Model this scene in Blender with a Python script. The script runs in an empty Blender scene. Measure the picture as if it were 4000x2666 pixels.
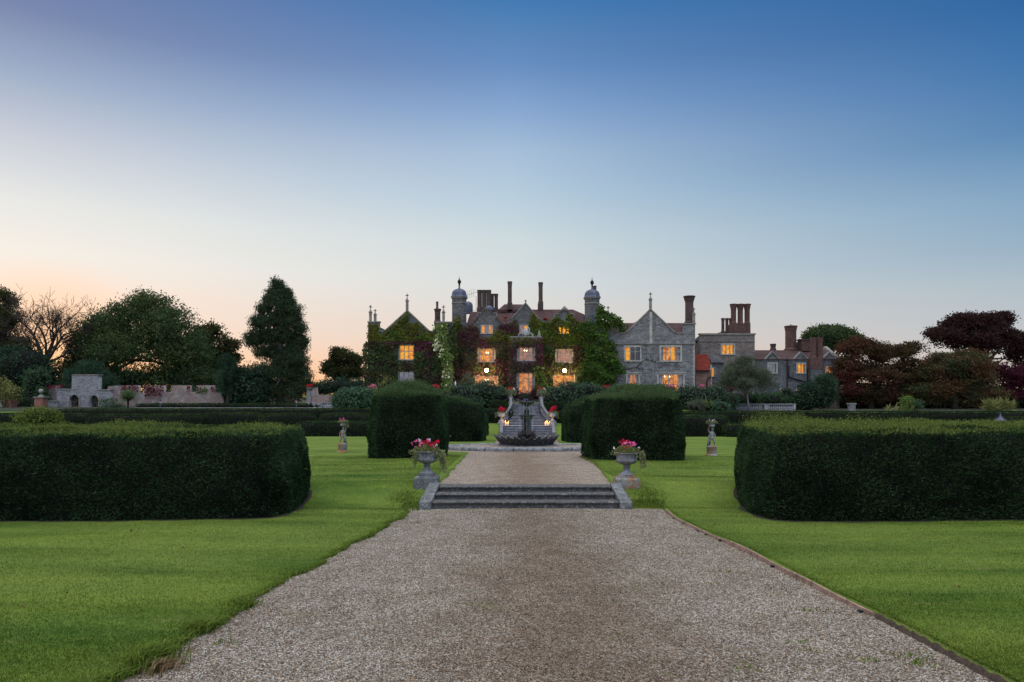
import bpy, bmesh, math, random
import numpy as np
from mathutils import Vector
R = math.radians
F = 2667.0                      # focal length in pixels of the 4000 px wide photograph
CZ = 3.0                        # eye height above the foot of the steps
def P(u, v, Y):
    """survey helper: the point at distance Y seen at pixel (u, v) of the photograph"""
    return ((u-2000.0)/F*Y, Y, CZ-(v-1540.0)/F*Y)
def PX(u, Y): return (u-2000.0)/F*Y
def PZ(v, Y): return CZ-(v-1540.0)/F*Y

sc = bpy.context.scene
COL = sc.collection
# ------------------------------------------------------------------ camera
cam = bpy.data.cameras.new('camera'); camo = bpy.data.objects.new('camera', cam); COL.objects.link(camo)
camo.location = (0, 0, CZ); camo.rotation_euler = (R(90), 0, 0)
cam.lens = 24.0; cam.sensor_width = 36.0; cam.shift_y = 207.0/4000.0
cam.clip_start = 0.1; cam.clip_end = 6000
sc.camera = camo
# ------------------------------------------------------------------ world
SUN_AZ = -34.0; SUN_EL = 3.0
w = bpy.data.worlds.new('World'); sc.world = w; w.use_nodes = True
nt = w.node_tree; nt.nodes.clear()
def N(t, **k):
    n = nt.nodes.new(t)
    for a, b in k.items(): setattr(n, a, b)
    return n
L = lambda a, b: nt.links.new(a, b)
def s2l(c): return tuple(((x/255.0)/12.92 if x/255.0 <= 0.04045 else ((x/255.0+0.055)/1.055)**2.4) for x in c)
tc = N('ShaderNodeTexCoord'); sep = N('ShaderNodeSeparateXYZ'); L(tc.outputs['Generated'], sep.inputs[0])
def wmath(op, a, b=None):
    n = N('ShaderNodeMath', operation=op)
    for i, q in enumerate((a, b)):
        if q is None: continue
        if isinstance(q, (int, float)): n.inputs[i].default_value = q
        else: L(q, n.inputs[i])
    return n.outputs[0]
hx = wmath('SQRT', wmath('ADD', wmath('MULTIPLY', sep.outputs[0], sep.outputs[0]), wmath('MULTIPLY', sep.outputs[1], sep.outputs[1])))
side = wmath('DIVIDE', sep.outputs[0], wmath('MAXIMUM', hx, 0.001))
elz = wmath('MAXIMUM', sep.outputs[2], 0.0)
def ramp(stops):
    r = N('ShaderNodeValToRGB'); cr = r.color_ramp; cr.interpolation = 'LINEAR'
    while len(cr.elements) < len(stops): cr.elements.new(0.5)
    for e, (p, c) in zip(cr.elements, stops): e.position = p; e.color = (*s2l(c), 1)
    L(elz, r.inputs[0]); return r.outputs[0]
rl = ramp([(0.0,(255,170,96)),(0.028,(255,200,150)),(0.072,(251,219,197)),(0.129,(249,230,216)),(0.169,(243,237,228)),(0.226,(230,231,229)),(0.295,(200,205,216)),(0.36,(156,172,198)),(0.419,(120,134,172)),(0.48,(100,120,168))])
rm = ramp([(0.0,(250,190,140)),(0.036,(242,204,178)),(0.09,(227,214,204)),(0.161,(216,221,221)),(0.221,(205,217,221)),(0.279,(183,205,221)),(0.334,(166,190,216)),(0.386,(134,166,208)),(0.434,(104,142,192)),(0.5,(66,122,178))])
rr = ramp([(0.0,(212,190,178)),(0.04,(200,194,190)),(0.072,(191,195,199)),(0.129,(174,189,199)),(0.169,(152,177,197)),(0.226,(130,165,195)),(0.295,(88,134,180)),(0.36,(62,116,172)),(0.419,(44,102,160)),(0.48,(38,96,156))])
def mrange(val, a, b, c=0.0, d=1.0, kind='SMOOTHSTEP'):
    n = N('ShaderNodeMapRange', interpolation_type=kind)
    L(val, n.inputs[0]); n.inputs[1].default_value = a; n.inputs[2].default_value = b
    n.inputs[3].default_value = c; n.inputs[4].default_value = d
    return n.outputs[0]
def wmix(f, a, b):
    n = N('ShaderNodeMix', data_type='RGBA'); L(f, n.inputs[0]); L(a, n.inputs[6]); L(b, n.inputs[7]); return n.outputs[2]
skyc = wmix(mrange(side, 0.0, 0.62, kind='LINEAR'), wmix(mrange(side, -0.62, 0.0, kind='LINEAR'), rl, rm), rr)
# the glow where the sun has just gone down
nrm = N('ShaderNodeVectorMath', operation='DOT_PRODUCT'); L(tc.outputs['Generated'], nrm.inputs[0])
nrm.inputs[1].default_value = (math.sin(R(SUN_AZ))*math.cos(R(1)), math.cos(R(SUN_AZ))*math.cos(R(1)), math.sin(R(1)))
gl = mrange(nrm.outputs['Value'], 0.988, 1.0)
gcol = N('ShaderNodeRGB'); gcol.outputs[0].default_value = (1.1, 0.58, 0.25, 1)
skyc = wmix(wmath('MULTIPLY', gl, 0.5), skyc, gcol.outputs[0])
# the high part of the dusk sky, above the picture, is brightened to light the garden
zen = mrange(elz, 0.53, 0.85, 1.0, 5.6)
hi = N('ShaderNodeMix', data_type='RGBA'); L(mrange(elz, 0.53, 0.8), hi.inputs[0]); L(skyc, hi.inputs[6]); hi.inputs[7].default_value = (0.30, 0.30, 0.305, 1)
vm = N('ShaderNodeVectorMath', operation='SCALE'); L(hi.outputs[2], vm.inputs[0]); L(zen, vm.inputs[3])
back = wmath('MULTIPLY', mrange(wmath('MULTIPLY', sep.outputs[1], -1.0), -0.1, 0.7), mrange(elz, 0.02, 0.25))  # unseen sky behind the camera, brightened to add frontal light
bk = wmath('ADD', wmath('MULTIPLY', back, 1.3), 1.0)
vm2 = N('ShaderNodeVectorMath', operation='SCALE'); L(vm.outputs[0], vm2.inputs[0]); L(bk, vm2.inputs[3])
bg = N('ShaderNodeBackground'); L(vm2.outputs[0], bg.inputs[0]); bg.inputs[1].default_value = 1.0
sky = N('ShaderNodeTexSky', sky_type='NISHITA'); sky.sun_disc = False
sky.sun_elevation = R(SUN_EL); sky.sun_rotation = R(SUN_AZ); sky.air_density = 1.0; sky.dust_density = 1.0
bg2 = N('ShaderNodeBackground'); L(sky.outputs[0], bg2.inputs[0]); bg2.inputs[1].default_value = 0.003
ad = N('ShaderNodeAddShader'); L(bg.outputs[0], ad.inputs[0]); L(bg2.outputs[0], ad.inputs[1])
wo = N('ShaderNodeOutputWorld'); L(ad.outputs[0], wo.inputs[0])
# ------------------------------------------------------------------ sun (its last warm light, from behind the left-hand trees)
sl = bpy.data.lights.new('sun', 'SUN'); sl.energy = 0.8; sl.angle = R(4); sl.color = (1.0, 0.62, 0.36)
so = bpy.data.objects.new('sun', sl); COL.objects.link(so)
d = Vector((math.sin(R(SUN_AZ))*math.cos(R(SUN_EL)), math.cos(R(SUN_AZ))*math.cos(R(SUN_EL)), math.sin(R(SUN_EL))))
so.rotation_euler = (-d).to_track_quat('-Z', 'Y').to_euler(); so.location = d*100
vs = sc.view_settings; vs.view_transform = 'Standard'; vs.look = 'None'; vs.exposure = 0.0; vs.gamma = 1.0; vs.use_curve_mapping = False
sc.render.engine = 'CYCLES'; cy = sc.cycles
cy.max_bounces = 5; cy.diffuse_bounces = 2; cy.glossy_bounces = 2; cy.transmission_bounces = 3; cy.transparent_max_bounces = 6
cy.use_denoising = True; cy.caustics_reflective = False; cy.caustics_refractive = False; cy.sample_clamp_indirect = 4.0

# ------------------------------------------------------------------ materials
MATS = {}
def mat(name, build=None):
    if name in MATS: return MATS[name]
    m = bpy.data.materials.new(name); m.use_nodes = True; t = m.node_tree; t.nodes.clear()
    o = t.nodes.new('ShaderNodeOutputMaterial'); build(t, o); MATS[name] = m
    return m
class T:
    """small node-tree helper"""
    def __init__(s, t): s.t = t
    def n(s, ty, **k):
        q = s.t.nodes.new(ty)
        for a, b in k.items(): setattr(q, a, b)
        return q
    def l(s, a, b): s.t.links.new(a, b)
    def set(s, sock, v):
        if isinstance(v, bpy.types.NodeSocket): s.l(v, sock)
        elif isinstance(v, tuple) and len(v) == 3 and sock.type == 'RGBA': sock.default_value = (*v, 1)
        else: sock.default_value = v
    def co(s): return s.n('ShaderNodeTexCoord').outputs['Object']
    def noise(s, vec, scale, detail=3.0, rough=0.55):
        q = s.n('ShaderNodeTexNoise'); s.l(vec, q.inputs['Vector']); q.inputs['Scale'].default_value = scale
        q.inputs['Detail'].default_value = detail; q.inputs['Roughness'].default_value = rough; return q.outputs[0]
    def map(s, v, a, b, c=0.0, d=1.0):
        q = s.n('ShaderNodeMapRange'); s.set(q.inputs[0], v)
        for i, x in enumerate((a, b, c, d)): q.inputs[i+1].default_value = x
        return q.outputs[0]
    def mix(s, f, a, b, bt='MIX'):
        q = s.n('ShaderNodeMix', data_type='RGBA', blend_type=bt); s.set(q.inputs[0], f); s.set(q.inputs[6], a); s.set(q.inputs[7], b); return q.outputs[2]
    def math(s, op, a, b=0.0):
        q = s.n('ShaderNodeMath', operation=op); s.set(q.inputs[0], a); s.set(q.inputs[1], b); return q.outputs[0]
    def bump(s, h, st=0.3, dist=0.02):
        q = s.n('ShaderNodeBump'); s.l(h, q.inputs['Height']); q.inputs['Strength'].default_value = st; q.inputs['Distance'].default_value = dist; return q.outputs[0]
    def attr(s, nm): return s.n('ShaderNodeAttribute', attribute_name=nm).outputs['Fac']
    def pbr(s, o, col, rough=0.9, normal=None, metal=0.0, spec=0.3):
        q = s.n('ShaderNodeBsdfPrincipled'); s.set(q.inputs['Base Color'], col); s.set(q.inputs['Roughness'], rough)
        q.inputs['Metallic'].default_value = metal; q.inputs['Specular IOR Level'].default_value = spec
        if normal is not None: s.l(normal, q.inputs['Normal'])
        s.l(q.outputs[0], o.inputs[0]); return q
def leaf_mat(name, dark, light, third=None, nscale=0.8, trans=0.25, gloss=0.0):
    """foliage: every leaf has its own tone (attribute rnd), clumps differ by noise"""
    def b(t, o):
        s = T(t); c = s.mix(s.attr('rnd'), dark, light)
        nz = s.map(s.noise(s.co(), nscale, 2.0), 0.38, 0.62)
        if third: c = s.mix(nz, c, s.mix(s.attr('rnd'), tuple(x*0.6 for x in third), third))
        else: c = s.mix(s.math('MULTIPLY', nz, 0.35), c, tuple(x*1.3 for x in light))
        d = s.n('ShaderNodeBsdfDiffuse'); s.l(c, d.inputs[0])
        tr = s.n('ShaderNodeBsdfTranslucent'); s.l(c, tr.inputs[0])
        m = s.n('ShaderNodeMixShader'); m.inputs[0].default_value = trans; s.l(d.outputs[0], m.inputs[1]); s.l(tr.outputs[0], m.inputs[2])
        out = m.outputs[0]
        if gloss:
            g = s.n('ShaderNodeBsdfGlossy'); g.inputs['Roughness'].default_value = 0.45; g.inputs[0].default_value = (1,1,1,1)
            m2 = s.n('ShaderNodeMixShader'); m2.inputs[0].default_value = gloss; s.l(out, m2.inputs[1]); s.l(g.outputs[0], m2.inputs[2]); out = m2.outputs[0]
        s.l(out, o.inputs[0])
    return mat(name, b)
def plain(name, c, rough=0.8, metal=0.0, var=0.25, sc_=6.0):
    def b(t, o):
        s = T(t); nz = s.noise(s.co(), sc_, 4.0)
        s.pbr(o, s.mix(s.map(nz, 0.3, 0.7), tuple(x*(1-var) for x in c), tuple(min(1, x*(1+var)) for x in c)), rough, s.bump(nz, 0.25, 0.02), metal)
    return mat(name, b)
def stone_wall(name, c1, c2, mortar, bw=0.42, bh=0.2, patch=None, patchc=None, lichen=0.0):
    """coursed rubble or brick, laid in the wall's own plane"""
    def b(t, o):
        s = T(t); co = s.co(); sp = s.n('ShaderNodeSeparateXYZ'); s.l(co, sp.inputs[0])
        cb = s.n('ShaderNodeCombineXYZ'); s.l(s.math('ADD', sp.outputs[0], sp.outputs[1]), cb.inputs[0]); s.l(sp.outputs[2], cb.inputs[1])
        wob = s.n('ShaderNodeVectorMath', operation='SCALE'); nn = s.n('ShaderNodeTexNoise'); s.l(co, nn.inputs['Vector']); nn.inputs['Scale'].default_value = 1.7
        s.l(nn.outputs['Color'], wob.inputs[0]); wob.inputs[3].default_value = bh*0.5
        av = s.n('ShaderNodeVectorMath', operation='ADD'); s.l(cb.outputs[0], av.inputs[0]); s.l(wob.outputs[0], av.inputs[1])
        br = s.n('ShaderNodeTexBrick'); s.l(av.outputs[0], br.inputs['Vector']); br.inputs['Scale'].default_value = 1.0
        br.inputs['Brick Width'].default_value = bw; br.inputs['Row Height'].default_value = bh; br.inputs['Mortar Size'].default_value = bh*0.07
        br.inputs['Color1'].default_value = (*c1, 1); br.inputs['Color2'].default_value = (*c2, 1); br.inputs['Mortar'].default_value = (*mortar, 1); br.inputs['Bias'].default_value = -0.1
        big = s.noise(co, 0.45, 4.0, 0.6); sm = s.noise(co, 4.0, 4.0, 0.7)
        c = s.mix(s.map(sm, 0.25, 0.75), s.mix(1.0, br.outputs[0], (0.55, 0.55, 0.55), 'MULTIPLY'), s.mix(1.0, br.outputs[0], (1.35, 1.35, 1.35), 'MULTIPLY'))
        c = s.mix(s.map(big, 0.35, 0.65, 0.0, 0.55), c, s.mix(1.0, c, (0.5, 0.5, 0.52), 'MULTIPLY'))
        if patchc: c = s.mix(s.map(s.noise(co, 1.1, 3.0), 0.5, 0.58), c, s.mix(s.math('MULTIPLY', sm, 0.8), patchc, br.outputs[0]))
        if lichen: c = s.mix(s.math('MULTIPLY', s.map(s.noise(co, 7.0, 5.0, 0.7), 0.56, 0.64), lichen), c, (0.5, 0.5, 0.47))
        h = s.math('ADD', s.math('MULTIPLY', br.outputs['Fac'], -1.0), sm)
        s.pbr(o, c, 0.92, s.bump(h, 0.5, 0.04))
    return mat(name, b)
M_STONE = stone_wall('grey_rubble_stone', (0.25,0.25,0.25), (0.09,0.095,0.10), (0.24,0.235,0.225), 0.5, 0.24, lichen=0.45, patchc=(0.12,0.12,0.125))
M_STONED = stone_wall('dark_rubble_stone', (0.15,0.155,0.16), (0.075,0.075,0.08), (0.13,0.13,0.13), 0.4, 0.18, lichen=0.2)
M_RAG = stone_wall('brown_ragstone', (0.26,0.20,0.165), (0.12,0.105,0.10), (0.2,0.18,0.16), 0.42, 0.2, lichen=0.35, patchc=(0.15,0.15,0.155))
M_PINK = stone_wall('pinkish_ragstone', (0.34,0.19,0.14), (0.21,0.12,0.09), (0.25,0.17,0.13), 0.4, 0.19)
M_BRICK = stone_wall('old_red_brick', (0.145,0.068,0.056), (0.075,0.042,0.037), (0.13,0.105,0.095), 0.23, 0.08, lichen=0.12)
M_BRICKD = stone_wall('sooty_brick', (0.115,0.075,0.065), (0.055,0.043,0.042), (0.085,0.078,0.072), 0.23, 0.08, lichen=0.1)
M_GWALL = stone_wall('weathered_brick_and_rubble', (0.33,0.21,0.17), (0.2,0.16,0.15), (0.33,0.3,0.27), 0.3, 0.1, lichen=0.6, patchc=(0.3,0.29,0.28))
M_FOLLY = stone_wall('knapped_flint', (0.34,0.34,0.36), (0.17,0.165,0.175), (0.3,0.29,0.29), 0.34, 0.13, lichen=0.5)
M_TILE = stone_wall('red_clay_tile', (0.105,0.045,0.038), (0.06,0.032,0.03), (0.03,0.02,0.02), 0.3, 0.14, patchc=(0.065,0.05,0.048))
M_TILEB = stone_wall('bright_red_clay_tile', (0.27,0.035,0.016), (0.17,0.025,0.014), (0.12,0.03,0.02), 0.2, 0.12)
M_DRESS = plain('dressed_limestone', (0.36,0.345,0.31), 0.85, var=0.3, sc_=2.0)
M_COPE = plain('weathered_coping', (0.21,0.20,0.185), 0.9, var=0.35, sc_=1.5)
M_LEAD = plain('lead_sheet', (0.085,0.10,0.145), 0.55, 0.0, 0.25, 1.2)
M_IRON = plain('black_ironwork', (0.02,0.02,0.022), 0.5, 0.5)
M_PIPE = plain('black_downpipe', (0.022,0.018,0.022), 0.5)
M_PARTN = plain('patinated_metal_canopy', (0.085,0.08,0.13), 0.5, 0.5, 0.2, 3)
def lichen_stone(name, base, orange=0.0, dark=0.4, white=0.4, sc_=5.0):
    def b(t, o):
        s = T(t); co = s.co(); n1 = s.noise(co, sc_, 5.0, 0.65); n2 = s.noise(co, sc_*0.5, 5.0, 0.6); n3 = s.noise(co, sc_*2.6, 4.0, 0.7)
        c = s.mix(s.map(n1, 0.35, 0.65), tuple(x*0.55 for x in base), tuple(x*1.2 for x in base))
        c = s.mix(s.math('MULTIPLY', s.map(n3, 0.58, 0.63), white), c, (0.55,0.56,0.55))
        c = s.mix(s.math('MULTIPLY', s.map(n3, 0.36, 0.44, 1.0, 0.0), dark), c, (0.05,0.05,0.048))
        if orange: c = s.mix(s.math('MULTIPLY', s.map(n2, 0.58-0.10*orange, 0.62-0.10*orange), 0.85), c, s.mix(n1, (0.33,0.11,0.02), (0.22,0.13,0.06)))
        s.pbr(o, c, 0.92, s.bump(s.math('ADD', n1, n3), 0.5, 0.012))
    return mat(name, b)
M_URN = lichen_stone('weathered_urn_stone', (0.22,0.22,0.225), 0.0)
M_URNO = lichen_stone('lichened_plinth_stone', (0.27,0.26,0.24), 1.15)
M_PEDG = lichen_stone('grey_plinth_stone', (0.145,0.15,0.15), 0.0)
M_STEP = lichen_stone('worn_step_stone', (0.092,0.088,0.084), 0.0, 0.6, 0.35, 6.0)
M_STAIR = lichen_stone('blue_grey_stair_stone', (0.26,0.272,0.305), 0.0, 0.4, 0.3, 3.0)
M_RISER = lichen_stone('shaded_riser_stone', (0.07,0.074,0.085), 0.0, 0.4, 0.2, 3.0)  # stair stone darkened: the risers' shade is put into the colour
M_KERB = lichen_stone('pale_kerb_stone', (0.215,0.218,0.225), 0.0, 0.5, 0.5, 3.0)
M_RAIL = lichen_stone('grey_balustrade_stone', (0.165,0.17,0.18), 0.0, 0.5, 0.35, 3.0)
M_BASIN = lichen_stone('dark_carved_stone', (0.065,0.066,0.072), 0.0, 0.5, 0.3, 4.0)
M_FIG = lichen_stone('wet_brown_stone', (0.028,0.022,0.02), 0.0, 0.5, 0.03, 4.0)
M_MOSS = lichen_stone('mossy_wet_stone', (0.045,0.05,0.035), 0.0, 0.5, 0.05, 6.0)
M_BALU = lichen_stone('pale_baluster_stone', (0.42,0.42,0.43), 0.0, 0.5, 0.3, 2.0)
M_WOOD = plain('weathered_board', (0.30,0.20,0.15), 0.85, var=0.5, sc_=9)
M_CLOTH = plain('white_canvas', (0.75,0.76,0.8), 0.9, var=0.05)
M_WAX = plain('white_wax', (0.85,0.7,0.55), 0.6, var=0.03)
M_BARK = plain('dark_bark', (0.055,0.042,0.035), 0.95, var=0.4, sc_=3)
M_BARKG = plain('grey_bark', (0.16,0.14,0.14), 0.95, var=0.3, sc_=3)
M_SOIL = plain('dark_soil', (0.035,0.025,0.02), 0.95)
def emis(name, c, st):
    def b(t, o):
        s = T(t); e = s.n('ShaderNodeEmission'); e.inputs[0].default_value = (*c, 1); e.inputs[1].default_value = st; s.l(e.outputs[0], o.inputs[0])
    return mat(name, b)
def room(name, c_hi, c_lo, st, sc_=1.2):
    """emissive interior: brighter patches of wall and darker furniture"""
    def b(t, o):
        s = T(t); n = s.map(s.noise(s.co(), sc_, 1.0), 0.35, 0.62); c = s.mix(n, c_lo, c_hi)
        e = s.n('ShaderNodeEmission'); s.l(c, e.inputs[0]); e.inputs[1].default_value = st; s.l(e.outputs[0], o.inputs[0])
    return mat(name, b)
ROOMS = {
 'yellow': room('yellow_lit_room', (1.0,0.50,0.04), (0.8,0.22,0.015), 1.2, 2.0),
 'orange': room('orange_lit_room', (1.0,0.40,0.08), (0.42,0.09,0.025), 1.1, 2.0),
 'peach': room('peach_lit_room', (1.0,0.40,0.14), (0.36,0.14,0.10), 0.95, 2.0),
 'dim': room('dim_room', (0.42,0.25,0.22), (0.17,0.14,0.17), 0.7),
 'mauve': room('mauve_room', (0.62,0.30,0.20), (0.30,0.17,0.17), 0.85, 2.0),
 'pale': room('glowing_pale_blind', (0.30,0.34,0.45), (0.19,0.22,0.31), 0.6),  # unlit blind: the light on it is put in as its own glow
 'blue': room('glowing_blue_room', (0.05,0.065,0.11), (0.03,0.04,0.07), 0.8),  # unlit room given a faint glow of its own
}
def glass_b(t, o):
    s = T(t); co = s.co(); sp = s.n('ShaderNodeSeparateXYZ'); s.l(co, sp.inputs[0])
    a = s.math('PINGPONG', s.math('ADD', s.math('MULTIPLY', sp.outputs[0], 1.4), sp.outputs[2]), 0.085)
    c = s.math('PINGPONG', s.math('SUBTRACT', s.math('MULTIPLY', sp.outputs[0], 1.4), sp.outputs[2]), 0.085)
    lead = s.map(s.math('MINIMUM', a, c), 0.008, 0.012, 1.0, 0.0)
    tr = s.n('ShaderNodeBsdfTransparent'); gl_ = s.n('ShaderNodeBsdfGlossy'); gl_.inputs['Roughness'].default_value = 0.05
    m = s.n('ShaderNodeMixShader'); m.inputs[0].default_value = 0.07; s.l(tr.outputs[0], m.inputs[1]); s.l(gl_.outputs[0], m.inputs[2])
    d = s.n('ShaderNodeBsdfDiffuse'); d.inputs[0].default_value = (0.02,0.02,0.02,1)
    m2 = s.n('ShaderNodeMixShader'); s.l(lead, m2.inputs[0]); s.l(m.outputs[0], m2.inputs[1]); s.l(d.outputs[0], m2.inputs[2])
    s.l(m2.outputs[0], o.inputs[0])
M_GLASS = mat('leaded_glass', glass_b)
M_CURT = plain('pale_curtain', (0.55,0.56,0.62), 0.9, var=0.1)

# foliage materials
LM = {
 'yew': leaf_mat('yew_foliage', (0.006,0.014,0.007), (0.056,0.103,0.045), nscale=1.2),
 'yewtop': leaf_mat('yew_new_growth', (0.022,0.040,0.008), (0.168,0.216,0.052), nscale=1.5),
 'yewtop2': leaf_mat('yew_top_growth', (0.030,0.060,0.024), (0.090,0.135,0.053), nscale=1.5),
 'hedgetop': leaf_mat('clipped_hedge_lit_top', (0.04,0.065,0.022), (0.10,0.13,0.045), nscale=0.6),  # brighter than the hedge faces: light from above put into the colour
 'box': leaf_mat('clipped_hedge_foliage', (0.014,0.03,0.013), (0.05,0.08,0.03), nscale=0.6),
 'beech': leaf_mat('beech_foliage', (0.031,0.053,0.022), (0.118,0.156,0.056), (0.078,0.125,0.055), 0.3),
 'beech2': leaf_mat('green_tree_foliage', (0.021,0.040,0.018), (0.069,0.103,0.041), (0.034,0.069,0.034), 0.3),
 'dark': leaf_mat('dark_evergreen_foliage', (0.017,0.036,0.023), (0.052,0.094,0.055), nscale=0.4),
 'ever': leaf_mat('mid_evergreen_foliage', (0.023,0.052,0.026), (0.072,0.124,0.058), nscale=0.5),
 'conifer': leaf_mat('conifer_foliage', (0.018,0.034,0.018), (0.060,0.090,0.044), nscale=0.4),
 'dead': leaf_mat('dead_brown_foliage', (0.07,0.03,0.02), (0.15,0.065,0.045)),
 'backlit': leaf_mat('thin_autumn_foliage', (0.026,0.033,0.015), (0.075,0.08,0.03), trans=0.4),
 'maple': leaf_mat('maple_foliage', (0.026,0.026,0.014), (0.10,0.072,0.036), (0.135,0.052,0.038), 0.25),
 'mapleg': leaf_mat('green_maple_foliage', (0.025,0.043,0.023), (0.086,0.108,0.043), (0.143,0.079,0.043), 0.35),
 'purple': leaf_mat('purple_foliage', (0.022,0.014,0.014), (0.068,0.034,0.032)),
 'maroon': leaf_mat('maroon_foliage', (0.025,0.010,0.014), (0.09,0.022,0.036)),
 'olive': leaf_mat('grey_olive_foliage', (0.05,0.075,0.05), (0.14,0.16,0.10)),
 'laurel': leaf_mat('glossy_laurel_foliage', (0.026,0.065,0.036), (0.078,0.156,0.072), gloss=0.02),
 'rhodo': leaf_mat('rhododendron_foliage', (0.014,0.036,0.021), (0.071,0.119,0.065), gloss=0.02),
 'bright': leaf_mat('bright_shrub_foliage', (0.05,0.10,0.02), (0.17,0.22,0.05)),
 'creepg': leaf_mat('green_creeper', (0.034,0.061,0.009), (0.136,0.199,0.032), (0.159,0.151,0.034), 0.5),
 'creepp': leaf_mat('purple_creeper', (0.029,0.014,0.023), (0.203,0.043,0.096), (0.108,0.083,0.048), 0.6),
 'creepd': leaf_mat('dark_green_creeper', (0.014,0.031,0.014), (0.073,0.125,0.046), (0.073,0.052,0.038), 0.7),
 'clem': leaf_mat('light_climber', (0.051,0.093,0.017), (0.170,0.238,0.068)),
 'wist': leaf_mat('wisteria_foliage', (0.015,0.039,0.008), (0.067,0.124,0.023)),
 'cordy': leaf_mat('strap_leaves', (0.05,0.10,0.04), (0.20,0.28,0.12)),
 'pale': leaf_mat('pale_yellowing_foliage', (0.08,0.10,0.03), (0.24,0.24,0.09)),
 'trail': leaf_mat('variegated_trailing_foliage', (0.09,0.11,0.03), (0.32,0.33,0.16)),
 'red': leaf_mat('red_petals', (0.35,0.01,0.02), (0.75,0.03,0.08)),
 'pink': leaf_mat('pink_petals', (0.70,0.03,0.16), (0.9,0.22,0.50)),
 'white': leaf_mat('white_petals', (0.7,0.62,0.7), (0.9,0.88,0.9)),
 'cream': leaf_mat('cream_blossom', (0.4,0.42,0.22), (0.75,0.75,0.5)),
 'crimson': leaf_mat('crimson_creeper', (0.045,0.008,0.016), (0.14,0.018,0.034)),
 'tuft': leaf_mat('long_grass_blades', (0.035,0.075,0.012), (0.17,0.22,0.04), trans=0.3),
 'straw': leaf_mat('dry_grass_blades', (0.16,0.10,0.05), (0.35,0.25,0.14)),
 'blade': leaf_mat('lawn_blades', (0.040,0.092,0.008), (0.125,0.205,0.024), nscale=0.5, trans=0.3),
}
# ------------------------------------------------------------------ mesh helpers
rng = np.random.default_rng(7)
def off(o, parent):
    if parent is not None:
        o.parent = parent
        if parent.type == 'EMPTY': o.location = -parent.location
def npmesh(name, V, Fq, m, parent=None, attr=None, smooth=False, offset=True):
    """V (n,3), Fq (k,3|4) -> one mesh object, quickly"""
    V = np.asarray(V, dtype=np.float32); Fq = np.asarray(Fq, dtype=np.int32); k, s = Fq.shape
    me = bpy.data.meshes.new(name); me.vertices.add(len(V)); me.vertices.foreach_set('co', V.ravel())
    me.loops.add(k*s); me.loops.foreach_set('vertex_index', Fq.ravel())
    me.polygons.add(k); me.polygons.foreach_set('loop_start', np.arange(0, k*s, s, dtype=np.int32)); me.polygons.foreach_set('loop_total', np.full(k, s, dtype=np.int32))
    if smooth: me.polygons.foreach_set('use_smooth', np.ones(k, dtype=bool))
    me.update(calc_edges=True)
    if attr is not None:
        a = me.attributes.new('rnd', 'FLOAT', 'POINT'); a.data.foreach_set('value', np.asarray(attr, dtype=np.float32))
    me.materials.append(m)
    o = bpy.data.objects.new(name, me); COL.objects.link(o)
    if offset: off(o, parent)
    elif parent is not None: o.parent = parent
    return o
def tag(o, label=None, cat=None, group=None, kind=None):
    if label: o['label'] = label
    if cat: o['category'] = cat
    if group: o['group'] = group
    if kind: o['kind'] = kind
    return o
def thing(name, label, cat, loc=(0,0,0), group=None):
    o = bpy.data.objects.new(name, None); COL.objects.link(o); o.location = loc; o.empty_display_size = 0.2
    return tag(o, label, cat, group, 'thing')
def copy_thing(root, delta, label=None, group=None):
    r = root.copy(); COL.objects.link(r); r.location = root.location + Vector(delta)
    if label: r['label'] = label
    if group: r['group'] = group
    for ch in list(root.children):
        c = ch.copy(); COL.objects.link(c); c.parent = r
        for g in list(ch.children):
            e = g.copy(); COL.objects.link(e); e.parent = c
    return r
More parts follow.
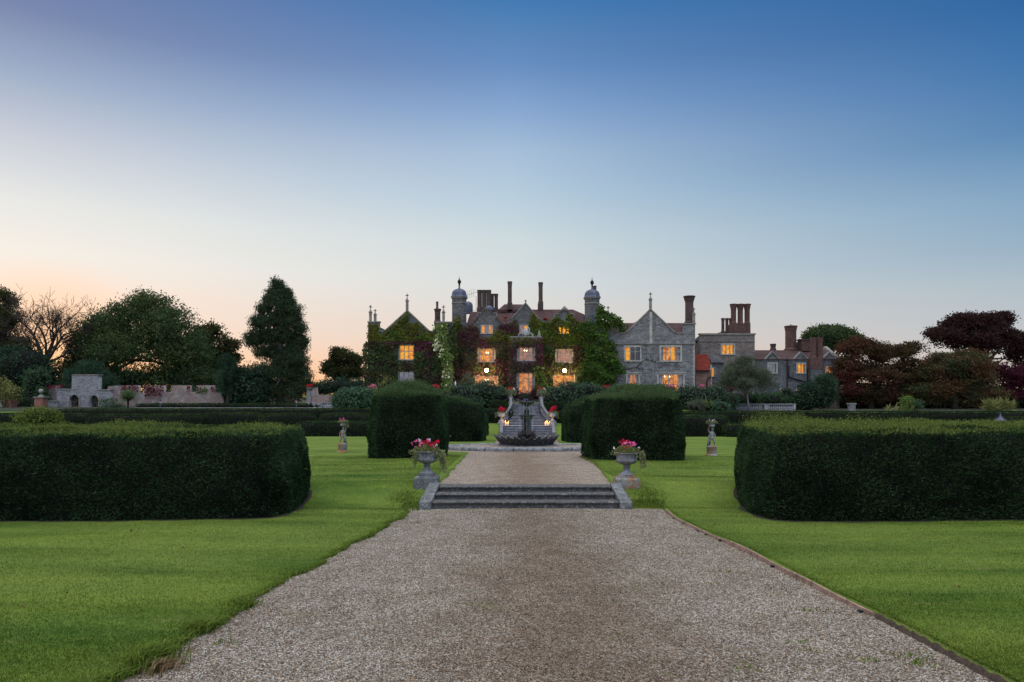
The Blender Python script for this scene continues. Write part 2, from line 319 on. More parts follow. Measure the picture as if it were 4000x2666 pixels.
class MB:
    def __init__(s): s.v = []; s.f = []
    def add(s, vs, fs):
        b = len(s.v); s.v += [tuple(p) for p in vs]; s.f += [tuple(b+i for i in f) for f in fs]; return s
    def box(s, x0, x1, y0, y1, z0, z1):
        if x0 > x1: x0, x1 = x1, x0
        if z0 > z1: z0, z1 = z1, z0
        if y0 > y1: y0, y1 = y1, y0
        return s.add([(x0,y0,z0),(x1,y0,z0),(x1,y1,z0),(x0,y1,z0),(x0,y0,z1),(x1,y0,z1),(x1,y1,z1),(x0,y1,z1)],
                     [(0,3,2,1),(4,5,6,7),(0,1,5,4),(1,2,6,5),(2,3,7,6),(3,0,4,7)])
    def pbox(s, u0, v0, u1, v1, Y, depth):
        """box whose front face fills pixels u0..u1, v0..v1 at distance Y"""
        return s.box(PX(u0,Y), PX(u1,Y), Y, Y+depth, PZ(v1,Y), PZ(v0,Y))
    def lathe(s, cx, cy, prof, seg=16, rot=0.0, rfun=None, zfun=None, cap=True):
        vs = []
        for (r, z) in prof:
            for i in range(seg):
                a = rot + 2*math.pi*i/seg; rr_ = r*(rfun(a, z, r) if rfun else 1.0)
                vs.append((cx+rr_*math.cos(a), cy+rr_*math.sin(a), z+(zfun(a, z, r) if zfun else 0)))
        fs = []
        for j in range(len(prof)-1):
            for i in range(seg):
                k = (i+1) % seg; fs.append((j*seg+i, j*seg+k, (j+1)*seg+k, (j+1)*seg+i))
        if cap:
            fs.append(tuple(range(seg))[::-1]); n = len(prof)-1; fs.append(tuple(n*seg+i for i in range(seg)))
        return s.add(vs, fs)
    def tube(s, pts, rad, seg=6, cap=True):
        pts = [Vector(p) for p in pts]; n = len(pts)
        if not hasattr(rad, '__len__'): rad = [rad]*n
        vs = []; up = Vector((0.13, 0.21, 1)).normalized()
        for i, p in enumerate(pts):
            t = (pts[min(i+1, n-1)]-pts[max(i-1, 0)]).normalized()
            a = t.cross(up)
            if a.length < 0.1: a = t.cross(Vector((1, 0.1, 0)))
            a.normalize(); b = t.cross(a)
            for k in range(seg):
                q = 2*math.pi*k/seg; vs.append(p + a*(rad[i]*math.cos(q)) + b*(rad[i]*math.sin(q)))
        fs = []
        for i in range(n-1):
            for k in range(seg):
                k2 = (k+1) % seg; fs.append((i*seg+k, i*seg+k2, (i+1)*seg+k2, (i+1)*seg+k))
        if cap: fs.append(tuple(range(seg))[::-1]); fs.append(tuple((n-1)*seg+k for k in range(seg)))
        return s.add(vs, fs)
    def ball(s, c, r, seg=12, rings=8, sx=1, sy=1, sz=1):
        pr = [(max(1e-4, r*math.sin(math.pi*i/rings)), -r*math.cos(math.pi*i/rings)) for i in range(rings+1)]
        b = MB().lathe(0, 0, pr, seg)
        return s.add([(c[0]+x*sx, c[1]+y*sy, c[2]+z*sz) for x, y, z in b.v], b.f)
    def hull(s, pts):
        bm = bmesh.new()
        for p in pts: bm.verts.new(p)
        r = bmesh.ops.convex_hull(bm, input=bm.verts[:])
        bm.verts.ensure_lookup_table(); bm.verts.index_update()
        used = sorted({v.index for f in bm.faces for v in f.verts}); mp = {i: j for j, i in enumerate(used)}
        s.add([bm.verts[i].co[:] for i in used], [tuple(mp[v.index] for v in f.verts) for f in bm.faces]); bm.free(); return s
    def sweep(s, prof, pts):
        """profile in (side, up) carried along pts (side = to the right of travel)"""
        n = len(prof); vs = []; P3 = [Vector(p) for p in pts]
        for i, p in enumerate(P3):
            t = P3[min(i+1, len(P3)-1)]-P3[max(i-1, 0)]; t.z = 0; t.normalize(); r = Vector((t.y, -t.x, 0))
            for (a, b) in prof: vs.append(p + r*a + Vector((0, 0, b)))
        fs = []
        for i in range(len(P3)-1):
            for k in range(n):
                k2 = (k+1) % n; fs.append((i*n+k, i*n+k2, (i+1)*n+k2, (i+1)*n+k))
        fs.append(tuple(range(n))[::-1]); fs.append(tuple((len(P3)-1)*n+k for k in range(n)))
        return s.add(vs, fs)
    def build(s, name, m, parent=None, smooth=False, bevel=0.0, auto=None):
        me = bpy.data.meshes.new(name); me.from_pydata(s.v, [], s.f)
        bm = bmesh.new(); bm.from_mesh(me); bmesh.ops.recalc_face_normals(bm, faces=bm.faces[:])
        if bevel:
            es = [e for e in bm.edges if len(e.link_faces) == 2 and e.calc_face_angle(0) > 0.6]
            bmesh.ops.bevel(bm, geom=es, offset=bevel, segments=2, affect='EDGES', profile=0.6)
        bm.to_mesh(me); bm.free()
        if smooth: me.polygons.foreach_set('use_smooth', np.ones(len(me.polygons), dtype=bool))
        me.materials.append(m); o = bpy.data.objects.new(name, me); COL.objects.link(o); off(o, parent)
        if smooth and auto:
            try: me.set_sharp_from_angle(angle=R(auto))
            except Exception: pass
        return o
def wall_mesh(outline, holes, Y, thick, name, m, parent):
    """a wall lying in the plane Y, with real openings through it; outline and holes are pixel lists measured in that plane"""
    cu = bpy.data.curves.new(name, 'CURVE'); cu.dimensions = '2D'; cu.fill_mode = 'BOTH'; cu.extrude = thick/2
    for poly in [outline]+holes:
        sp = cu.splines.new('POLY'); sp.points.add(len(poly)-1); sp.use_cyclic_u = True
        for q, (u, v) in zip(sp.points, poly): q.co = (PX(u, Y), PZ(v, Y), 0, 1)
    o = bpy.data.objects.new(name, cu); COL.objects.link(o)
    dg = bpy.context.evaluated_depsgraph_get(); me = bpy.data.meshes.new_from_object(o.evaluated_get(dg))
    bpy.data.objects.remove(o); bpy.data.curves.remove(cu)
    for vx in me.vertices: a, b, c = vx.co; vx.co = (a, Y+thick/2+c, b)
    me.materials.clear(); me.materials.append(m); me.name = name
    bm = bmesh.new(); bm.from_mesh(me); bmesh.ops.remove_doubles(bm, verts=bm.verts[:], dist=1e-5); bmesh.ops.recalc_face_normals(bm, faces=bm.faces[:]); bm.to_mesh(me); bm.free()
    q = bpy.data.objects.new(name, me); COL.objects.link(q); off(q, parent); return q
def rect(u0, v0, u1, v1): return [(u0,v0),(u1,v0),(u1,v1),(u0,v1)]

# ---- leaves
def noise3(p, s=1.0, seed=0.0):
    x, y, z = p[:,0]*s+seed, p[:,1]*s+seed*1.7, p[:,2]*s-seed*0.6
    return (np.sin(x*1.3+1.7*np.sin(y*0.9+z))+np.sin(y*1.7+1.3*np.sin(z*1.1+x*0.7))+np.sin(z*1.9+1.1*np.sin(x*1.2+y*0.5)))/3.0
def unit(a): return a/np.maximum(np.linalg.norm(a, axis=1, keepdims=True), 1e-6)
def leaves(pts, size, aspect=0.55, nrm=None, spread=1.0, droop=0.0, up=None):
    """a kite shaped leaf at every point; size scalar or (n,)"""
    n = len(pts); d = rng.normal(size=(n,3))
    if up is not None: d = d*0.45 + np.array(up)
    d[:,2] -= droop; d = unit(d)
    b = rng.normal(size=(n,3))
    if nrm is not None: b = nrm + b*spread*0.6
    sd = unit(np.cross(d, b)); sz = np.broadcast_to(np.asarray(size), (n,)) * rng.uniform(0.65, 1.35, n)
    L_ = d*sz[:,None]; W_ = sd*(sz*aspect*0.5)[:,None]
    V = np.stack([pts, pts+L_*0.45+W_, pts+L_, pts+L_*0.45-W_], axis=1).reshape(-1,3)
    return V, np.arange(n*4).reshape(n,4)
def leaf_obj(name, m, parent, pts, size, rnd=None, **k):
    V, Fq = leaves(pts, size, **k); n = len(pts)
    r = rng.uniform(0, 1, n)**1.3 if rnd is None else rnd
    return npmesh(name, V, Fq, m, parent, np.repeat(r, 4))
def lobe(u, v, ru, rv, Y, dy=0.0, ry=None):
    c = P(u, v, Y+dy); k = (Y+dy)/F
    return np.array([c[0], c[1], c[2], ru*k, (ry if ry else 0.5*(ru+rv)*k), rv*k])
def cloud(lobes, n, clump=0.6, per=26, flat=0.7, shell=0.45, zmin=None, seed=None, sub=0):
    """leaf points in clumps spread through the lobes of a crown, denser towards their outside"""
    lobes = np.array(lobes)
    if sub:
        k = len(lobes)*sub; li = np.repeat(np.arange(len(lobes)), sub); d = unit(rng.normal(size=(k,3))); d[:,2] = np.abs(d[:,2])*.9+d[:,2]*.1; f = rng.uniform(.30,.46,k)
        s_ = np.concatenate([lobes[li,:3]+d*lobes[li,3:]*(1-f*.75)[:,None]*rng.uniform(.75,1.02,(k,1)), lobes[li,3:]*f[:,None]], 1)
        c_ = lobes.copy(); c_[:,3:] *= .82; lobes = np.concatenate([c_, s_])
    vol = (lobes[:,3]*lobes[:,4]*lobes[:,5])**0.72; pr = vol/vol.sum()
    nc = max(1, n//per); li = rng.choice(len(lobes), nc, p=pr)
    d = unit(rng.normal(size=(nc,3))); r = shell+(1-shell)*rng.uniform(0,1,nc)**0.6
    r *= 1+0.13*noise3(d*3.0+li[:,None], 1.7, 3.1)
    c = lobes[li,:3] + d*r[:,None]*lobes[li,3:]
    g = np.clip(rng.normal(size=(nc,per,3)),-1.5,1.5)*np.array([1,1,flat])*clump*rng.uniform(0.5,1.3,(nc,1,1))*0.5
    p = (c[:,None,:]+g).reshape(-1,3); tone = np.repeat(np.clip(rng.normal(0.5,0.22,nc),0,1), per)
    tone = np.clip(tone+rng.normal(0,0.18,len(tone)),0,1)
    if zmin is not None: k = p[:,2] > zmin; p = p[k]; tone = tone[k]
    return p, tone
def limbs(mb, base, r0, lobes, n=10, fork=0.35, seg=6, rg=None):
    """trunk to the fork, then tapering limbs out to the lobes"""
    rg = rg or random.Random(3); lobes = list(lobes)
    top = max(l[2]+l[5]*0.5 for l in lobes); cx = sum(l[0] for l in lobes)/len(lobes); cyy = sum(l[1] for l in lobes)/len(lobes)
    bx, by, bz = base; fz = bz+(top-bz)*fork
    f = Vector((bx*0.7+cx*0.3, by*0.7+cyy*0.3, fz)); tp = Vector((cx, cyy, top))
    mb.tube([base, (bx*0.85+f.x*0.15, by, bz+(fz-bz)*0.4), f, (f+tp)/2+Vector((rg.uniform(-.4,.4),0,0)), tp], [r0*1.25, r0, r0*0.8, r0*0.45, r0*0.12], seg)
    for i in range(n):
        l = lobes[i % len(lobes)]; e = Vector((l[0]+rg.uniform(-.6,.6)*l[3], l[1]+rg.uniform(-.5,.5)*l[4], l[2]+rg.uniform(-.3,.7)*l[5]))
        s = f.lerp(tp, rg.uniform(-.1, .45)); m_ = s.lerp(e, .5)+Vector((rg.uniform(-.5,.5), rg.uniform(-.5,.5), rg.uniform(.1,.8)))
        mb.tube([s, m_, e], [r0*0.42, r0*0.26, r0*0.06], 5)
        for _ in range(2):
            e2 = e+Vector((rg.uniform(-1,1)*l[3]*.6, rg.uniform(-1,1)*l[4]*.6, rg.uniform(-.3,.8)*l[5]*.6)); s2 = m_.lerp(e, rg.uniform(0.2,.9))
            mb.tube([s2, s2.lerp(e2,.5)+Vector((0,0,.2)), e2], [r0*0.16, r0*0.1, r0*0.03], 4)
def tree(name, label, lobes, base_u, Y, m, n, size, trunk=0.35, cat='tree', group=None, clump=0.9, per=26, shell=0.45, core=None, fork=0.3, nl=10, gz=None, bark=None, aspect=0.7, droop=0.0, flat=0.7, extra=None):
    g = GZ(PX(base_u, Y), Y) if gz is None else gz
    base = (PX(base_u, Y), Y, g-0.1); t = thing(name, label, cat, base, group)
    lb = [lobe(*l[:4], Y, *(l[4:] if len(l) > 4 else ())) for l in lobes]
    p, tone = cloud(lb, int(n*1.7), clump*.6, per, flat, shell, zmin=g+0.05, sub=9)
    c = leaf_obj('crown', LM[m], t, p, size*.74, tone, aspect=aspect, droop=droop)
    if extra:
        for (em, el, en) in extra:
            pe, te = cloud([lobe(*l[:4], Y, *(l[4:] if len(l) > 4 else ())) for l in el], en, clump, per, flat, shell, zmin=g+0.05)
            leaf_obj('crown_patch', LM[em], t, pe, size, te, aspect=aspect, droop=droop)
    mb = MB(); limbs(mb, base, trunk, lb, nl, fork, rg=random.Random(int(base_u)+len(lobes))); mb.build('trunk', bark or M_BARK, t, smooth=True)
    return t
def bush(name, label, lobes, Y, m, n, size, cat='shrub', group=None, core=True, clump=0.3, per=14, shell=0.8, flowers=None, gz=None, droop=0.0, aspect=0.5, up=None):
    lb = [lobe(*l[:4], Y, *(l[4:] if len(l) > 4 else ())) for l in lobes]
    g = GZ(lb[0][0], lb[0][1]) if gz is None else gz
    t = thing(name, label, cat, (lb[0][0], lb[0][1], g), group)
    p, tone = cloud(lb, n, clump, per, 0.8, shell, zmin=g-0.05)
    leaf_obj('foliage', LM[m], t, p, size, tone, aspect=aspect, droop=droop, up=up)
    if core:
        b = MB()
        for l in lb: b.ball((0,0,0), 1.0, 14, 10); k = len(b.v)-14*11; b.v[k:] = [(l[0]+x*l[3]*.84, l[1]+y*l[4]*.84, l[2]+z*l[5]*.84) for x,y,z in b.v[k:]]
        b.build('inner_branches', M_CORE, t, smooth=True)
    else:
        b = MB(); r_ = random.Random(5)
        for l in lb:
            for k in range(3):
                q = (l[0]+r_.uniform(-.5,.5)*l[3], l[1], l[2]+r_.uniform(0,.5)*l[5]); b.tube([(lb[0][0]+r_.uniform(-.15,.15), lb[0][1], g-0.05), ((q[0]+lb[0][0])/2, q[1], (q[2]+g)/2), q], [.05,.035,.012], 5)
        b.build('stems', M_BARK, t)
    if flowers:
        for fm, fl, fn, fs in flowers:
            fp, ft = cloud([lobe(*l[:4], Y, *(l[4:] if len(l) > 4 else ())) for l in fl], fn, 0.12, 6, 0.8, 0.3)
            leaf_obj('flowers', LM[fm], t, fp, fs, ft, aspect=0.9)
    return t
M_CORE = plain('shaded_inner_twigs', (0.005,0.006,0.004), 1.0)  # near-black: the shade inside the foliage is put into this colour

# ------------------------------------------------------------------ the lie of the land
def axis(Y): return 0.0217*Y
def sstep(a, b, x): t = np.clip((np.asarray(x, float)-a)/(b-a), 0, 1); return t*t*(3-2*t)
def zlow(Y): return 1.1-0.061*Y
def zup(Y): return 0.45-0.032*(Y-19.3)
def GZ(x, Y):
    x = np.asarray(x, float); Y = np.asarray(Y, float)
    lo = 1.1-0.061*np.minimum(Y, 18.2)
    up = 0.45-0.032*(np.minimum(Y, 70.0)-19.3)
    z = lo+(up-lo)*sstep(18.0, 20.3, Y)
    z = z+sstep(69.8, 72.6, Y)*1.0
    plat = 1.2+0.76*sstep(-18, -13, x)-0.98*sstep(17, 22, x)
    z = z+(plat-(-0.17))*sstep(75.0, 80.0, Y)
    z = z+0.035*np.sin(x*0.55+Y*0.31)*np.sin(Y*0.43-x*0.2)*sstep(6,12,Y)*(1-sstep(60,70,Y))
    return z if z.shape else float(z)
PC = (0.91, 42.0); PRAD = 6.5
def wob(Y, ph, a=0.06): return a*np.sin(Y*1.9+ph)+a*0.7*np.sin(Y*4.3+2*ph)+a*0.5*np.sin(Y*9.1+ph)
def low_edge(pts):
    ys, xs = [], []
    for (u, v) in pts:
        u *= 1.7; v *= 1.7; Y = 5067.0/(v-1540-162.7); ys.append(Y); xs.append(PX(u, Y))
    o = np.argsort(ys); return np.array(ys)[o], np.array(xs)[o]
LE = low_edge([(935,1166),(925,1185),(870,1215),(650,1330),(400,1480),(250,1568)])
RE = low_edge([(u/1.7, v/1.7) for u, v in ((2545,1962),(2578,1975),(2646,2021),(2737,2066),(2879,2126),(3066,2219),(3240,2306),(3418,2388),(3893,2635))])
def xl(Y):
    Y = np.asarray(Y, float)
    low = np.interp(Y, *LE)+np.where(Y < 4.9, 0, 0)+wob(Y, 1.0, 0.045)
    up = np.interp(Y, [19.3, 36.3], [-2.1, -2.35])+wob(Y, 3.0, 0.04)
    ci = PC[0]-np.sqrt(np.clip(PRAD**2-(Y-PC[1])**2, 0, None)); re = axis(Y)-np.interp(Y, [46.5, 70], [2.35, 2.6])
    r = np.where(Y < 18.7, low, np.where(Y < 36.3, up, np.minimum(ci, np.where(Y > 42, re, ci))))
    return np.where(Y > 47.3, re, r)
def xr(Y):
    Y = np.asarray(Y, float)
    low = np.interp(Y, *RE)+0*wob(Y, 2.0, 0.01)
    up = np.interp(Y, [19.3, 36.3], [2.85, 4.0])+wob(Y, 5.0, 0.02)
    ci = PC[0]+np.sqrt(np.clip(PRAD**2-(Y-PC[1])**2, 0, None)); re = axis(Y)+np.interp(Y, [46.5, 70], [2.35, 2.6])
    r = np.where(Y < 18.7, low, np.where(Y < 36.3, up, np.maximum(ci, np.where(Y > 42, re, ci))))
    return np.where(Y > 47.3, re, r)
ys = np.concatenate([np.linspace(-6, 3.8, 12), np.arange(4.0, 22, 0.09), np.arange(22, 50, 0.2), np.arange(50, 82, 0.5), np.geomspace(82, 2500, 26)])
def grow(n, far): return np.concatenate([[0.0], np.geomspace(0.12, far, n)])
XL = []; rows = []
gl_, gr_ = grow(34, 1500)[::-1], grow(34, 1500)
for Y in ys:
    a, b = float(xl(Y)), float(xr(Y)); inside = Y < 70.2
    cols = list(a-0.0-gl_) + ([a+0.02] + list(np.linspace(a+0.1, b-0.1, 7)) + [b-0.02]) + list(b+gr_)
    low = 0.11 if inside else 0.0
    zz = GZ(np.array(cols), np.full(len(cols), Y)); zz[35:44] -= low
    if 18.0 < Y < 19.6 and inside: zz[34:45] = -0.25      # ground cut away under the steps
    if 69.9 < Y < 79.5:
        c = np.array(cols); k = np.abs(c-axis(Y)) < 2.3; zz[k] = -1.6
    rows.append(np.stack([cols, np.full(len(cols), Y), zz], 1))
Vg = np.array(rows); ny, nx = Vg.shape[:2]; idx = np.arange(ny*nx).reshape(ny, nx)
Fg = np.stack([idx[:-1,:-1], idx[:-1,1:], idx[1:,1:], idx[1:,:-1]], -1).reshape(-1,4)
def lawn_colour(s, co):
    mp = s.n('ShaderNodeMapping'); s.l(co, mp.inputs[0]); mp.inputs['Scale'].default_value = (0.22, 1.0, 1.0)
    n1 = s.noise(mp.outputs[0], 0.8, 5.0, 0.65); n2 = s.noise(co, 5.0, 4.0, 0.7); n4 = s.noise(co, 0.22, 3.0, 0.5)
    c = s.mix(s.map(n1, 0.36, 0.64), (0.038,0.090,0.010), (0.185,0.245,0.037))
    c = s.mix(s.map(n4, 0.38, 0.62, 0.0, 0.5), c, (0.20,0.25,0.052))
    sp = s.n('ShaderNodeSeparateXYZ'); s.l(co, sp.inputs[0]); bd = s.math('SINE', s.math('MULTIPLY', s.math('ADD', sp.outputs[1], s.math('MULTIPLY', n1, 1.2)), 3.6))
    c = s.mix(s.map(bd, -0.9, 0.9, 0.0, 0.34), c, (0.175,0.245,0.05))
    c = s.mix(s.map(n2, 0.3, 0.7, 0.0, 0.4), c, (0.05,0.10,0.015))
    return s.mix(s.map(s.noise(mp.outputs[0], 2.3, 5.0, 0.75), 0.63, 0.71, 0.0, 0.7), c, (0.22,0.20,0.08)), n2
def lawn_b(t, o):
    s = T(t); co = s.co(); c, n2 = lawn_colour(s, co); n3 = s.noise(co, 60.0, 2.0, 0.7)
    c = s.mix(s.map(n3, 0.35, 0.65, 0.0, 1.0), s.mix(1.0, c, (0.66,0.7,0.66), 'MULTIPLY'), s.mix(1.0, c, (1.1,1.08,1.08), 'MULTIPLY'))
    s.pbr(o, c, 0.95, s.bump(s.math('ADD', s.math('MULTIPLY', n3, 0.5), n2), 0.7, 0.03), spec=0.1)
def blade_b(t, o):
    s = T(t); c, _ = lawn_colour(s, s.co()); r = s.attr('rnd'); c = s.mix(r, s.mix(1.0, c, (0.55,0.6,0.5), 'MULTIPLY'), s.mix(1.0, c, (1.35,1.25,1.3), 'MULTIPLY'))
    d = s.n('ShaderNodeBsdfDiffuse'); s.l(c, d.inputs[0]); tr = s.n('ShaderNodeBsdfTranslucent'); s.l(c, tr.inputs[0])
    m = s.n('ShaderNodeMixShader'); m.inputs[0].default_value = .3; s.l(d.outputs[0], m.inputs[1]); s.l(tr.outputs[0], m.inputs[2]); s.l(m.outputs[0], o.inputs[0])
M_LAWN = mat('mown_lawn', lawn_b)
tag(npmesh('lawn_ground', Vg.reshape(-1,3), Fg, M_LAWN, smooth=True), kind='structure', label='mown green lawn falling gently away from the camera')
def gravel_shade_mottle(s, co, c):
    # vignette shade is put into the colour: middle darker and browner, margins left pale
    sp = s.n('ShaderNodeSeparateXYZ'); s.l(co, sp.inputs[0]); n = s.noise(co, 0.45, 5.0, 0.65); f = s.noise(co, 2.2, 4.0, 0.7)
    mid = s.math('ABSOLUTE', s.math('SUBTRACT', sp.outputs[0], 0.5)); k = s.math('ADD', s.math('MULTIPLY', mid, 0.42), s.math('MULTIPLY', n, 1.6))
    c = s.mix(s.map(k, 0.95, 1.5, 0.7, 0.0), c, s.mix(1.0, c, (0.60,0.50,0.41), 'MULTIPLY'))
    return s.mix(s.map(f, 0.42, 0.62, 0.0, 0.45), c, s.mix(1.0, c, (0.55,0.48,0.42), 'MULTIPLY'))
def gravel_b(t, o):
    s = T(t); co = s.co()
    v1 = s.n('ShaderNodeTexVoronoi'); s.l(co, v1.inputs['Vector']); v1.inputs['Scale'].default_value = 58.0
    v2 = s.n('ShaderNodeTexVoronoi'); s.l(co, v2.inputs['Vector']); v2.inputs['Scale'].default_value = 17.0
    sp = s.n('ShaderNodeSeparateColor'); s.l(v1.outputs['Color'], sp.inputs[0]); sp2 = s.n('ShaderNodeSeparateColor'); s.l(v2.outputs['Color'], sp2.inputs[0])
    a = sp.outputs[0]; c = s.mix(s.map(a, 0.1, 0.5), (0.055,0.040,0.026), (0.34,0.235,0.145)); c = s.mix(s.map(a, 0.5, 0.95), c, (0.55,0.515,0.445))
    c = s.mix(s.map(sp2.outputs[0], 0.0, 1.0, 0.0, 0.35), c, (0.17,0.13,0.105))
    c = gravel_shade_mottle(s, co, c)
    moss = s.math('MULTIPLY', s.map(s.noise(co, 1.3, 4.0, 0.7), 0.62, 0.70), 0.45); c = s.mix(moss, c, (0.12,0.14,0.03))
    s.pbr(o, c, 0.85, s.bump(s.math('SUBTRACT', 1.0, v1.outputs['Distance']), 0.9, 0.015), spec=0.3)
M_GRAVEL = mat('pea_gravel', gravel_b)
def path(name, label, y0, y1, zf, step):
    r = []
    for Y in np.arange(y0, y1+1e-6, step):
        c = np.linspace(float(xl(Y))+0.004, float(xr(Y))-0.004, 15); t_ = np.linspace(-1, 1, 15)
        r.append(np.stack([c, np.full(15, Y), zf(c, Y)+0.03*(1-t_**2)-0.055], 1))
    V = np.array(r); n, k = V.shape[:2]; ii = np.arange(n*k).reshape(n, k)
    return tag(npmesh(name, V.reshape(-1,3), np.stack([ii[:-1,:-1], ii[:-1,1:], ii[1:,1:], ii[1:,:-1]], -1).reshape(-1,4), M_GRAVEL, smooth=True), label=label, kind='structure')
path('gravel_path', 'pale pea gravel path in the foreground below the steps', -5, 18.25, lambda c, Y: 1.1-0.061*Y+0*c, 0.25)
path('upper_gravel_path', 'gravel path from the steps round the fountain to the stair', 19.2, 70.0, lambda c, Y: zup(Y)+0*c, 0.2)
# real pebbles over the near gravel, as many as the eye can resolve
def pebbles():
    n = 170000; Y = 4.6+13.4*rng.uniform(0,1,n)**1.7; a, b = xl(Y), xr(Y); x = a+0.03+(b-a-0.06)*rng.uniform(0,1,n); t_ = (x-a)/(b-a)*2-1
    z = 1.1-0.061*Y+0.03*(1-t_**2)-0.052; s_ = rng.uniform(0.0055,0.012,n)*(1+0.03*(Y-5))
    o6 = np.array([[1,0,0],[0,1,0],[-1,0,0],[0,-1,0],[0,0,.55],[0,0,-.4]])
    an = rng.uniform(0, 6.28, n); ca, sa = np.cos(an), np.sin(an); el = rng.uniform(0.6, 1.0, n)
    V = np.empty((n,6,3)); q = o6[None]*s_[:,None,None]; q[:,:,1] = q[:,:,1]*el[:,None]
    tl = rng.normal(0,0.35,n); V[:,:,0] = q[:,:,0]*ca[:,None]-q[:,:,1]*sa[:,None]+x[:,None]; V[:,:,1] = q[:,:,0]*sa[:,None]+q[:,:,1]*ca[:,None]+Y[:,None]; V[:,:,2] = q[:,:,2]+q[:,:,0]*tl[:,None]+z[:,None]
    f8 = np.array([[0,1,4],[1,2,4],[2,3,4],[3,0,4],[1,0,5],[2,1,5],[3,2,5],[0,3,5]])
    Fq = (f8[None]+6*np.arange(n)[:,None,None]).reshape(-1,3)
    def b_(t, o):
        s = T(t); a_ = s.attr('rnd'); c = s.mix(s.map(a_, 0.0, 0.35), (0.06,0.040,0.024), (0.25,0.185,0.115)); c = s.mix(s.map(a_, 0.35, 0.6), c, (0.275,0.24,0.18)); c = s.mix(s.map(a_, 0.65, 1.0), c, (0.64,0.61,0.545))
        c = gravel_shade_mottle(s, s.co(), c)
        s.pbr(o, c, 0.7, spec=0.35)
    tag(npmesh('loose_gravel', V.reshape(-1,3), Fq, mat('loose_pebble', b_), attr=np.repeat(rng.uniform(0,1,n),6)), kind='stuff', label='loose tan, grey and white pebbles on the near path', cat='gravel')
pebbles()
# mown grass close to the camera
def blades():
    P_, S_ = [], []
    def put(n, f, y0, y1, k, s0):
        Y = y0+(y1-y0)*rng.uniform(0,1,n)**k; x = f(Y, n); P_.append(np.stack([x, Y, GZ(x, Y)-0.004], 1)); S_.append(np.full(n, s0)*rng.uniform(0.6,1.3,n))
    put(250000, lambda Y, n: xl(Y)-rng.uniform(0,1,n)**1.2*(1.05*Y-1.6), 4.6, 18.0, 1.5, 0.024)
    put(215000, lambda Y, n: xr(Y)+0.03+rng.uniform(0,1,n)**1.2*np.maximum(0.3, 1.05*Y-3.1), 4.6, 18.0, 1.5, 0.024)
    put(60000, lambda Y, n: -2.4-rng.uniform(0,1,n)**1.2*7, 17.6, 33.0, 1.15, 0.03)
    put(60000, lambda Y, n: 3.2+rng.uniform(0,1,n)**1.2*8, 17.6, 33.0, 1.15, 0.03)
    p = np.concatenate(P_); s = np.concatenate(S_); n = len(p)
    d = rng.normal(size=(n,3))*np.array([.55,.55,0.12])+np.array([0,0,1]); d = unit(d)*s[:,None]; w_ = unit(np.cross(d, rng.normal(size=(n,3))))*(0.0028+0.00016*p[:,1])[:,None]
    V = np.stack([p-w_, p+w_, p+d], 1).reshape(-1,3)
    r = np.clip(0.5+0.3*noise3(p, 2.2)+rng.normal(0,0.22,n), 0, 1)
    tag(npmesh('grass', V, np.arange(3*n).reshape(n,3), mat('mown_blades', blade_b), attr=np.repeat(r,3)), kind='stuff', label='short mown grass blades of the near lawns', cat='grass')
blades()
def longgrass(name, label, pts, h, m='tuft', lean=(0,0), n=1, cat='grass tuft', group=None, kind=None, wid=0.006):
    """arching blades of three segments"""
    p = np.asarray(pts, float); k = len(p); hh = h*rng.uniform(0.5,1.3,k); a = rng.uniform(0,6.28,k); ln = rng.uniform(0.25,0.8,k)
    d = np.stack([np.cos(a)*ln+lean[0], np.sin(a)*ln+lean[1], np.zeros(k)], 1); sd = np.stack([-np.sin(a), np.cos(a), np.zeros(k)], 1)*wid
    up = np.array([0,0,1.0]); q0 = p; q1 = p+hh[:,None]*(0.35*d+0.6*up); q2 = p+hh[:,None]*(0.95*d+0.72*up)
    V = np.stack([q0-sd, q0+sd, q1+sd*.8, q1-sd*.8, q2], 1).reshape(-1,3); b = 5*np.arange(k)[:,None]
    Fq = np.concatenate([b+np.array([0,1,2]), b+np.array([0,2,3]), b+np.array([3,2,4])])
    o = npmesh(name, V, Fq, LM[m], attr=np.repeat(rng.uniform(0,1,k),5)); tag(o, label, cat, group, kind); return o
n_ = 9000; Y_ = 4.9+13*rng.uniform(0,1,n_)**1.5; x_ = xl(Y_)+rng.normal(0,0.035,n_)-0.02
longgrass('edge_grass', 'ragged longer grass along the left edge of the gravel', np.stack([x_, Y_, GZ(x_, Y_)-0.03], 1), 0.06, lean=(.35,0), kind='stuff')
n_ = 4500; Y_ = 5.0+12.4*rng.uniform(0,1,n_)**1.5; x_ = xr(Y_)+0.05+np.abs(rng.normal(0,0.03,n_))
longgrass('edge_grass', 'fringe of grass behind the timber edging', np.stack([x_, Y_, GZ(x_, Y_)-0.02], 1), 0.05, lean=(-.1,0), kind='stuff')
def tuft(cx, cy_, r, n, h, label, m='tuft', lean=(0.3,-0.1), nm='grass_tuft', zo=0.0, group=None):
    x = cx+rng.normal(0,r,n); y = cy_+rng.normal(0,r*1.2,n); longgrass(nm, label, np.stack([x, y, GZ(x, y)-0.05+zo], 1), h, m, lean, group=group)
def lp(u, v):
    Y = 5067.0/(v*1.7-1540-162.7); return PX(u*1.7, Y), Y
cx, cy_ = lp(345, 1512); tuft(cx, cy_, 0.09, 700, 0.17, 'tallest yellow green tuft overhanging the gravel at lower left')
cx, cy_ = lp(395, 1530); tuft(cx-0.12, cy_+.05, 0.06, 200, 0.12, 'straw coloured dead grass under the tall tuft at lower left', 'straw', (.5,-.1))
cx, cy_ = lp(560, 1385); tuft(cx-.05, cy_, 0.09, 400, 0.11, 'dark green tuft on the left lawn edge above the tall tuft')
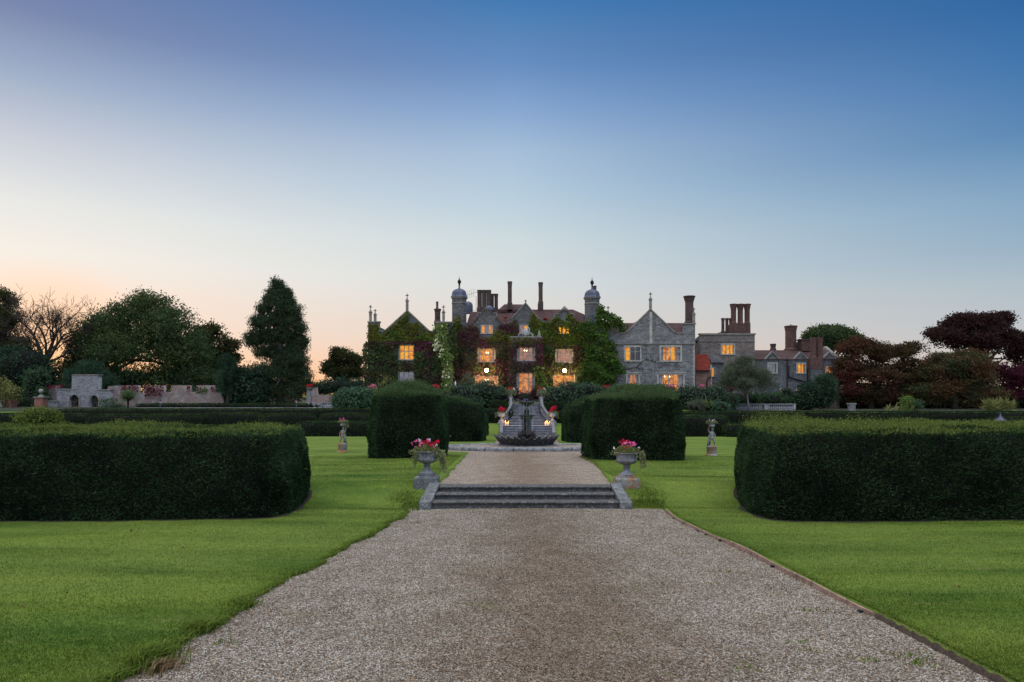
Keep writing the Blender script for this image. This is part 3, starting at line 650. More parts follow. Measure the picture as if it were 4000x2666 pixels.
cx, cy_ = lp(470, 1440); tuft(cx-.08, cy_, 0.07, 500, 0.13, 'small weedy tuft on the left lawn edge between two larger tufts')
tuft(-2.95, 18.9, 0.24, 1300, 0.11, 'long pale grass hanging over the bank beside the left urn', lean=(-.1,-.3))
tuft(3.75, 18.9, 0.28, 1700, 0.12, 'shaggy grass clump on the bank beside the right urn', lean=(.1,-.3))
wr = random.Random(12)
pts_ = []
for i in range(18):
    Y = 5.5+11*wr.random()**1.3; x = float(xl(Y))+0.3+(float(xr(Y))-float(xl(Y))-0.6)*(wr.random() if i % 2 else 0.75+0.25*wr.random()); r_ = wr.uniform(.03,.10); k = int(260*r_)+8
    pts_.append(np.stack([x+rng.normal(0,r_*1.4,k), Y+rng.normal(0,r_*.6,k), np.full(k, 1.1-.061*Y-.04)], 1))
longgrass('weeds', 'scattered low weeds growing through the near gravel', np.concatenate(pts_), 0.04, kind='stuff', cat='weeds')
Ys_ = np.linspace(3.6, 7.35, 60); V = []
for y_ in Ys_:
    x_ = float(xr(y_)); z_ = float(GZ(x_+.02, y_)); V += [(x_-.05, y_, z_-.08), (x_-.028+.012*math.sin(y_*23), y_, z_-.03), (x_+.01+.01*math.sin(y_*31), y_, z_+.004)]
ii = np.arange(180).reshape(60, 3); tag(npmesh('soil_edge', np.array(V), np.stack([ii[:-1,:-1], ii[:-1,1:], ii[1:,1:], ii[1:,:-1]], -1).reshape(-1,4), plain('raw_soil', (.06,.042,.03), .95, var=.4, sc_=20)), kind='structure', label='raw soil lip where the timber edging stops')
# a few fallen leaves
k = 90; Y = 6+12*rng.uniform(0,1,k); x = np.where(rng.uniform(0,1,k) < .5, xl(Y)-rng.uniform(.2,6,k), xr(Y)+rng.uniform(.2,6,k))
V, Fq = leaves(np.stack([x, Y, GZ(x, Y)+.012], 1), 0.05, 0.7, nrm=np.tile([0,0,1.0],(k,1)), spread=.3); V[:,2] = np.maximum(V[:,2], GZ(V[:,0],V[:,1])+.008)
tag(npmesh('fallen_leaves', V, Fq, LM['dead'], attr=np.repeat(rng.uniform(0,1,k),4)), kind='stuff', label='brown fallen leaves dotted over the lawns', cat='leaves')
# bare soil strips along the feet of the near hedges are part of the hedges' ground

# dark planting beds at the back of the garden
def bed_b(t, o):
    s = T(t); n = s.noise(s.co(), 1.5, 5.0, .7); s.pbr(o, s.mix(s.map(n, .35, .65), (0.018,0.02,0.012), (0.035,0.045,0.02)), .95, s.bump(n, .8, .2))
for nm, xa, xb, ya, lb in (('planting_bed', 9.5, 300, 68.5, 'dark planted bed under the maples'), ('planting_bed', -300, -7, 70.5, 'dark planted bed before the garden walls')):
    gx_ = np.sort(np.where(xa > 0, 1, -1)*np.geomspace(min(abs(xa),abs(xb)), 300, 50)); gy_ = np.geomspace(ya, 400, 60); XX, YY = np.meshgrid(gx_, gy_); VV = np.stack([XX, YY, GZ(XX, YY)+.05], -1).reshape(-1,3); ii = np.arange(3000).reshape(60,50)
    tag(npmesh(nm, VV, np.stack([ii[:-1,:-1], ii[:-1,1:], ii[1:,1:], ii[1:,:-1]], -1).reshape(-1,4), mat('bed_soil_and_groundcover', bed_b), smooth=True), kind='structure', label=lb)
# ------------------------------------------------------------------ clipped hedges
def chaikin(p, k=2):
    for _ in range(k):
        q = []
        for i in range(len(p)):
            a, b = np.array(p[i]), np.array(p[(i+1) % len(p)]); q += [tuple(a*.85+b*.15), tuple(a*.15+b*.85)]
        p = q
    return p
def resample(p, step):
    out = []
    for i in range(len(p)):
        a, b = np.array(p[i]), np.array(p[(i+1) % len(p)]); n = max(1, int(np.linalg.norm(b-a)/step))
        out += [a+(b-a)*j/n for j in range(n)]
    return np.array(out)
def hedge(name, label, plan, top, dens=500, size=0.07, m='box', mtop='box', shoots=0, dome=0.0, bulge=0.0, group=None, rnd=2, shoot_h=0.1, cat='hedge', rough=0.05, edge=0.08, domec=None, tall=None, soil=False):
    """plan: corners (x, y); top: level of the clipped top; tiny sprays of leaf cover a twiggy body"""
    pl = resample(chaikin(plan, rnd), 0.35 if size < 0.12 else 0.7); c0 = pl.mean(0); n = len(pl)
    gz_ = GZ(pl[:,0], pl[:,1]); t = thing(name, label, cat, (c0[0], c0[1], float(gz_.min())), group)
    ext = np.abs(pl-c0).max(0)
    def ztop(x, y):
        dc = domec or c0; q = ((x-dc[0])/(ext[0]*.72))**2+((y-dc[1])/(ext[1]*.85))**2
        return top + dome*np.exp(-(q**2)*1.2) + rough*np.sin(x*2.1+y*1.3)*np.cos(x*0.9-y*1.7)
    nrm2 = np.roll(pl, -1, 0)-np.roll(pl, 1, 0); nrm2 = unit(np.stack([nrm2[:,1], -nrm2[:,0], np.zeros(n)], 1))[:,:2]
    if ((nrm2*(pl-c0)).sum(1)).mean() < 0: nrm2 = -nrm2
    H = 7; rings = []; ins = min(.12, size*1.1)
    ts = [0, .15, .35, .6, .85, .97, 1.0]
    for k, tt in enumerate(ts):
        o_ = bulge*math.sin(math.pi*min(1, tt*1.1+.12))*0.6 + (0 if tt < .9 else -edge*(tt-.9)*10) - 0.05 - ins
        q = pl+nrm2*o_; z = gz_-0.05+(ztop(q[:,0], q[:,1])-0.06-ins-gz_)*tt; rings.append(np.stack([q[:,0], q[:,1], z], 1))
    # concentric rings close the top
    for f in (.8, .55, .3, .08):
        q = c0+(pl+nrm2*(-edge)-c0)*f; rings.append(np.stack([q[:,0], q[:,1], ztop(q[:,0], q[:,1])-0.06-ins], 1))
    Vv = np.concatenate(rings); K = len(rings); ii = np.arange(K*n).reshape(K, n); j2 = np.roll(ii, -1, 1)
    Fv = np.stack([ii[:-1], j2[:-1], j2[1:], ii[1:]], -1).reshape(-1,4)
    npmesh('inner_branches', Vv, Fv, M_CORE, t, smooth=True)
    # leaf points: area-weighted over the clipped skin, which stands proud of the twigs
    Vv = Vv.copy(); nb = len(ts)*n; wv = np.tile(nrm2, (len(ts),1)); Vv[:nb,:2] += wv*(ins+.05); Vv[n:,2] += ins*np.minimum(1, (Vv[n:,2]-gz_.min())/max(.5, top-gz_.min()))
    Vv[nb:,:2] = c0+(Vv[nb:,:2]-c0)*1.03
    A, B, C, D = Vv[Fv[:,0]], Vv[Fv[:,1]], Vv[Fv[:,2]], Vv[Fv[:,3]]
    nn_ = np.cross(B-A, D-A); ar = np.linalg.norm(nn_, axis=1); nf = nn_/np.maximum(ar[:,None], 1e-9)
    flip = ((A-np.array([c0[0], c0[1], top-1.0]))*nf).sum(1) < 0; nf[flip] *= -1
    vis = np.where((nf[:,1] > 0.4) & (nf[:,2] < .5), 0.25, 1.0)
    wgt = ar*vis; N_ = int(wgt.sum()*dens); fi = rng.choice(len(Fv), N_, p=wgt/wgt.sum())
    s_, r_ = rng.uniform(0,1,N_)[:,None], rng.uniform(0,1,N_)[:,None]
    p = (A[fi]*(1-s_)+B[fi]*s_)*(1-r_)+(D[fi]*(1-s_)+C[fi]*s_)*r_; nv = nf[fi]
    p = p+nv*(-.03+rough*0.9*noise3(p, 1.6, 2.0)+0.03*noise3(p, 6.0, 1.0)+0.02)[:,None]
    istop = nv[:,2] > .6; tz = ztop(p[:,0], p[:,1])
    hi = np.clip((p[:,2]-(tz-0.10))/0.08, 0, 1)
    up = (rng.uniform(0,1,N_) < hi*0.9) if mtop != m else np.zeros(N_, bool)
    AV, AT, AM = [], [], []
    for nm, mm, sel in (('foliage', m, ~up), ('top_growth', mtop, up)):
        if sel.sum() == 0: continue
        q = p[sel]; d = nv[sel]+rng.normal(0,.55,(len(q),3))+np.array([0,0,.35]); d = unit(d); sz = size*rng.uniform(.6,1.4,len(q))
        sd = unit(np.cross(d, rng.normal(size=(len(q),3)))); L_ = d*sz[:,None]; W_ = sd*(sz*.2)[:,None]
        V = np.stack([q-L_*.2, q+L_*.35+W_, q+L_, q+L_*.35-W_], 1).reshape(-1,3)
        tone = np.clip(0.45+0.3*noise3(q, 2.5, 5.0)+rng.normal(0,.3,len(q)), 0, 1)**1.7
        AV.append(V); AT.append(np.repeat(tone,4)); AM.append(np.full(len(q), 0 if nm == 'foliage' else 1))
    if shoots:
        k = np.where(istop | (hi > .7))[0]; k = rng.choice(k, min(shoots, len(k)*3)); b = p[k]; cl = np.clip(0.6+0.7*noise3(b, 1.1, 9.0), .1, 1.6)
        if tall: cl = cl*tall(b)
        hgt = shoot_h*rng.uniform(.4,1.4,len(k))*cl
        d = unit(np.array([0,0,1.0])+rng.normal(0,.28,(len(k),3))); q = []; 
        for j in range(5):
            q.append(b+d*(hgt*j/4.5)[:,None]+rng.normal(0,.008,(len(k),3)))
        q = np.concatenate(q); dd = unit(np.tile(d,(5,1))*0.7+rng.normal(0,.6,(len(q),3))); sz = size*0.85*rng.uniform(.6,1.2,len(q)); sd = unit(np.cross(dd, rng.normal(size=(len(q),3))))
        V = np.stack([q, q+dd*(sz*.45)[:,None]+sd*(sz*.17)[:,None], q+dd*sz[:,None], q+dd*(sz*.45)[:,None]-sd*(sz*.17)[:,None]], 1).reshape(-1,3)
        AV.append(V); AT.append(np.repeat(np.clip(rng.normal(.6,.25,len(q)),0,1),4)); AM.append(np.full(len(q), 1))
    AV = np.concatenate(AV); fo_ = npmesh('foliage', AV, np.arange(len(AV)).reshape(-1,4), LM[m], t, np.concatenate(AT))
    fo_.data.materials.append(LM[mtop]); fo_.data.polygons.foreach_set('material_index', np.concatenate(AM).astype(np.int32))
    if soil:
        q0 = pl+nrm2*-.2; q1 = pl+nrm2*(.16+.07*np.sin(np.arange(n)*1.7))[:,None]
        Vs = np.concatenate([np.stack([q0[:,0], q0[:,1], GZ(q0[:,0], q0[:,1])+.006], 1), np.stack([q1[:,0], q1[:,1], GZ(q1[:,0], q1[:,1])+.006], 1)])
        a_ = np.arange(n); b_ = (a_+1) % n; npmesh('bare_soil', Vs, np.stack([a_, b_, b_+n, a_+n], 1), M_SOIL, t)
    return t
def tl(b): return 1+1.3*np.clip((b[:,0]-3.9)*0, 0, 1)
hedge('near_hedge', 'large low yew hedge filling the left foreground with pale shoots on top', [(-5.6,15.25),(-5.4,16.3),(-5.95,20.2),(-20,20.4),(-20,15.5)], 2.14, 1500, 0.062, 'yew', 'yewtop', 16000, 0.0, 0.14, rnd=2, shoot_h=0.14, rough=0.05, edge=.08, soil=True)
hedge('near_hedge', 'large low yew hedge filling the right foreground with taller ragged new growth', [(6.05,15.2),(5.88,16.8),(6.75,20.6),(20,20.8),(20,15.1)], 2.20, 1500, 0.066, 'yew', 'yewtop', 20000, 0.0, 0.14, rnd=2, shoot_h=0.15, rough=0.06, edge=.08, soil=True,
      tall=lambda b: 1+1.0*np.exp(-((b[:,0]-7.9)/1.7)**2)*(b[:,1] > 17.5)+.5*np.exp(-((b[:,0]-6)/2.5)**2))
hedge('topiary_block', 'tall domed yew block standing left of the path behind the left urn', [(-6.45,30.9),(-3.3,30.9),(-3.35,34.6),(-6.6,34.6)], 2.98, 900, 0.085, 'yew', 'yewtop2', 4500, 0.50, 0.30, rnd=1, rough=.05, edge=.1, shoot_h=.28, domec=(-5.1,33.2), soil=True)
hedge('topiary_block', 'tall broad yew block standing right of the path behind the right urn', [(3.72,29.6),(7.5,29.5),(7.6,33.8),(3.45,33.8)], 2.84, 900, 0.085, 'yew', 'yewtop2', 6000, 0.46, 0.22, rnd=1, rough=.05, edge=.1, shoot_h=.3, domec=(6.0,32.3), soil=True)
hedge('topiary_block', 'smaller yew block behind the left one and beside the fountain pool', [(-5.6,52),(-2.25,52),(-2.2,56),(-5.6,56)], 2.25, 450, 0.11, 'yew', 'yewtop2', 900, .5, .15, rnd=2, rough=.05, edge=.3, domec=(-4.6,54))
hedge('topiary_block', 'smaller yew block behind the right one and right of the fountain', [(4.3,49.6),(7.9,49.6),(7.9,54),(3.85,54)], 2.25, 450, 0.11, 'yew', 'yewtop2', 900, .55, .15, rnd=2, rough=.05, edge=.3, domec=(6.2,52))
hedge('clipped_hedge', 'low rounded yew block just behind the smaller left topiary', [(-4.8,66),(-2.45,66),(-2.45,69.5),(-4.8,69.5)], 1.05, 200, .14, 'yew', rnd=2, edge=.2, rough=.03)
hedge('clipped_hedge', 'low rounded yew block just behind the smaller right topiary', [(5.5,64.5),(8.2,64.5),(8.2,68),(5.5,68)], 1.05, 200, .14, 'yew', rnd=2, edge=.2, rough=.03)
hedge('clipped_hedge', 'flat topped hedge left of the stair foot behind the red flowered urn', [(-5.2,74),(-1.15,74),(-1.15,75.6),(-5.2,75.6)], 1.33, 160, .15, 'yew', rnd=1, edge=.12, rough=.02)
hedge('clipped_hedge', 'flat topped hedge right of the stair foot behind the red flowered urn', [(4.3,74),(8.2,74),(8.2,75.6),(4.3,75.6)], 1.15, 160, .15, 'yew', rnd=1, edge=.12, rough=.02)
hedge('clipped_hedge', 'square clipped bush left of the stair under the rhododendrons', [(-2.5,76.4),(-0.55,76.4),(-0.55,78.2),(-2.5,78.2)], 2.25, 200, .15, 'box', rnd=2, edge=.2, rough=.03)
hedge('clipped_hedge', 'square clipped bush right of the stair under the rhododendrons', [(4.1,76.4),(5.9,76.4),(5.9,78.2),(4.1,78.2)], 2.12, 200, .15, 'box', rnd=2, edge=.2, rough=.03)
def hx_(u0, u1, v, Y, d, label, m='box', dens=110, size=.15, rnd=2, lo=None, **k):
    k.setdefault('mtop', 'hedgetop')
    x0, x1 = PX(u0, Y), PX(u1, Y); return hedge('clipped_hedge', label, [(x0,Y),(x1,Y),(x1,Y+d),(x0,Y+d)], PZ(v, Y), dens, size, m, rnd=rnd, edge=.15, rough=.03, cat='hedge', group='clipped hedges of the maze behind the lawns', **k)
hx_(1240, 1452, 1619, 66, 3.0, 'deep flat hedge behind the left statue')
hx_(1005, 1218, 1619, 67, 2.2, 'first short maze hedge left of the hedge behind the left statue')
hx_(772, 1000, 1615, 68.5, 2.2, 'second short maze hedge from the hedge behind the left statue')
hx_(550, 768, 1620, 67, 2.2, 'third short maze hedge from the hedge behind the left statue')
hx_(322, 545, 1621, 67, 2.2, 'maze hedge in front of the two arched ruin openings')
hx_(80, 326, 1617, 68.5, 2.2, 'maze hedge with the pointed metal canopy rising before its middle')
hx_(-160, 76, 1617, 66, 2.6, 'maze hedge at the left margin under the brick gate piers')
hx_(1150, 1440, 1648, 63.6, 1.6, 'lowest hedge step between two maze hedges left of the tall block')
hx_(214, 2000, 1598, 74.3, 1.6, 'longest flat hedge running behind all the left maze hedges', rnd=1)
hx_(525, 1235, 1577, 89, 1.4, 'thin far hedge below the battlemented brick wall', rnd=1, dens=60, size=.2)
hx_(2660, 2856, 1627, 63, 3.2, 'deep flat hedge behind the right statue')
hx_(2840, 3010, 1655, 61.5, 1.8, 'low hedge step to the right of the hedge behind the right statue')
hx_(2560, 4200, 1608, 73, 1.6, 'longest flat hedge running behind the right lawn under the maples', rnd=1)
hx_(3890, 4200, 1632, 66, 2.0, 'short maze hedge at the right margin beside the pointed canopy')
hx_(45, 92, 1562, 92, 2.0, 'dark clipped hedge seen through the brick gateway', dens=80, size=.2, m='yew')
hx_(3145, 3178, 1518, 84, 1.5, 'square clipped yew before the lit ground floor rooms of the service range')
hx_(3060, 3100, 1519, 84, 1.5, 'narrow clipped yew beside the grey olive tree')

# ------------------------------------------------------------------ the near steps
NX0, NX1 = -2.0, 2.72
st = thing('garden_steps', 'three worn stone steps between two sloping blocks in the middle of the path', 'steps', ((NX0+NX1)/2, 18.1, 0.0))
def step(x0, x1, y, z0, z1, depth, top=0.055, nose=0.045):
    pr = [(0, z0-.05), (0, z1-top-.03), (-nose*.5, z1-top-.02), (-nose*.6, z1-top), (-nose, z1-top+.008), (-nose-.012, z1-top*.5), (-nose, z1-.008), (-nose+.012, z1), (depth, z1), (depth, z0-.05)]
    pr = [(a, b) for a, b in pr]; V = []; 
    for x in (x0, x1): V += [(x, y+a, b) for a, b in pr]
    n = len(pr); f = [(k, (k+1) % n, n+(k+1) % n, n+k) for k in range(n)]+[tuple(range(n))[::-1], tuple(range(n, 2*n))]
    return MB().add(V, f)
for k in range(3):
    step(NX0-.12*(2-k)*.5, NX1+.1*(2-k)*.5, 18.1+.4*k, -.15 if k == 0 else .15*k-.02, .15*(k+1), .46 if k < 2 else .42).build('step', M_STEP, st, smooth=False)
for sgn, xx, lab in ((-1, NX0, 'cracked sloping block at the left end'), (1, NX1, None)):
    b = MB(); i0 = xx+sgn*.02; i1 = xx+sgn*.31
    fl = -sgn*-.12
    pts = []
    for (yy, zz, dx) in ((17.95, -.12, .15), (17.95, .15, .14), (18.12, .21, .11), (19.15, .52, 0), (19.3, -.12, 0)):
        pts += [(i0+sgn*dx*.8, yy, zz), (i1+sgn*dx, yy, zz)]
    b.hull(pts); o = b.build('cheek_block', M_PEDG, st, bevel=.02)
    if lab: o['label'] = lab
# gravel spilt on the lower tread
# ------------------------------------------------------------------ the timber edging
te = thing('timber_edging', 'weathered wooden boards edging the right side of the near gravel', 'edging', (4.2, 12, .3))
cuts = [7.35, 9.3, 11.4, 13.3, 15.2, 17.3]
for a, b_ in zip(cuts[:-1], cuts[1:]):
    Ys = np.linspace(a+.01, b_-.01, 12); mb = MB()
    pts = [(float(xr(y))-.035+.01*math.sin(a*7), y, float(GZ(xr(y)+.05, y))+.012+.012*math.sin(a*3.1)+.01*math.sin(y*2.3)) for y in Ys]
    mb.sweep([(-.014,-.16),(.014,-.16),(.014,-.006),(.006,.004),(-.014,.002)], pts); mb.build('board', M_WOOD, te)
for y in (7.55, 10.1, 12.6, 13.4, 13.9, 15.1, 16.0):
    x = float(xr(y))-.075; z = float(GZ(x+.1, y)); MB().box(x-.022, x+.022, y-.03, y+.03, z-.2, z-.025).build('peg', M_IRON, te, bevel=.004)
# ------------------------------------------------------------------ urns
def urn(name, label, x, Y, z, s, m_bowl, m_base, ped=True, group=None, rot=0.0, pw=.34, ph=.21):
    """a fluted tazza on a moulded foot; s = rim radius"""
    t = thing(name, label, 'urn', (x, Y, z), group); z0 = z
    if ped:
        MB().hull([(x+a*pw, Y+b*pw*.9, z+c) for a in (-1,1) for b in (-1,1) for c in (-.4, ph*.72)]+[(x+a*pw*.8, Y+b*pw*.72, z+ph) for a in (-1,1) for b in (-1,1)]).build('plinth', m_base, t, bevel=.012)
        z0 = z+ph
    k = s/.36
    MB().hull([(x+a*.23*k, Y+b*.23*k, z0+c) for a in (-1,1) for b in (-1,1) for c in (-.005, .05*k)]).build('foot_slab', m_base, t, bevel=.01)
    foot = [(.205,.045),(.21,.075),(.185,.09),(.15,.115),(.105,.16),(.085,.21),(.082,.25),(.105,.262),(.105,.278),(.085,.29),(.09,.32),(.12,.335),(.12,.35),(.10,.36)]
    MB().lathe(x, Y, [(r*k, z0+h*k) for r, h in foot], 28).build('stem', m_base if m_base is M_URNO and False else m_bowl, t, smooth=True, auto=40)
    bowl = [(.10,.355),(.20,.375),(.27,.415),(.305,.46),(.31,.50),(.285,.51),(.29,.53),(.30,.62),(.31,.66),(.36,.685),(.365,.70),(.355,.712),(.325,.70),(.31,.64),(.1,.62)]
    MB().lathe(x, Y, [(r*k, z0+h*k) for r, h in bowl], 56, rfun=lambda a, zz, r: 1+(.02*math.cos(14*a) if z0+.40*k < zz < z0+.64*k else 0)).build('bowl', m_bowl, t, smooth=True, auto=35)
    return t, z0+.70*k
def plant(name, label, x, Y, z, s, flows, trail=(), leaf='pale', n=900, size=.045, hh=.2, cat='flowers', group=None, seed=0):
    """bedding plants in an urn: leaves, flower heads and stems that trail over the rim"""
    t = thing(name, label, cat, (x, Y, z), group); rg = np.random.default_rng(seed+11)
    a = rg.uniform(0, 6.28, n); r = s*np.sqrt(rg.uniform(0,1,n)); p = np.stack([x+r*np.cos(a), Y+r*np.sin(a), z+hh*(1-(r/s)**2*.7)*rg.uniform(-.1,1,n)], 1)
    leaf_obj('leaves', LM[leaf], t, p, size, rg.uniform(0,1,n), aspect=.85, up=(0,-.2,.6))
    for (mm, lst, fs) in flows:
        q = []
        for (dx, dz, rr_) in lst:
            k = 16; dy = rg.uniform(-.6,.5)*s; d = unit(rg.normal(size=(k,3))); q.append(np.array([x+dx, Y+dy, z+dz])+d*rr_)
        q = np.concatenate(q); leaf_obj('blossom', LM[mm], t, q, fs, rg.uniform(0,1,len(q)), aspect=1.0)
        mb = MB()
        for (dx, dz, rr_) in lst: mb.tube([(x+dx*.6, Y, z), (x+dx*.85, Y, z+dz*.6), (x+dx, Y, z+dz)], [.004*s/.3]*3, 4)
        mb.build('flower_stalks', LM['box'], t)
    if trail:
        q = []
        for (dx, ln, wd, cnt) in trail:
            for _ in range(cnt):
                ax = dx+rg.normal(0, wd); l = ln*rg.uniform(.35,1); k = max(6, int(l/size*5)); s_ = np.linspace(0,1,k)
                yy = -math.sqrt(max(0, s*s*1.15-min(abs(ax), s)**2))*rg.uniform(.2,1)
                q.append(np.stack([x+ax*(1+.12*s_)+rg.normal(0,.012,k), Y+yy+rg.normal(0,.012,k), z+.03-l*s_+rg.normal(0,.01,k)], 1))
        q = np.concatenate(q); leaf_obj('trailing_stems', LM['trail'], t, q, size*.95, rg.uniform(0,1,len(q)), aspect=.85, droop=.4)
    return t
def rf(n, sx, z0, z1, seed, cx=0.0, r_=.03):
    g = random.Random(seed); return [(cx+g.uniform(-sx, sx), g.uniform(z0, z1), r_*g.uniform(.7,1.2)) for _ in range(n)]
UL, zb = urn('stone_urn', 'grey stone urn at the left end of the near steps', -2.46, 19.75, .44, .36, M_URN, M_PEDG)
plant('urn_flowers', 'pink and white geraniums with long ivy trails in the left near urn', -2.46, 19.75, zb, .36,
      [('pink', rf(11,.30,.13,.33,1,-.02)+[(-.43,.21,.03),(-.34,.27,.04),(-.35,.10,.03)], .034), ('red', rf(16,.22,.14,.30,2,.10), .036), ('white', [(-.20,.32,.03),(.08,.33,.03),(.30,.19,.03),(-.15,.22,.02)], .032)],
      [(.43,.66,.035,26),(-.30,.50,.03,9),(.30,.25,.05,6),(-.42,.14,.03,3)], n=1500, seed=1)
UR, zb = urn('stone_urn', 'rust lichened stone urn at the right end of the near steps', 3.30, 19.65, .41, .36, M_URN, M_URNO)
plant('urn_flowers', 'bright pink geraniums with one ivy trail in the right near urn', 3.30, 19.65, zb, .36,
      [('pink', rf(10,.16,.14,.30,5,.06)+[(.22,.24,.05),(.18,.27,.04)], .036), ('red', rf(13,.17,.12,.36,6,-.05), .034), ('white', [(.22,.25,.03),(.36,.12,.03),(-.05,.27,.03),(-.38,.13,.02)], .03)],
      [(.42,.52,.04,20),(.30,.20,.05,8),(-.36,.10,.05,5)], n=1500, seed=2)
# ------------------------------------------------------------------ fountain
FX, FY, FG = 0.90, 42.0, float(zup(42.0))-.05
fo = thing('fountain', 'tiered stone fountain with a scalloped shell basin behind a low curved kerb', 'fountain', (FX, FY, FG))
kb = MB()
n = 72; pr = [(-.19,-.12),(-.19,.14),(-.14,.21),(.0,.23),(.14,.21),(.19,.14),(.19,-.12)]
for s_ in range(18):
    a0 = 2*math.pi*s_/18+.01; a1 = 2*math.pi*(s_+1)/18-.004; pts = [(FX+4.7*math.cos(a), FY-1.45+3.1*math.sin(a), float(zup(FY-1.45+3.1*math.sin(a)))-.03) for a in np.linspace(a0, a1, 5)]; kb.sweep(pr, pts)
kb.build('pool_kerb', M_KERB, fo, smooth=False, bevel=.02)
wt = MB(); wt.lathe(0, 0, [(1, FG-.1), (1, FG+.19)], 48); wt.v = [(FX+4.6*a, FY-1.45+3.0*b, float(zup(FY-1.45+3.0*b))+(.11 if c > FG else -.2)) for a, b, c in wt.v]
def water_b(t, o):
    s = T(t); s.pbr(o, (0.018,0.022,0.018), 0.35, s.bump(s.noise(s.co(), 3.0, 3.0), .5, .05), spec=.25)
M_WATER = mat('dark_pool_water', water_b)
wt.build('pool_bed', M_GRAVEL, fo)
MB().lathe(FX, FY, [(1.75, FG-.05),(1.75, FG+.22),(1.55, FG+.26),(1.25, FG+.28),(1.0, FG+.3)], 40).build('basin_plinth', M_KERB, fo, smooth=True, auto=30)
b0 = FG+.12
prof = [(1.30,.0),(1.45,.04),(1.55,.12),(1.53,.14),(1.63,.21),(1.61,.23),(1.71,.31),(1.69,.33),(1.79,.41),(1.78,.43),(1.87,.53),(1.95,.60),(1.92,.63),(1.83,.55),(1.6,.38),(.3,.30)]
NL = 26
b = MB(); b.lathe(FX, FY, [(r, b0+h) for r, h in prof], NL*8, rfun=lambda a, z, r: 1+.065*math.cos(NL*a)*min(1, max(0, (r-1.0)/.5)), zfun=lambda a, z, r: .09*math.cos(NL*a)*min(1, max(0, (r-1.3)/.6)))
b.build('shell_basin', M_BASIN, fo, smooth=True, auto=50)
MB().lathe(FX, FY, [(1.6, b0+.40),(1.6, b0+.405)], 40).build('basin_water', M_WATER, fo)
# dolphins, heads down, tails twined up the shaft
for k in range(4):
    a = math.pi/4+k*math.pi/2+.1; dx, dy = math.cos(a), math.sin(a)
    def q(r, z, tw=0): return (FX+r*math.cos(a+tw), FY+r*math.sin(a+tw), z)
    mb = MB(); mb.tube([q(.60,.30), q(.56,.42), q(.44,.56), q(.26,.62), q(.17,.85), q(.19,1.05,.3), q(.14,1.25,.6), q(.20,1.42,.8), q(.30,1.50,.9)], [.05,.13,.19,.17,.12,.10,.075,.055,.03], 12)
    mb.ball(q(.56,.50), .10, 10, 6); mb.ball(q(.64,.36), .07, 8, 6)
    mb.tube([q(.46,.60,.15), q(.52,.76,.2), q(.44,.82,.22)], [.06,.035,.01], 6)
    mb.tube([q(.30,1.50,.9), q(.40,1.47,1.2)], [.05,.015], 6); mb.tube([q(.30,1.50,.9), q(.42,1.52,.6)], [.05,.015], 6)
    mb.build('dolphin', M_FIG, fo, smooth=True)
MB().lathe(FX, FY, [(.34,.25),(.30,.6),(.23,.9),(.28,1.2),(.20,1.4),(.28,1.5),(.16,1.55)], 16, rfun=lambda a,z,r: 1+.1*math.sin(3*a+z*5)).build('shaft', M_FIG, fo, smooth=True)
def dish(z, r, nm):
    MB().lathe(FX, FY, [(.09,z-.24),(.17,z-.2),(.3*r/.44,z-.11),(r*.9,z-.05),(r,z-.035),(r*1.03,z+.012),(r,z+.045),(r*.93,z+.02),(r*.5,z-.03),(.05,z-.04)], 48, rfun=lambda a, zz, q: 1+.025*math.cos(16*a)).build(nm, M_MOSS, fo, smooth=True, auto=45)
dish(1.68, .46, 'lower_dish')
MB().lathe(FX, FY, [(.14,1.64),(.16,1.72),(.12,1.80),(.155,1.86),(.15,1.98),(.10,2.04),(.05,2.08),(.045,2.25),(.07,2.33),(.06,2.38),(.12,2.44)], 18, rfun=lambda a,z,r: 1+.12*math.cos(6*a) if z < 2.0 else 1).build('upper_stem', M_MOSS, fo, smooth=True)
dish(2.49, .48, 'upper_dish')
MB().lathe(FX, FY, [(.07,2.44),(.03,2.52),(.025,2.56),(.06,2.59),(.065,2.62),(.02,2.65),(.01,2.67)], 12).build('finial', M_FIG, fo, smooth=True)
def wjet_b(t, o):
    s = T(t); tr = s.n('ShaderNodeBsdfTransparent'); g = s.n('ShaderNodeBsdfDiffuse'); g.inputs[0].default_value = (.75,.8,.85,1)
    m_ = s.n('ShaderNodeMixShader'); m_.inputs[0].default_value = .45; s.l(tr.outputs[0], m_.inputs[1]); s.l(g.outputs[0], m_.inputs[2]); s.l(m_.outputs[0], o.inputs[0])
M_JET = mat('falling_water', wjet_b)
mb = MB()
for k in range(14):
    a = 2*math.pi*k/14+.2; r_ = .455; mb.tube([(FX+r_*math.cos(a), FY+r_*math.sin(a), 2.46), (FX+(r_+.01)*math.cos(a), FY+(r_+.01)*math.sin(a), .50)], [.0055,.0045], 4)
for k in range(9):
    a = 2*math.pi*k/9; r_ = .44; mb.tube([(FX+r_*math.cos(a), FY+r_*math.sin(a), 1.65), (FX+r_*math.cos(a), FY+r_*math.sin(a), .50)], [.005,.004], 4)
mb.build('falling_water', M_JET, fo)
q = []
for zz, rr_, ln in ((2.45,.45,.30),(1.64,.43,.28)):
    for _ in range(60):
        a = rng.uniform(0,6.28); l = ln*rng.uniform(.1,1)**1.5; s_ = np.linspace(0,1,7); q.append(np.stack([FX+rr_*np.cos(a)+0*s_, FY+rr_*np.sin(a)+0*s_, zz-l*s_], 1))
q = np.concatenate(q); leaf_obj('hanging_moss', LM['bright'], fo, q, .045, droop=3.0, aspect=.5)
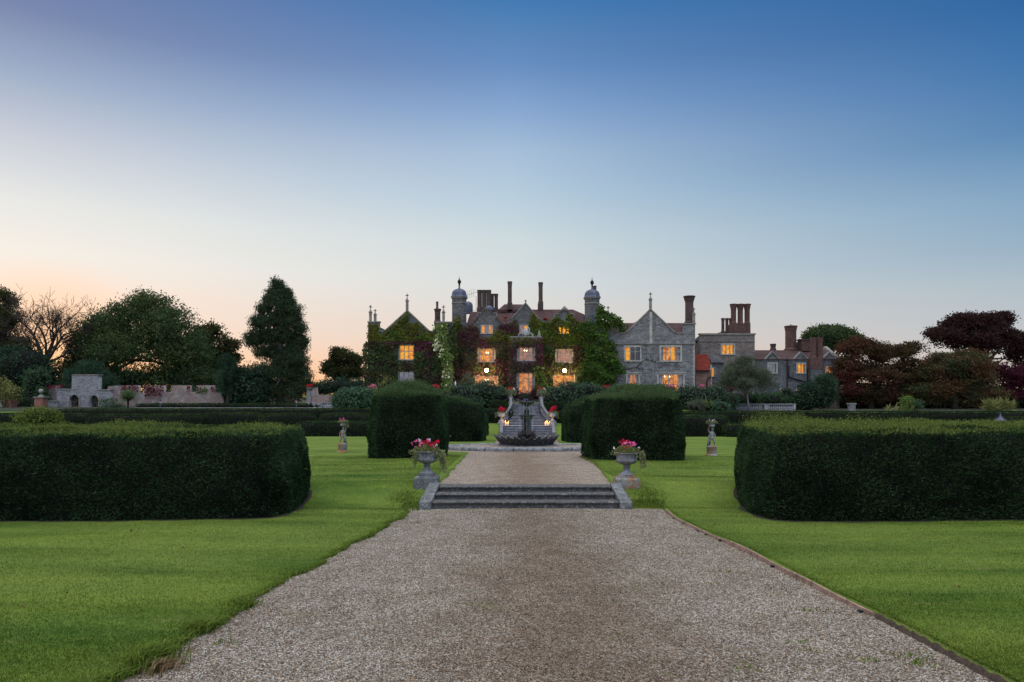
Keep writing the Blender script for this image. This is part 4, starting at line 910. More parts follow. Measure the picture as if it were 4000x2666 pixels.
# small dark pot half hidden by the left block
x, y = PX(1742, 46), 46.0; g = GZ(x, y); t = thing('pot', 'small dark planter half hidden behind the tall left yew block', 'planter', (x, y, g))
MB().lathe(x, y, [(.16,g),(.2,g+.1),(.24,g+.5),(.3,g+.52),(.3,g+.58),(.24,g+.58),(.2,g+.5)], 16).build('pot_body', M_IRON, t, smooth=True, auto=40)
MB().lathe(x, y, [(.27,g+.575),(.31,g+.58),(.31,g+.61),(.26,g+.615)], 16).build('pot_rim', M_BALU, t)
# ------------------------------------------------------------------ great stair
SX = 1.60; sy0 = 70.0; sz0 = -1.22
sg = thing('stone_staircase', 'long stone staircase with curved balustrades climbing to the house terrace', 'staircase', (SX, sy0, sz0))
def tread(x0, x1, y, z0, z1, d):
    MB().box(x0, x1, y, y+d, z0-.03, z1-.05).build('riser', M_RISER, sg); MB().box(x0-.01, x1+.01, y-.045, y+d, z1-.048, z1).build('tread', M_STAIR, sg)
for k in range(6): tread(SX-2.5, SX+2.5, sy0+.33*k, sz0+.15*k, sz0+.15*(k+1), .42)
zl_ = sz0+.9; MB().box(SX-3.1, SX+3.1, sy0+2.05, sy0+3.2, zl_-.3, zl_+.004).build('landing', M_STAIR, sg)
for k in range(15):
    hw = [2.15,2.05,1.95,1.85,1.7,1.58,1.5,1.45][k] if k < 8 else 1.43
    tread(SX-hw, SX+hw, sy0+2.9+.33*k, zl_+.152*k, zl_+.152*(k+1), .42)
ztp = zl_+.152*15; yt = sy0+2.9+.33*15
MB().box(SX-1.6, SX+1.6, yt-.1, yt+1.0, ztp-.3, ztp-.002).build('top_landing', M_STAIR, sg)
for s_ in (-1, 1):
    MB().hull([(SX+s_*(2.52+a), sy0+yy, zz) for a in (0,.34) for yy, zz in ((-.25,sz0-.1),(-.25,sz0+.3),(-.1,sz0+.42),(2.0,zl_+.32),(2.1,zl_-.3))]).build('cheek_wall', M_RAIL, sg, bevel=.02)
    MB().box(SX+s_*1.50, SX+s_*1.95, yt-.35, yt+.25, zl_, ztp+.55).build('newel_post', M_RAIL, sg, bevel=.03)
    MB().box(SX+s_*1.44, SX+s_*2.01, yt-.42, yt+.32, ztp+.552, ztp+.66).build('newel_cap', M_RAIL, sg, bevel=.02)
    path_ = []
    for q_ in np.linspace(0, 1, 14):
        yy = yt-.4-3.9*q_; xx = SX+s_*(1.72+.95*max(0, q_-.35)**1.5*1.5); st_z = zl_+.152*(yy-(sy0+2.9))/.33; path_.append((xx, yy, st_z+.86-.12*q_))
    MB().sweep([(-.12,-.09),(.12,-.09),(.14,0),(.08,.04),(-.08,.04),(-.14,0)], path_).build('handrail', M_RAIL, sg)
    MB().sweep([(-.15,-.45),(.15,-.45),(.15,.1),(-.15,.1)], [(x, y, z-.74) for x, y, z in path_]).build('string_wall', M_RAIL, sg)
    MB().sweep([(-.12,-1.4),(.12,-1.4),(.12,-.05),(-.12,-.05)], path_[:6]).build('upper_panel', M_RAIL, sg)
    for q_ in np.linspace(.47, .97, 7):
        i = q_*13; a, b_ = path_[int(i)], path_[min(13, int(i)+1)]; f = i-int(i); x, y, z = [a[j]*(1-f)+b_[j]*f for j in range(3)]
        MB().lathe(x, y, [(.09,z-.64),(.09,z-.6),(.06,z-.56),(.1,z-.48),(.085,z-.4),(.05,z-.25),(.06,z-.2),(.08,z-.1)], 10).build('baluster', M_KERB, sg, smooth=True)
    MB().lathe(path_[-1][0], path_[-1][1]-.1, [(.24,zl_),(.22,zl_+.6),(.26,zl_+.63),(.18,zl_+.7)], 14).build('end_scroll', M_RAIL, sg, smooth=True, auto=40)
sd = {-1: 'left', 1: 'right'}
for s_ in (-1, 1):
    x = SX+s_*1.73; y = yt-.05; z = ztp+.66
    U, zb = urn('stone_urn', 'stone urn on the post at the top %s of the great stair' % sd[s_], x, y, z-.02, .42, M_URN, M_URN, ped=False)
    plant('urn_flowers', 'red and white flowers trailing over the urn at the stair top %s' % sd[s_], x, y, zb, .42, [('red', rf(11,.28,.12,.36,20+s_,-.05,.06), .07), ('white', rf(5,.08,.05,.22,22,.34,.05), .07)], [(d_,.75,.06,4) for d_ in (-.45,-.3,-.1,.1,.35,.5)], n=500, size=.09, seed=5+s_)
    x = SX+s_*2.72; y = sy0+2.4; z = zl_
    MB  # plinth below the mid urn belongs to the urn
    U, zb = urn('stone_urn', 'pale stone urn on a plinth at the %s end of the stair landing' % sd[s_], x, y, z, .46, M_BALU, M_KERB, ped=True, pw=.4, ph=.42)
    plant('urn_flowers', 'deep red flowers in the urn at the %s end of the landing' % sd[s_], x, y, zb, .42, [('red', rf(20,.3,.15,.62,30+s_,0,.08), .09)], [(.5*s_,.6,.08,5),(-.42,.45,.06,4),(.42,.4,.06,4)], n=500, size=.09, seed=9+s_)
def flame_m(): return emis('candle_flame', (1.0,.38,.08), 9.0)
c0 = None
for s_, us in ((-1, (345, 360, 388, 398, 425, 448)), (1, (1200, 1213, 1238, 1252, 1276, 1290))):
    for i, uu in enumerate(us):
        u = 1900+uu/5.227; y = sy0+2.15+.12*(i % 2); x = PX(u, y); h = (.22, .30, .36, .24)[i % 4]
        if c0 is None:
            c0 = thing('candle', '', 'candle', (x, y, zl_)); MB().lathe(x, y, [(.042,zl_),(.042,zl_+.3),(.02,zl_+.29)], 8).build('wax', M_WAX, c0); MB().lathe(x, y, [(.008,zl_+.3),(.035,zl_+.34),(.03,zl_+.38),(.004,zl_+.45)], 8).build('flame', flame_m(), c0); t = c0; bx = (x, y)
        else: t = copy_thing(c0, (x-bx[0], y-bx[1], 0))
        t.scale = (1,1,h/.3); t['label'] = 'lit white candle in the cluster at the %s end of the stair landing' % sd[s_]; t['group'] = 'candles on the stair landing, %s end' % sd[s_]
    pl_ = bpy.data.lights.new('candle_light', 'POINT'); pl_.energy = 14; pl_.color = (1,.45,.15); pl_.shadow_soft_size = .1
    po = bpy.data.objects.new('candle_light', pl_); COL.objects.link(po); po.location = (PX(1900+(400 if s_ < 0 else 1240)/5.227, sy0+2.0), sy0+1.9, zl_+.55)
# round clipped bush in a lead box at the stair head
x, y, z = PX(1900+802/5.227, 79.3), 79.3, ztp; t = thing('box_planter', 'square dark planter with a round bush at the head of the stair', 'planter', (x, y, z))
MB().box(x-.27, x+.27, y-.27, y+.27, z, z+.5).build('planter_box', M_LEAD, t, bevel=.02)
p, tn = cloud([(x, y, z+.68, .34, .34, .26)], 900, .12, 8, .8, .8); leaf_obj('bush', LM['dark'], t, p, .08, tn)
# ------------------------------------------------------------------ statues with baskets
def skin(name, joints, bones, m, parent):
    """a body grown over a skeleton: joints {key: (x, y, z, r)}"""
    ks = list(joints); me = bpy.data.meshes.new(name); me.from_pydata([joints[k][:3] for k in ks], [(ks.index(a), ks.index(b)) for a, b in bones], [])
    o = bpy.data.objects.new(name, me); COL.objects.link(o); md = o.modifiers.new('s', 'SKIN'); sv = me.skin_vertices[0].data
    for i, k in enumerate(ks): sv[i].radius = (joints[k][3], joints[k][3]*.92); sv[i].use_root = (i == 0)
    o.modifiers.new('d', 'SUBSURF').levels = 2
    dg = bpy.context.evaluated_depsgraph_get(); m2 = bpy.data.meshes.new_from_object(o.evaluated_get(dg)); bpy.data.objects.remove(o)
    m2.polygons.foreach_set('use_smooth', np.ones(len(m2.polygons), dtype=bool)); m2.materials.clear(); m2.materials.append(m); m2.name = name
    q = bpy.data.objects.new(name, m2); COL.objects.link(q); off(q, parent); return q
def statue(u, Y, label, s_, lean, plabel, flows):
    x = PX(u, Y); g = GZ(x, Y); t = thing('statue', label, 'statue', (x, Y, g))
    MB().lathe(x, Y, [(.30,g-.05),(.30,g+.03),(.27,g+.07),(.24,g+.10),(.235,g+.40),(.25,g+.43),(.23,g+.47),(.12,g+.49)], 24).build('pedestal', M_URNO, t, smooth=True, auto=35)
    b = g+.47
    J = {'pel': (0,0,.40,.085), 'bel': (.01*s_,-.015,.50,.088), 'ch': (.02*s_,0,.62,.085), 'nk': (.02*s_,0,.72,.038), 'hd': (.03*s_,-.02,.83,.078), 'hd2': (.03*s_,-.01,.90,.055),
         'h1': (.075,0,.37,.065), 'k1': (.085,-.05,.21,.047), 'a1': (.06,.03,.05,.03), 'f1': (.07,-.06,.02,.028),
         'h2': (-.07,0,.37,.065), 'k2': (-.11,-.03,.22,.045), 'a2': (-.15,.02,.06,.03), 'f2': (-.17,-.06,.02,.028),
         's1': (.12,0,.66,.045), 'e1': (.17,-.01,.80,.034), 'w1': (.11,-.01,.95,.025), 'p1': (.10,-.01,1.0,.022),
         's2': (-.09,0,.66,.045), 'e2': (-.15,-.04,.54,.034), 'w2': (-.16,-.05,.42,.025), 'p2': (-.15,-.06,.37,.022)}
    J = {k: (x+v[0]*s_+lean*v[2], Y+v[1], b+v[2], v[3]) for k, v in J.items()}
    B = [('pel','bel'),('bel','ch'),('ch','nk'),('nk','hd'),('hd','hd2'),('pel','h1'),('h1','k1'),('k1','a1'),('a1','f1'),('pel','h2'),('h2','k2'),('k2','a2'),('a2','f2'),('ch','s1'),('s1','e1'),('e1','w1'),('w1','p1'),('ch','s2'),('s2','e2'),('e2','w2'),('w2','p2')]
    skin('figure', J, B, M_PUTTO, t)
    m1 = MB(); m1.tube([(x+.15*s_, Y+.04, b), (x+.13*s_, Y+.05, b+.2), (x+.1*s_+lean*.4, Y+.07, b+.42), (x+.06*s_, Y+.06, b+.6)], [.07,.06,.06,.03], 8); m1.tube([(x-.05*s_, Y-.09, b+.45), (x+.02*s_, Y-.11, b+.36), (x+.09*s_, Y-.07, b+.42)], [.03,.045,.03], 7); m1.build('drapery', M_PUTTO, t, smooth=True)
    lx = x+lean; zb_ = b+.95
    MB().lathe(lx, Y, [(.06,zb_-.05),(.14,zb_-.02),(.16,zb_+.02),(.15,zb_+.05),(.15,zb_+.12),(.17,zb_+.17),(.23,zb_+.21),(.235,zb_+.235),(.2,zb_+.23),(.12,zb_+.2)], 28, rfun=lambda a, z, r: 1+.03*math.cos(14*a)).build('basket', M_PUTTO, t, smooth=True, auto=40)
    plant('basket_flowers', plabel, lx, Y, zb_+.22, .22, flows, [(.22*s_,.36 if s_ > 0 else .12,.04,12),(-.2,.1,.04,5),(.2,.12,.04,5)], leaf='trail', n=350, size=.045, hh=.07, seed=int(u))
M_PUTTO = lichen_stone('lichened_statue_stone', (.27,.275,.265), .35, .4, .4, 7.0)
statue(1338, 36.3, 'cherub statue with raised arm carrying a basket on the left lawn', 1, .04, 'pink flowers and trailing leaves in the left cherub\'s basket', [('pink', [(-.16,.12,.03),(-.02,.16,.035),(.0,.1,.03),(.1,.06,.03)], .04)])
statue(2780, 33.2, 'cherub statue with bent knee carrying a basket on the right lawn', -1, .0, 'small white flowers in the right cherub\'s basket', [('white', [(-.08,.10,.02),(.12,.10,.02),(0,.07,.02)], .03)])
# ------------------------------------------------------------------ the house
def z1(X, Y): return (1400+X/3.136, 1060+Y/3.136)
def z2(X, Y): return (2050+X/3.136, 1060+Y/3.136)
def z3(X, Y): return (2650+X/3.136, 1120+Y/3.136)
def cl(zf, *pts): return [zf(*p) for p in pts]
def window(parent, zf, X0, Y0, X1, Y1, Y, lights, rows=1, style='yellow', arch=False, sur=14, styles=None, curt=0, split=.42, hood=False, bulbs=()):
    """mullioned window set in a real opening; returns the hole for the wall"""
    (u0, v0), (u1, v1) = zf(X0, Y0), zf(X1, Y1)
    s = sur/3.136; fr = MB(); k = Y/F; d = .32
    # dressed surround, proud of the wall
    fr.pbox(u0-s, v0-s, u1+s, v0, Y-.05, .3); fr.pbox(u0-s*1.1, v1, u1+s*1.1, v1+s*.75, Y-.09, .34)
    fr.pbox(u0-s, v0, u0, v1, Y-.045, .3); fr.pbox(u1, v0, u1+s, v1, Y-.045, .3)
    if hood: fr.pbox(u0-s*1.7, v0-s*1.5, u1+s*1.7, v0-s*1.02, Y-.14, .2); fr.pbox(u0-s*1.7, v0-s, u0-s*1.3, v0+s*.8, Y-.13, .15); fr.pbox(u1+s*1.3, v0-s, u1+s*1.7, v0+s*.8, Y-.13, .15)
    W = u1-u0; mw = 1.9
    for i in range(1, lights):
        um = u0+W*i/lights; fr.pbox(um-mw/2, v0, um+mw/2, v1, Y+.02, .16)
    vs_ = []
    if rows == 2: vm = v0+(v1-v0)*split; fr.pbox(u0, vm-.8, u1, vm+.8, Y+.024, .15)
    if arch:
        lw = W/lights
        for i in range(lights):
            a, b = u0+lw*i+(mw/2 if i else 0), u0+lw*(i+1)-(mw/2 if i < lights-1 else 0); r = (b-a)/2; cxx = (a+b)/2
            for sgn, e in ((-1, a), (1, b)):
                pts = [(e, v0)]+[(cxx+sgn*r*math.sin(q), v0+.55*r-.55*r*math.cos(q)) for q in np.linspace(0, math.pi/2, 5)]
                n = len(pts); V = [P(u, v, Y+.03) for u, v in pts]+[(x, Y+.15, z) for x, _, z in [P(u, v, Y+.03) for u, v in pts]]
                fr.add(V, [tuple(range(n)), tuple(range(n, 2*n))[::-1]]+[(j, (j+1) % n, n+(j+1) % n, n+j) for j in range(n)])
    w_ = fr.build('window', M_DRESS, parent)
    lead = MB(); lw = W/lights
    for i in range(lights):
        a, b = u0+lw*i+mw/2, u0+lw*(i+1)-mw/2
        for j in range(rows if rows == 2 else 1):
            p0 = v0 if (rows == 1 or j == 0) else vm+.8; p1 = v1 if (rows == 1 or j == 1) else vm-.8
            e = .35; lead.pbox(a, p0, a+e, p1, Y+.085, .04); lead.pbox(b-e, p0, b, p1, Y+.085, .04); lead.pbox(a+e, p0, b-e, p0+e, Y+.085, .04); lead.pbox(a+e, p1-e, b-e, p1, Y+.085, .04)
    lead.build('casement', M_IRON, w_)
    g = MB(); x0, x1, za, zb = PX(u0, Y), PX(u1, Y), PZ(v1, Y), PZ(v0, Y)
    g.add([(x0, Y+.105, za), (x1, Y+.105, za), (x1, Y+.105, zb), (x0, Y+.105, zb)], [(0,1,2,3)]); g.build('pane', M_GLASS, w_)
    st_ = styles or [style]*lights; k0 = 0
    while k0 < lights:
        k1 = k0
        while k1+1 < lights and st_[k1+1] == st_[k0]: k1 += 1
        xa, xb = x0+(x1-x0)*k0/lights, x0+(x1-x0)*(k1+1)/lights
        MB().box(xa+.002, xb-.002, Y+.45, Y+.47, za, zb+.1).build('lit_room' if st_[k0] not in ('blue','pale') else 'faint_glow_room', ROOMS[st_[k0]], w_); k0 = k1+1
    if bulbs:
        c = MB()
        for bx_, by_ in bulbs: c.ball(P(*zf(bx_, by_), Y+.38), .085, 8, 6)
        c.build('chandelier', emis('bulb_glow', (1,.75,.35), 6.0), w_)
    if curt:
        c = MB(); ww = (x1-x0)*.13*curt
        for sg_, xe in ((1, x0), (-1, x1)):
            n = 9; V = []
            for i in range(n):
                t_ = i/(n-1); yy = Y+.22+.03*math.sin(i*2.4); V += [(xe+sg_*ww*t_, yy, zb), (xe+sg_*ww*t_*(.55 if curt > 1 else 1), yy, za)]
            c.add(V, [(2*i, 2*i+2, 2*i+3, 2*i+1) for i in range(n-1)])
        c.build('curtain', M_CURT, w_)
    return rect(u0, v0, u1, v1)
def finial(parent, zf, X, Yb, Yt, Y, w=15, name='cross_finial'):
    """square post, moulded neck and a little stone cross"""
    (u, vb), (_, vt) = zf(X, Yb), zf(X, Yt); k = Y/F; h = (vb-vt)*k; x, zb = PX(u, Y), PZ(vb, Y); r = w/3.136*k; m = MB()
    m.box(x-r, x+r, Y-r, Y+r, zb, zb+h*.58); m.box(x-r*1.5, x+r*1.5, Y-r*1.5, Y+r*1.5, zb+h*.58, zb+h*.62)
    m.lathe(x, Y, [(r*1.1, zb+h*.62), (r*.95, zb+h*.68), (r*.4, zb+h*.78), (r*.28, zb+h*.84), (r*.28, zb+h*.9)], 8)
    m.box(x-r*.32, x+r*.32, Y-r*.3, Y+r*.3, zb+h*.84, zb+h); m.box(x-r*1.25, x+r*1.25, Y-r*.3, Y+r*.3, zb+h*.885, zb+h*.94); m.ball((x, Y, zb+h), r*.42, 6, 4)
    return m.build(name, M_COPE, parent)
def chimney(parent, zf, Xc, Yb, Yt, w, Y, seg=8, base=None, m=None, flare=1.35, name='chimney', cap=True, neck=.12):
    """octagonal brick shaft with a moulded base and an oversailing crown; w = shaft width in zoom pixels"""
    (u, vb), (_, vt) = zf(Xc, Yb), zf(Xc, Yt); k = Y/F; x, zb, zt = PX(u, Y), PZ(vb, Y), PZ(vt, Y); r = w/3.136*k/2/math.cos(math.pi/seg); h = zt-zb
    pr = [(r*1.25, zb-.4), (r*1.25, zb+.12), (r*1.12, zb+.2), (r, zb+.32)]
    if cap: pr += [(r, zt-h*neck-.25), (r*1.08, zt-h*neck-.2), (r*1.08, zt-h*neck-.12), (r*(1+(flare-1)*.35), zt-h*neck), (r*(1+(flare-1)*.7), zt-.2), (r*flare, zt-.12), (r*flare, zt-.03), (r*flare*.93, zt), (r*.6, zt)]
    else: pr += [(r, zt)]
    o = MB().lathe(x, Y, pr, seg, rot=math.pi/seg).build(name, m or M_BRICKD, parent)
    return o
YW, YM, YP = 84.6, 88.0, 85.6
H = thing('manor_house', 'large creeper covered stone manor with gables, domed turrets and lit windows', 'manor house', (PX(2070, YM), YM, 1.9))
# left gabled wing
hl = [window(H, z1, 507, 912, 672, 1080, YW, 3, 2, 'yellow', sur=15), window(H, z1, 500, 1238, 672, 1420, YW, 3, 2, 'pale', sur=15)]
wall_mesh(cl(z1, (112,1500),(120,628),(255,628),(255,743),(320,743),(600,490),(870,743),(935,743),(935,632),(1075,632),(1075,1500)), hl, YW, .6, 'wing_wall', M_STONED, H)
wall_mesh(cl(z1, (1075,632),(1150,632),(1150,1500),(1075,1500)), [], YW+1.2, .5, 'wing_wall', M_STONE, H)
def coping(zf, pts, Y, parent, w=.14, d=.85, name='coping', mt=None):
    m = MB(); q = [P(*zf(*p), Y) for p in pts]
    for a, b in zip(q[:-1], q[1:]):
        a, b = Vector(a), Vector(b); t = (b-a).normalized(); nrm = Vector((-t.z, 0, t.x)); nrm = nrm if nrm.z > 0 or abs(nrm.z) < .01 else -nrm
        V = []
        for e, ex in ((a, -.06), (b, .06)):
            for yy in (-.1, d-.1):
                for hh in (0.003, w): V.append((e.x+t.x*ex+nrm.x*hh, Y+yy, e.z+t.z*ex+nrm.z*hh))
        m.add(V, [(0,1,3,2),(4,6,7,5),(0,2,6,4),(1,5,7,3),(0,4,5,1),(2,3,7,6)])
    return m.build(name, mt or M_COPE, parent)
coping(z1, [(116,628),(259,628)], YW, H); coping(z1, [(255,743),(320,743),(600,490),(870,743),(935,743)], YW, H); coping(z1, [(931,632),(1150,632)], YW, H)
for X, Yb, Yt, dy in ((148,628,420,0), (205,628,470,2.5), (597,490,280,0), (1043,628,422,0)): finial(H, z1, X, Yb, Yt, YW+.3+dy)
def roof(parent, pts, m=M_TILE, name='roof'): return MB().hull(pts).build(name, m, parent)
# wing roofs run back behind the gables
def gable_roof(zf, Xa, Xb, Ye, Xr, Yr, y0, y1, parent=None):
    (ua, ve), (ub, _), (ur, vr) = zf(Xa, Ye), zf(Xb, Ye), zf(Xr, Yr); xa, xb, xr_, ze, zr = PX(ua, y0), PX(ub, y0), PX(ur, y0), PZ(ve, y0), PZ(vr, y0)-.25
    return MB().hull([(x, y, z) for y in (y0+.6, y1) for x, z in ((xa, ze-.3), (xb, ze-.3), (xr_, zr), (xa, ze), (xb, ze))]).build('roof', M_TILE, parent or H)
gable_roof(z1, 330, 860, 750, 600, 500, YW, 97)
chimney(H, z1, 970, 628, 462, 66, YW+2.2, 8, m=M_BRICKD, flare=1.3); chimney(H, z1, 965, 470, 373, 26, YW+2.2, 8, flare=1.15, name='chimney_pot')
# side walls closing the wings
def side_wall(x, y0, y1, zt, parent=None, m=M_STONE, zb=0.8, th=.5): return MB().box(x, x+th, y0, y1, zb, zt).build('side_wall', m, parent or H)
side_wall(PX(z1(120,0)[0], YW)+.01, YW+.61, 99, PZ(1262, YW)-.05)
side_wall(PX(z1(1075,0)[0], YW)-.55, YW+.61, 99, PZ(1262, YW)-.05)
# right gabled wing
hr = [window(H, z2, 1234, 930, 1412, 1092, YW, 3, 2, arch=True, styles=['yellow','blue','blue'], sur=20, split=.36),
      window(H, z2, 1672, 930, 1905, 1094, YW, 4, 2, arch=True, styles=['orange','orange','yellow','dim'], sur=22, split=.38, curt=1),
      window(H, z2, 1262, 1268, 1392, 1450, YW, 2, 1, arch=True, styles=['peach','peach'], sur=22, curt=2, hood=True),
      window(H, z2, 1643, 1268, 1940, 1470, YW, 5, 2, arch=True, styles=['mauve','orange','peach','orange','mauve'], sur=22, bulbs=((1712,1290),(1775,1292)), curt=1.4, hood=True, split=.6)]
wall_mesh(cl(z2, (1012,1520),(1012,885),(1005,650),(1152,650),(1155,765),(1245,765),(1540,475),(1845,765),(1945,765),(1950,650),(2088,650),(2088,1520)), hr, YW, .6, 'wing_wall', M_STONE, H)
coping(z2, [(1003,650),(1156,650)], YW, H); coping(z2, [(1155,765),(1245,765),(1540,475),(1845,765),(1945,765)], YW, H); coping(z2, [(1946,650),(2092,650)], YW, H)
m = MB()
for y0, y1, p in ((884, 892, .12), (898, 902, .07)): m.pbox(z2(1010,0)[0], z2(0,y0)[1], z2(2092,0)[0], z2(0,y1)[1], YW-p, p-.002)
m.build('string_course', M_COPE, H)
m = MB(); m.pbox(z2(1528,0)[0], z2(0,500)[1], z2(1562,0)[0], z2(0,884)[1], YW-.1, .098); m.build('pilaster', M_DRESS, H)
m = MB(); rg_ = random.Random(4)
for xs, dr in ((1010, 1), (2090, -1)):
    for i in range(26):
        wq = (34 if i % 2 else 22); a, b = z2(xs, 905+i*22.5), z2(xs+dr*wq, 905+(i+1)*22.5-2); m.pbox(min(a[0],b[0]), a[1], max(a[0],b[0]), b[1], YW-.03, .028)
m.build('quoins', M_DRESS, H)
m = MB(); m.tube([P(*z2(2093, 900), YW-.08), P(*z2(2093, 1500), YW-.08)], .06, 6); m.build('drainpipe', M_PIPE, H)
for X, Yb, Yt, dy in ((1020,648,430,0), (1540,478,262,0), (2070,640,450,0)): finial(H, z2, X, Yb, Yt, YW+.3+dy)
gable_roof(z2, 1265, 1825, 770, 1540, 490, YW, 99)
x0, x1 = PX(z2(1170,0)[0], 90), PX(z2(1985,0)[0], 90)
MB().hull([(x, y, z) for x in (x0, x1) for y, z in ((86.2, PZ(1303, 86.2)), (90, PZ(1262.6, 90)), (94, PZ(1303, 86.2)), (86.2, 6), (94, 6))]).build('roof', M_TILE, H)
side_wall(PX(z2(1012,0)[0], YW), YW+.61, 99, PZ(1267, YW)-.1); side_wall(PX(z2(2088,0)[0], YW)-.5, YW+.61, 99, PZ(1267, YW)-.1)
chimney(H, z2, 2015, 640, 305, 92, YW+1.6, 8, m=M_BRICKD, flare=1.5, neck=.16)
# centre block between the wings
hm = [window(H, z1, 1470, 952, 1665, 1106, YM, 3, 2, arch=True, style='orange', sur=14, curt=1, bulbs=((1570,998),(1592,1000)), split=.5),
      window(H, z1, 1443, 1282, 1703, 1480, YM, 4, 2, style='peach', sur=18, split=.42, bulbs=((1555,1330),(1590,1330),(1572,1352))), 
      window(H, z2, 387, 962, 580, 1108, YM, 3, 2, arch=True, style='mauve', sur=14, curt=1.2, split=.4),
      window(H, z2, 362, 1278, 600, 1480, YM, 4, 2, style='orange', sur=18, split=.42),
      window(H, z1, 1510, 668, 1638, 760, YM, 3, 1, styles=['orange','pale','orange'], sur=11),
      window(H, z1, 1985, 668, 2070, 760, YM, 2, 1, styles=['dim','yellow'], sur=11),
      window(H, z2, 418, 685, 545, 765, YM, 3, 1, style='yellow', sur=8)]
scroll = lambda zf, xa, xb, yb, xs, xe, yt, ym: [(xa, yb)]
def dutch(xa, xb, yb, sh, top, ysh, n=7):
    """shaped gable: quarter curves up to a shoulder, then a round head"""
    xm = (xa+xb)/2; w1 = (xb-xa)/2; pts = [(xa, yb)]
    for q in np.linspace(0, math.pi/2, n): pts.append((xa+ (w1-sh)*math.sin(q)*.98, yb-(yb-ysh)*.62*(1-math.cos(q))**.7))
    pts += [(xm-sh, ysh), (xm-sh*.52, ysh)]
    for q in np.linspace(0, math.pi, 11): pts.append((xm-sh*.5*math.cos(q), ysh-(ysh-top)*math.sin(q)))
    pts += [(xm+sh*.52, ysh), (xm+sh, ysh)]
    r = [(2*xm-x, y) for x, y in pts[:n+1]][::-1]; return pts+r
dl = dutch(1400, 1752, 632, 112, 473, 518); dr_ = dutch(2050-2050+312, 655, 630, 112, 478, 528)
off_ = (2050-1400)*3.136
out = [(1140,1520),(1140,632)]+dl+[(1850,632),(1880,582),(2048,398),(2200,582)]+[(x+off_, y) for x, y in dr_]+[(735+off_,632),(1010+off_,632),(1010+off_,1520)]
wall_mesh(cl(z1, *out), hm, YM, .6, 'main_wall', M_STONED, H)
coping(z1, dl, YM, H, .11); coping(z2, dr_, YM, H, .11); coping(z1, [(1880,582),(2048,398),(2200,582)], YM, H, .13)
m = MB(); x, y, z = P(*z1(2048,392), YM+.2); m.lathe(x, y, [(.10,z),(.05,z+.15),(.05,z+.2)], 8); m.ball((x,y,z+.3), .14, 8, 6); m.build('ball_finial', M_COPE, H)
m = MB(); x, y, z = P(*z2(487,468), YM+.2); m.hull([(x-.55,y,z-.1),(x+.55,y,z-.1),(x,y,z+.45),(x-.55,y+.3,z-.1),(x+.55,y+.3,z-.1),(x,y+.3,z+.45)]); m.build('gable_crest', M_COPE, H)
# roofs of the centre block
def P1(X, Y, d): return P(*z1(X, Y), d)
def P2(X, Y, d): return P(*z2(X, Y), d)
ze = PZ(1262, YM)
roof(H, [P1(1330,632,YM+.5), P1(2060,632,YM+.5), P1(1375,497,92), P1(2100,497,92), (PX(z1(1330,0)[0],YM), 98, ze), (PX(z1(2060,0)[0],YM), 98, ze)])
roof(H, [P1(1715,470,91.6), P1(2120,470,91.6), P1(1790,405,94), P1(2050,408,94), P1(1715,470,98), P1(2120,470,98), P1(1715,500,91.6), P1(2120,500,91.6)])
roof(H, [P2(-40,632,YM+.5), P2(790,632,YM+.5), P2(75,470,92), P2(590,470,92), P2(730,530,91), P2(-40,632,98), P2(790,632,98)])
for (a, b, r_, yb, yt, zf) in ((1900, 2190, 2048, 582, 415, z1),): gable_roof(zf, a, b, yb, r_, yt, YM, 92)
for xm, zf in ((1576, z1), (487, z2)):   # low roofs behind the shaped gables
    roof(H, [P(*zf(xm-100,640), YM+.6), P(*zf(xm+100,640), YM+.6), P(*zf(xm,500), YM+.6), P(*zf(xm-100,640), 92), P(*zf(xm+100,640), 92), P(*zf(xm,500), 92)])
m = MB(); m.box(*[PX(z1(X,0)[0],92) for X in (1830,1890)], 91.7, 92.1, PZ(z1(0,497)[1],92), PZ(z1(0,480)[1],92)); m.box(*[PX(z2(X,0)[0],92) for X in (163,240)], 91.7, 92.1, PZ(z2(0,497)[1],92), PZ(z2(0,480)[1],92)); m.build('lead_flashing', M_LEAD, H)
for zf, X, Yy in ((z1, 1800, 570), (z2, 250, 582)):
    x, y, z = P(*zf(X, Yy), 89.3); MB().tube([(x-.25,y-.2,z),(x+.25,y-.2,z)], .16, 8).build('roof_vent', M_TILEB, H)
# chimneys of the centre block
for X, w_ in ((1485, 54), (1542, 54), (1598, 54)): chimney(H, z1, X, 465, 232, w_, 93.5, 8, flare=1.12, neck=.06)
for X, w_ in ((1640, 40), (1688, 44)): chimney(H, z1, X, 470, 278, w_, 94.5, 8, flare=1.15, neck=.06)
MB().hull([P1(1455,500,92.8), P1(1715,500,92.8), P1(1455,465,92.8), P1(1715,465,92.8), P1(1455,500,95.5), P1(1715,500,95.5), P1(1455,465,95.5), P1(1715,465,95.5)]).build('chimney_base', M_BRICKD, H)
chimney(H, z1, 1855, 405, 128, 50, 92, 8, flare=1.2, neck=.1); MB().pbox(z1(1825,0)[0], z1(0,402)[1], z1(1887,0)[0], z1(0,495)[1], 91.6, 1.5).build('chimney_base', M_BRICKD, H)
chimney(H, z2, 194, 390, 138, 50, 92, 8, flare=1.2, neck=.1); MB().pbox(z2(163,0)[0], z2(0,388)[1], z2(227,0)[0], z2(0,485)[1], 91.6, 1.5).build('chimney_base', M_BRICKD, H)
chimney(H, z2, 856, 300, 180, 40, 93, 8, flare=1.1)
m = MB(); x, y, z = P1(1345,495,95); m.lathe(x, y, [(.65,z-.3),(.65,z+.7),(.6,z+1.05),(.4,z+1.3),(.05,z+1.42)], 12); m.build('small_dome', M_LEAD, H, smooth=True, auto=40)
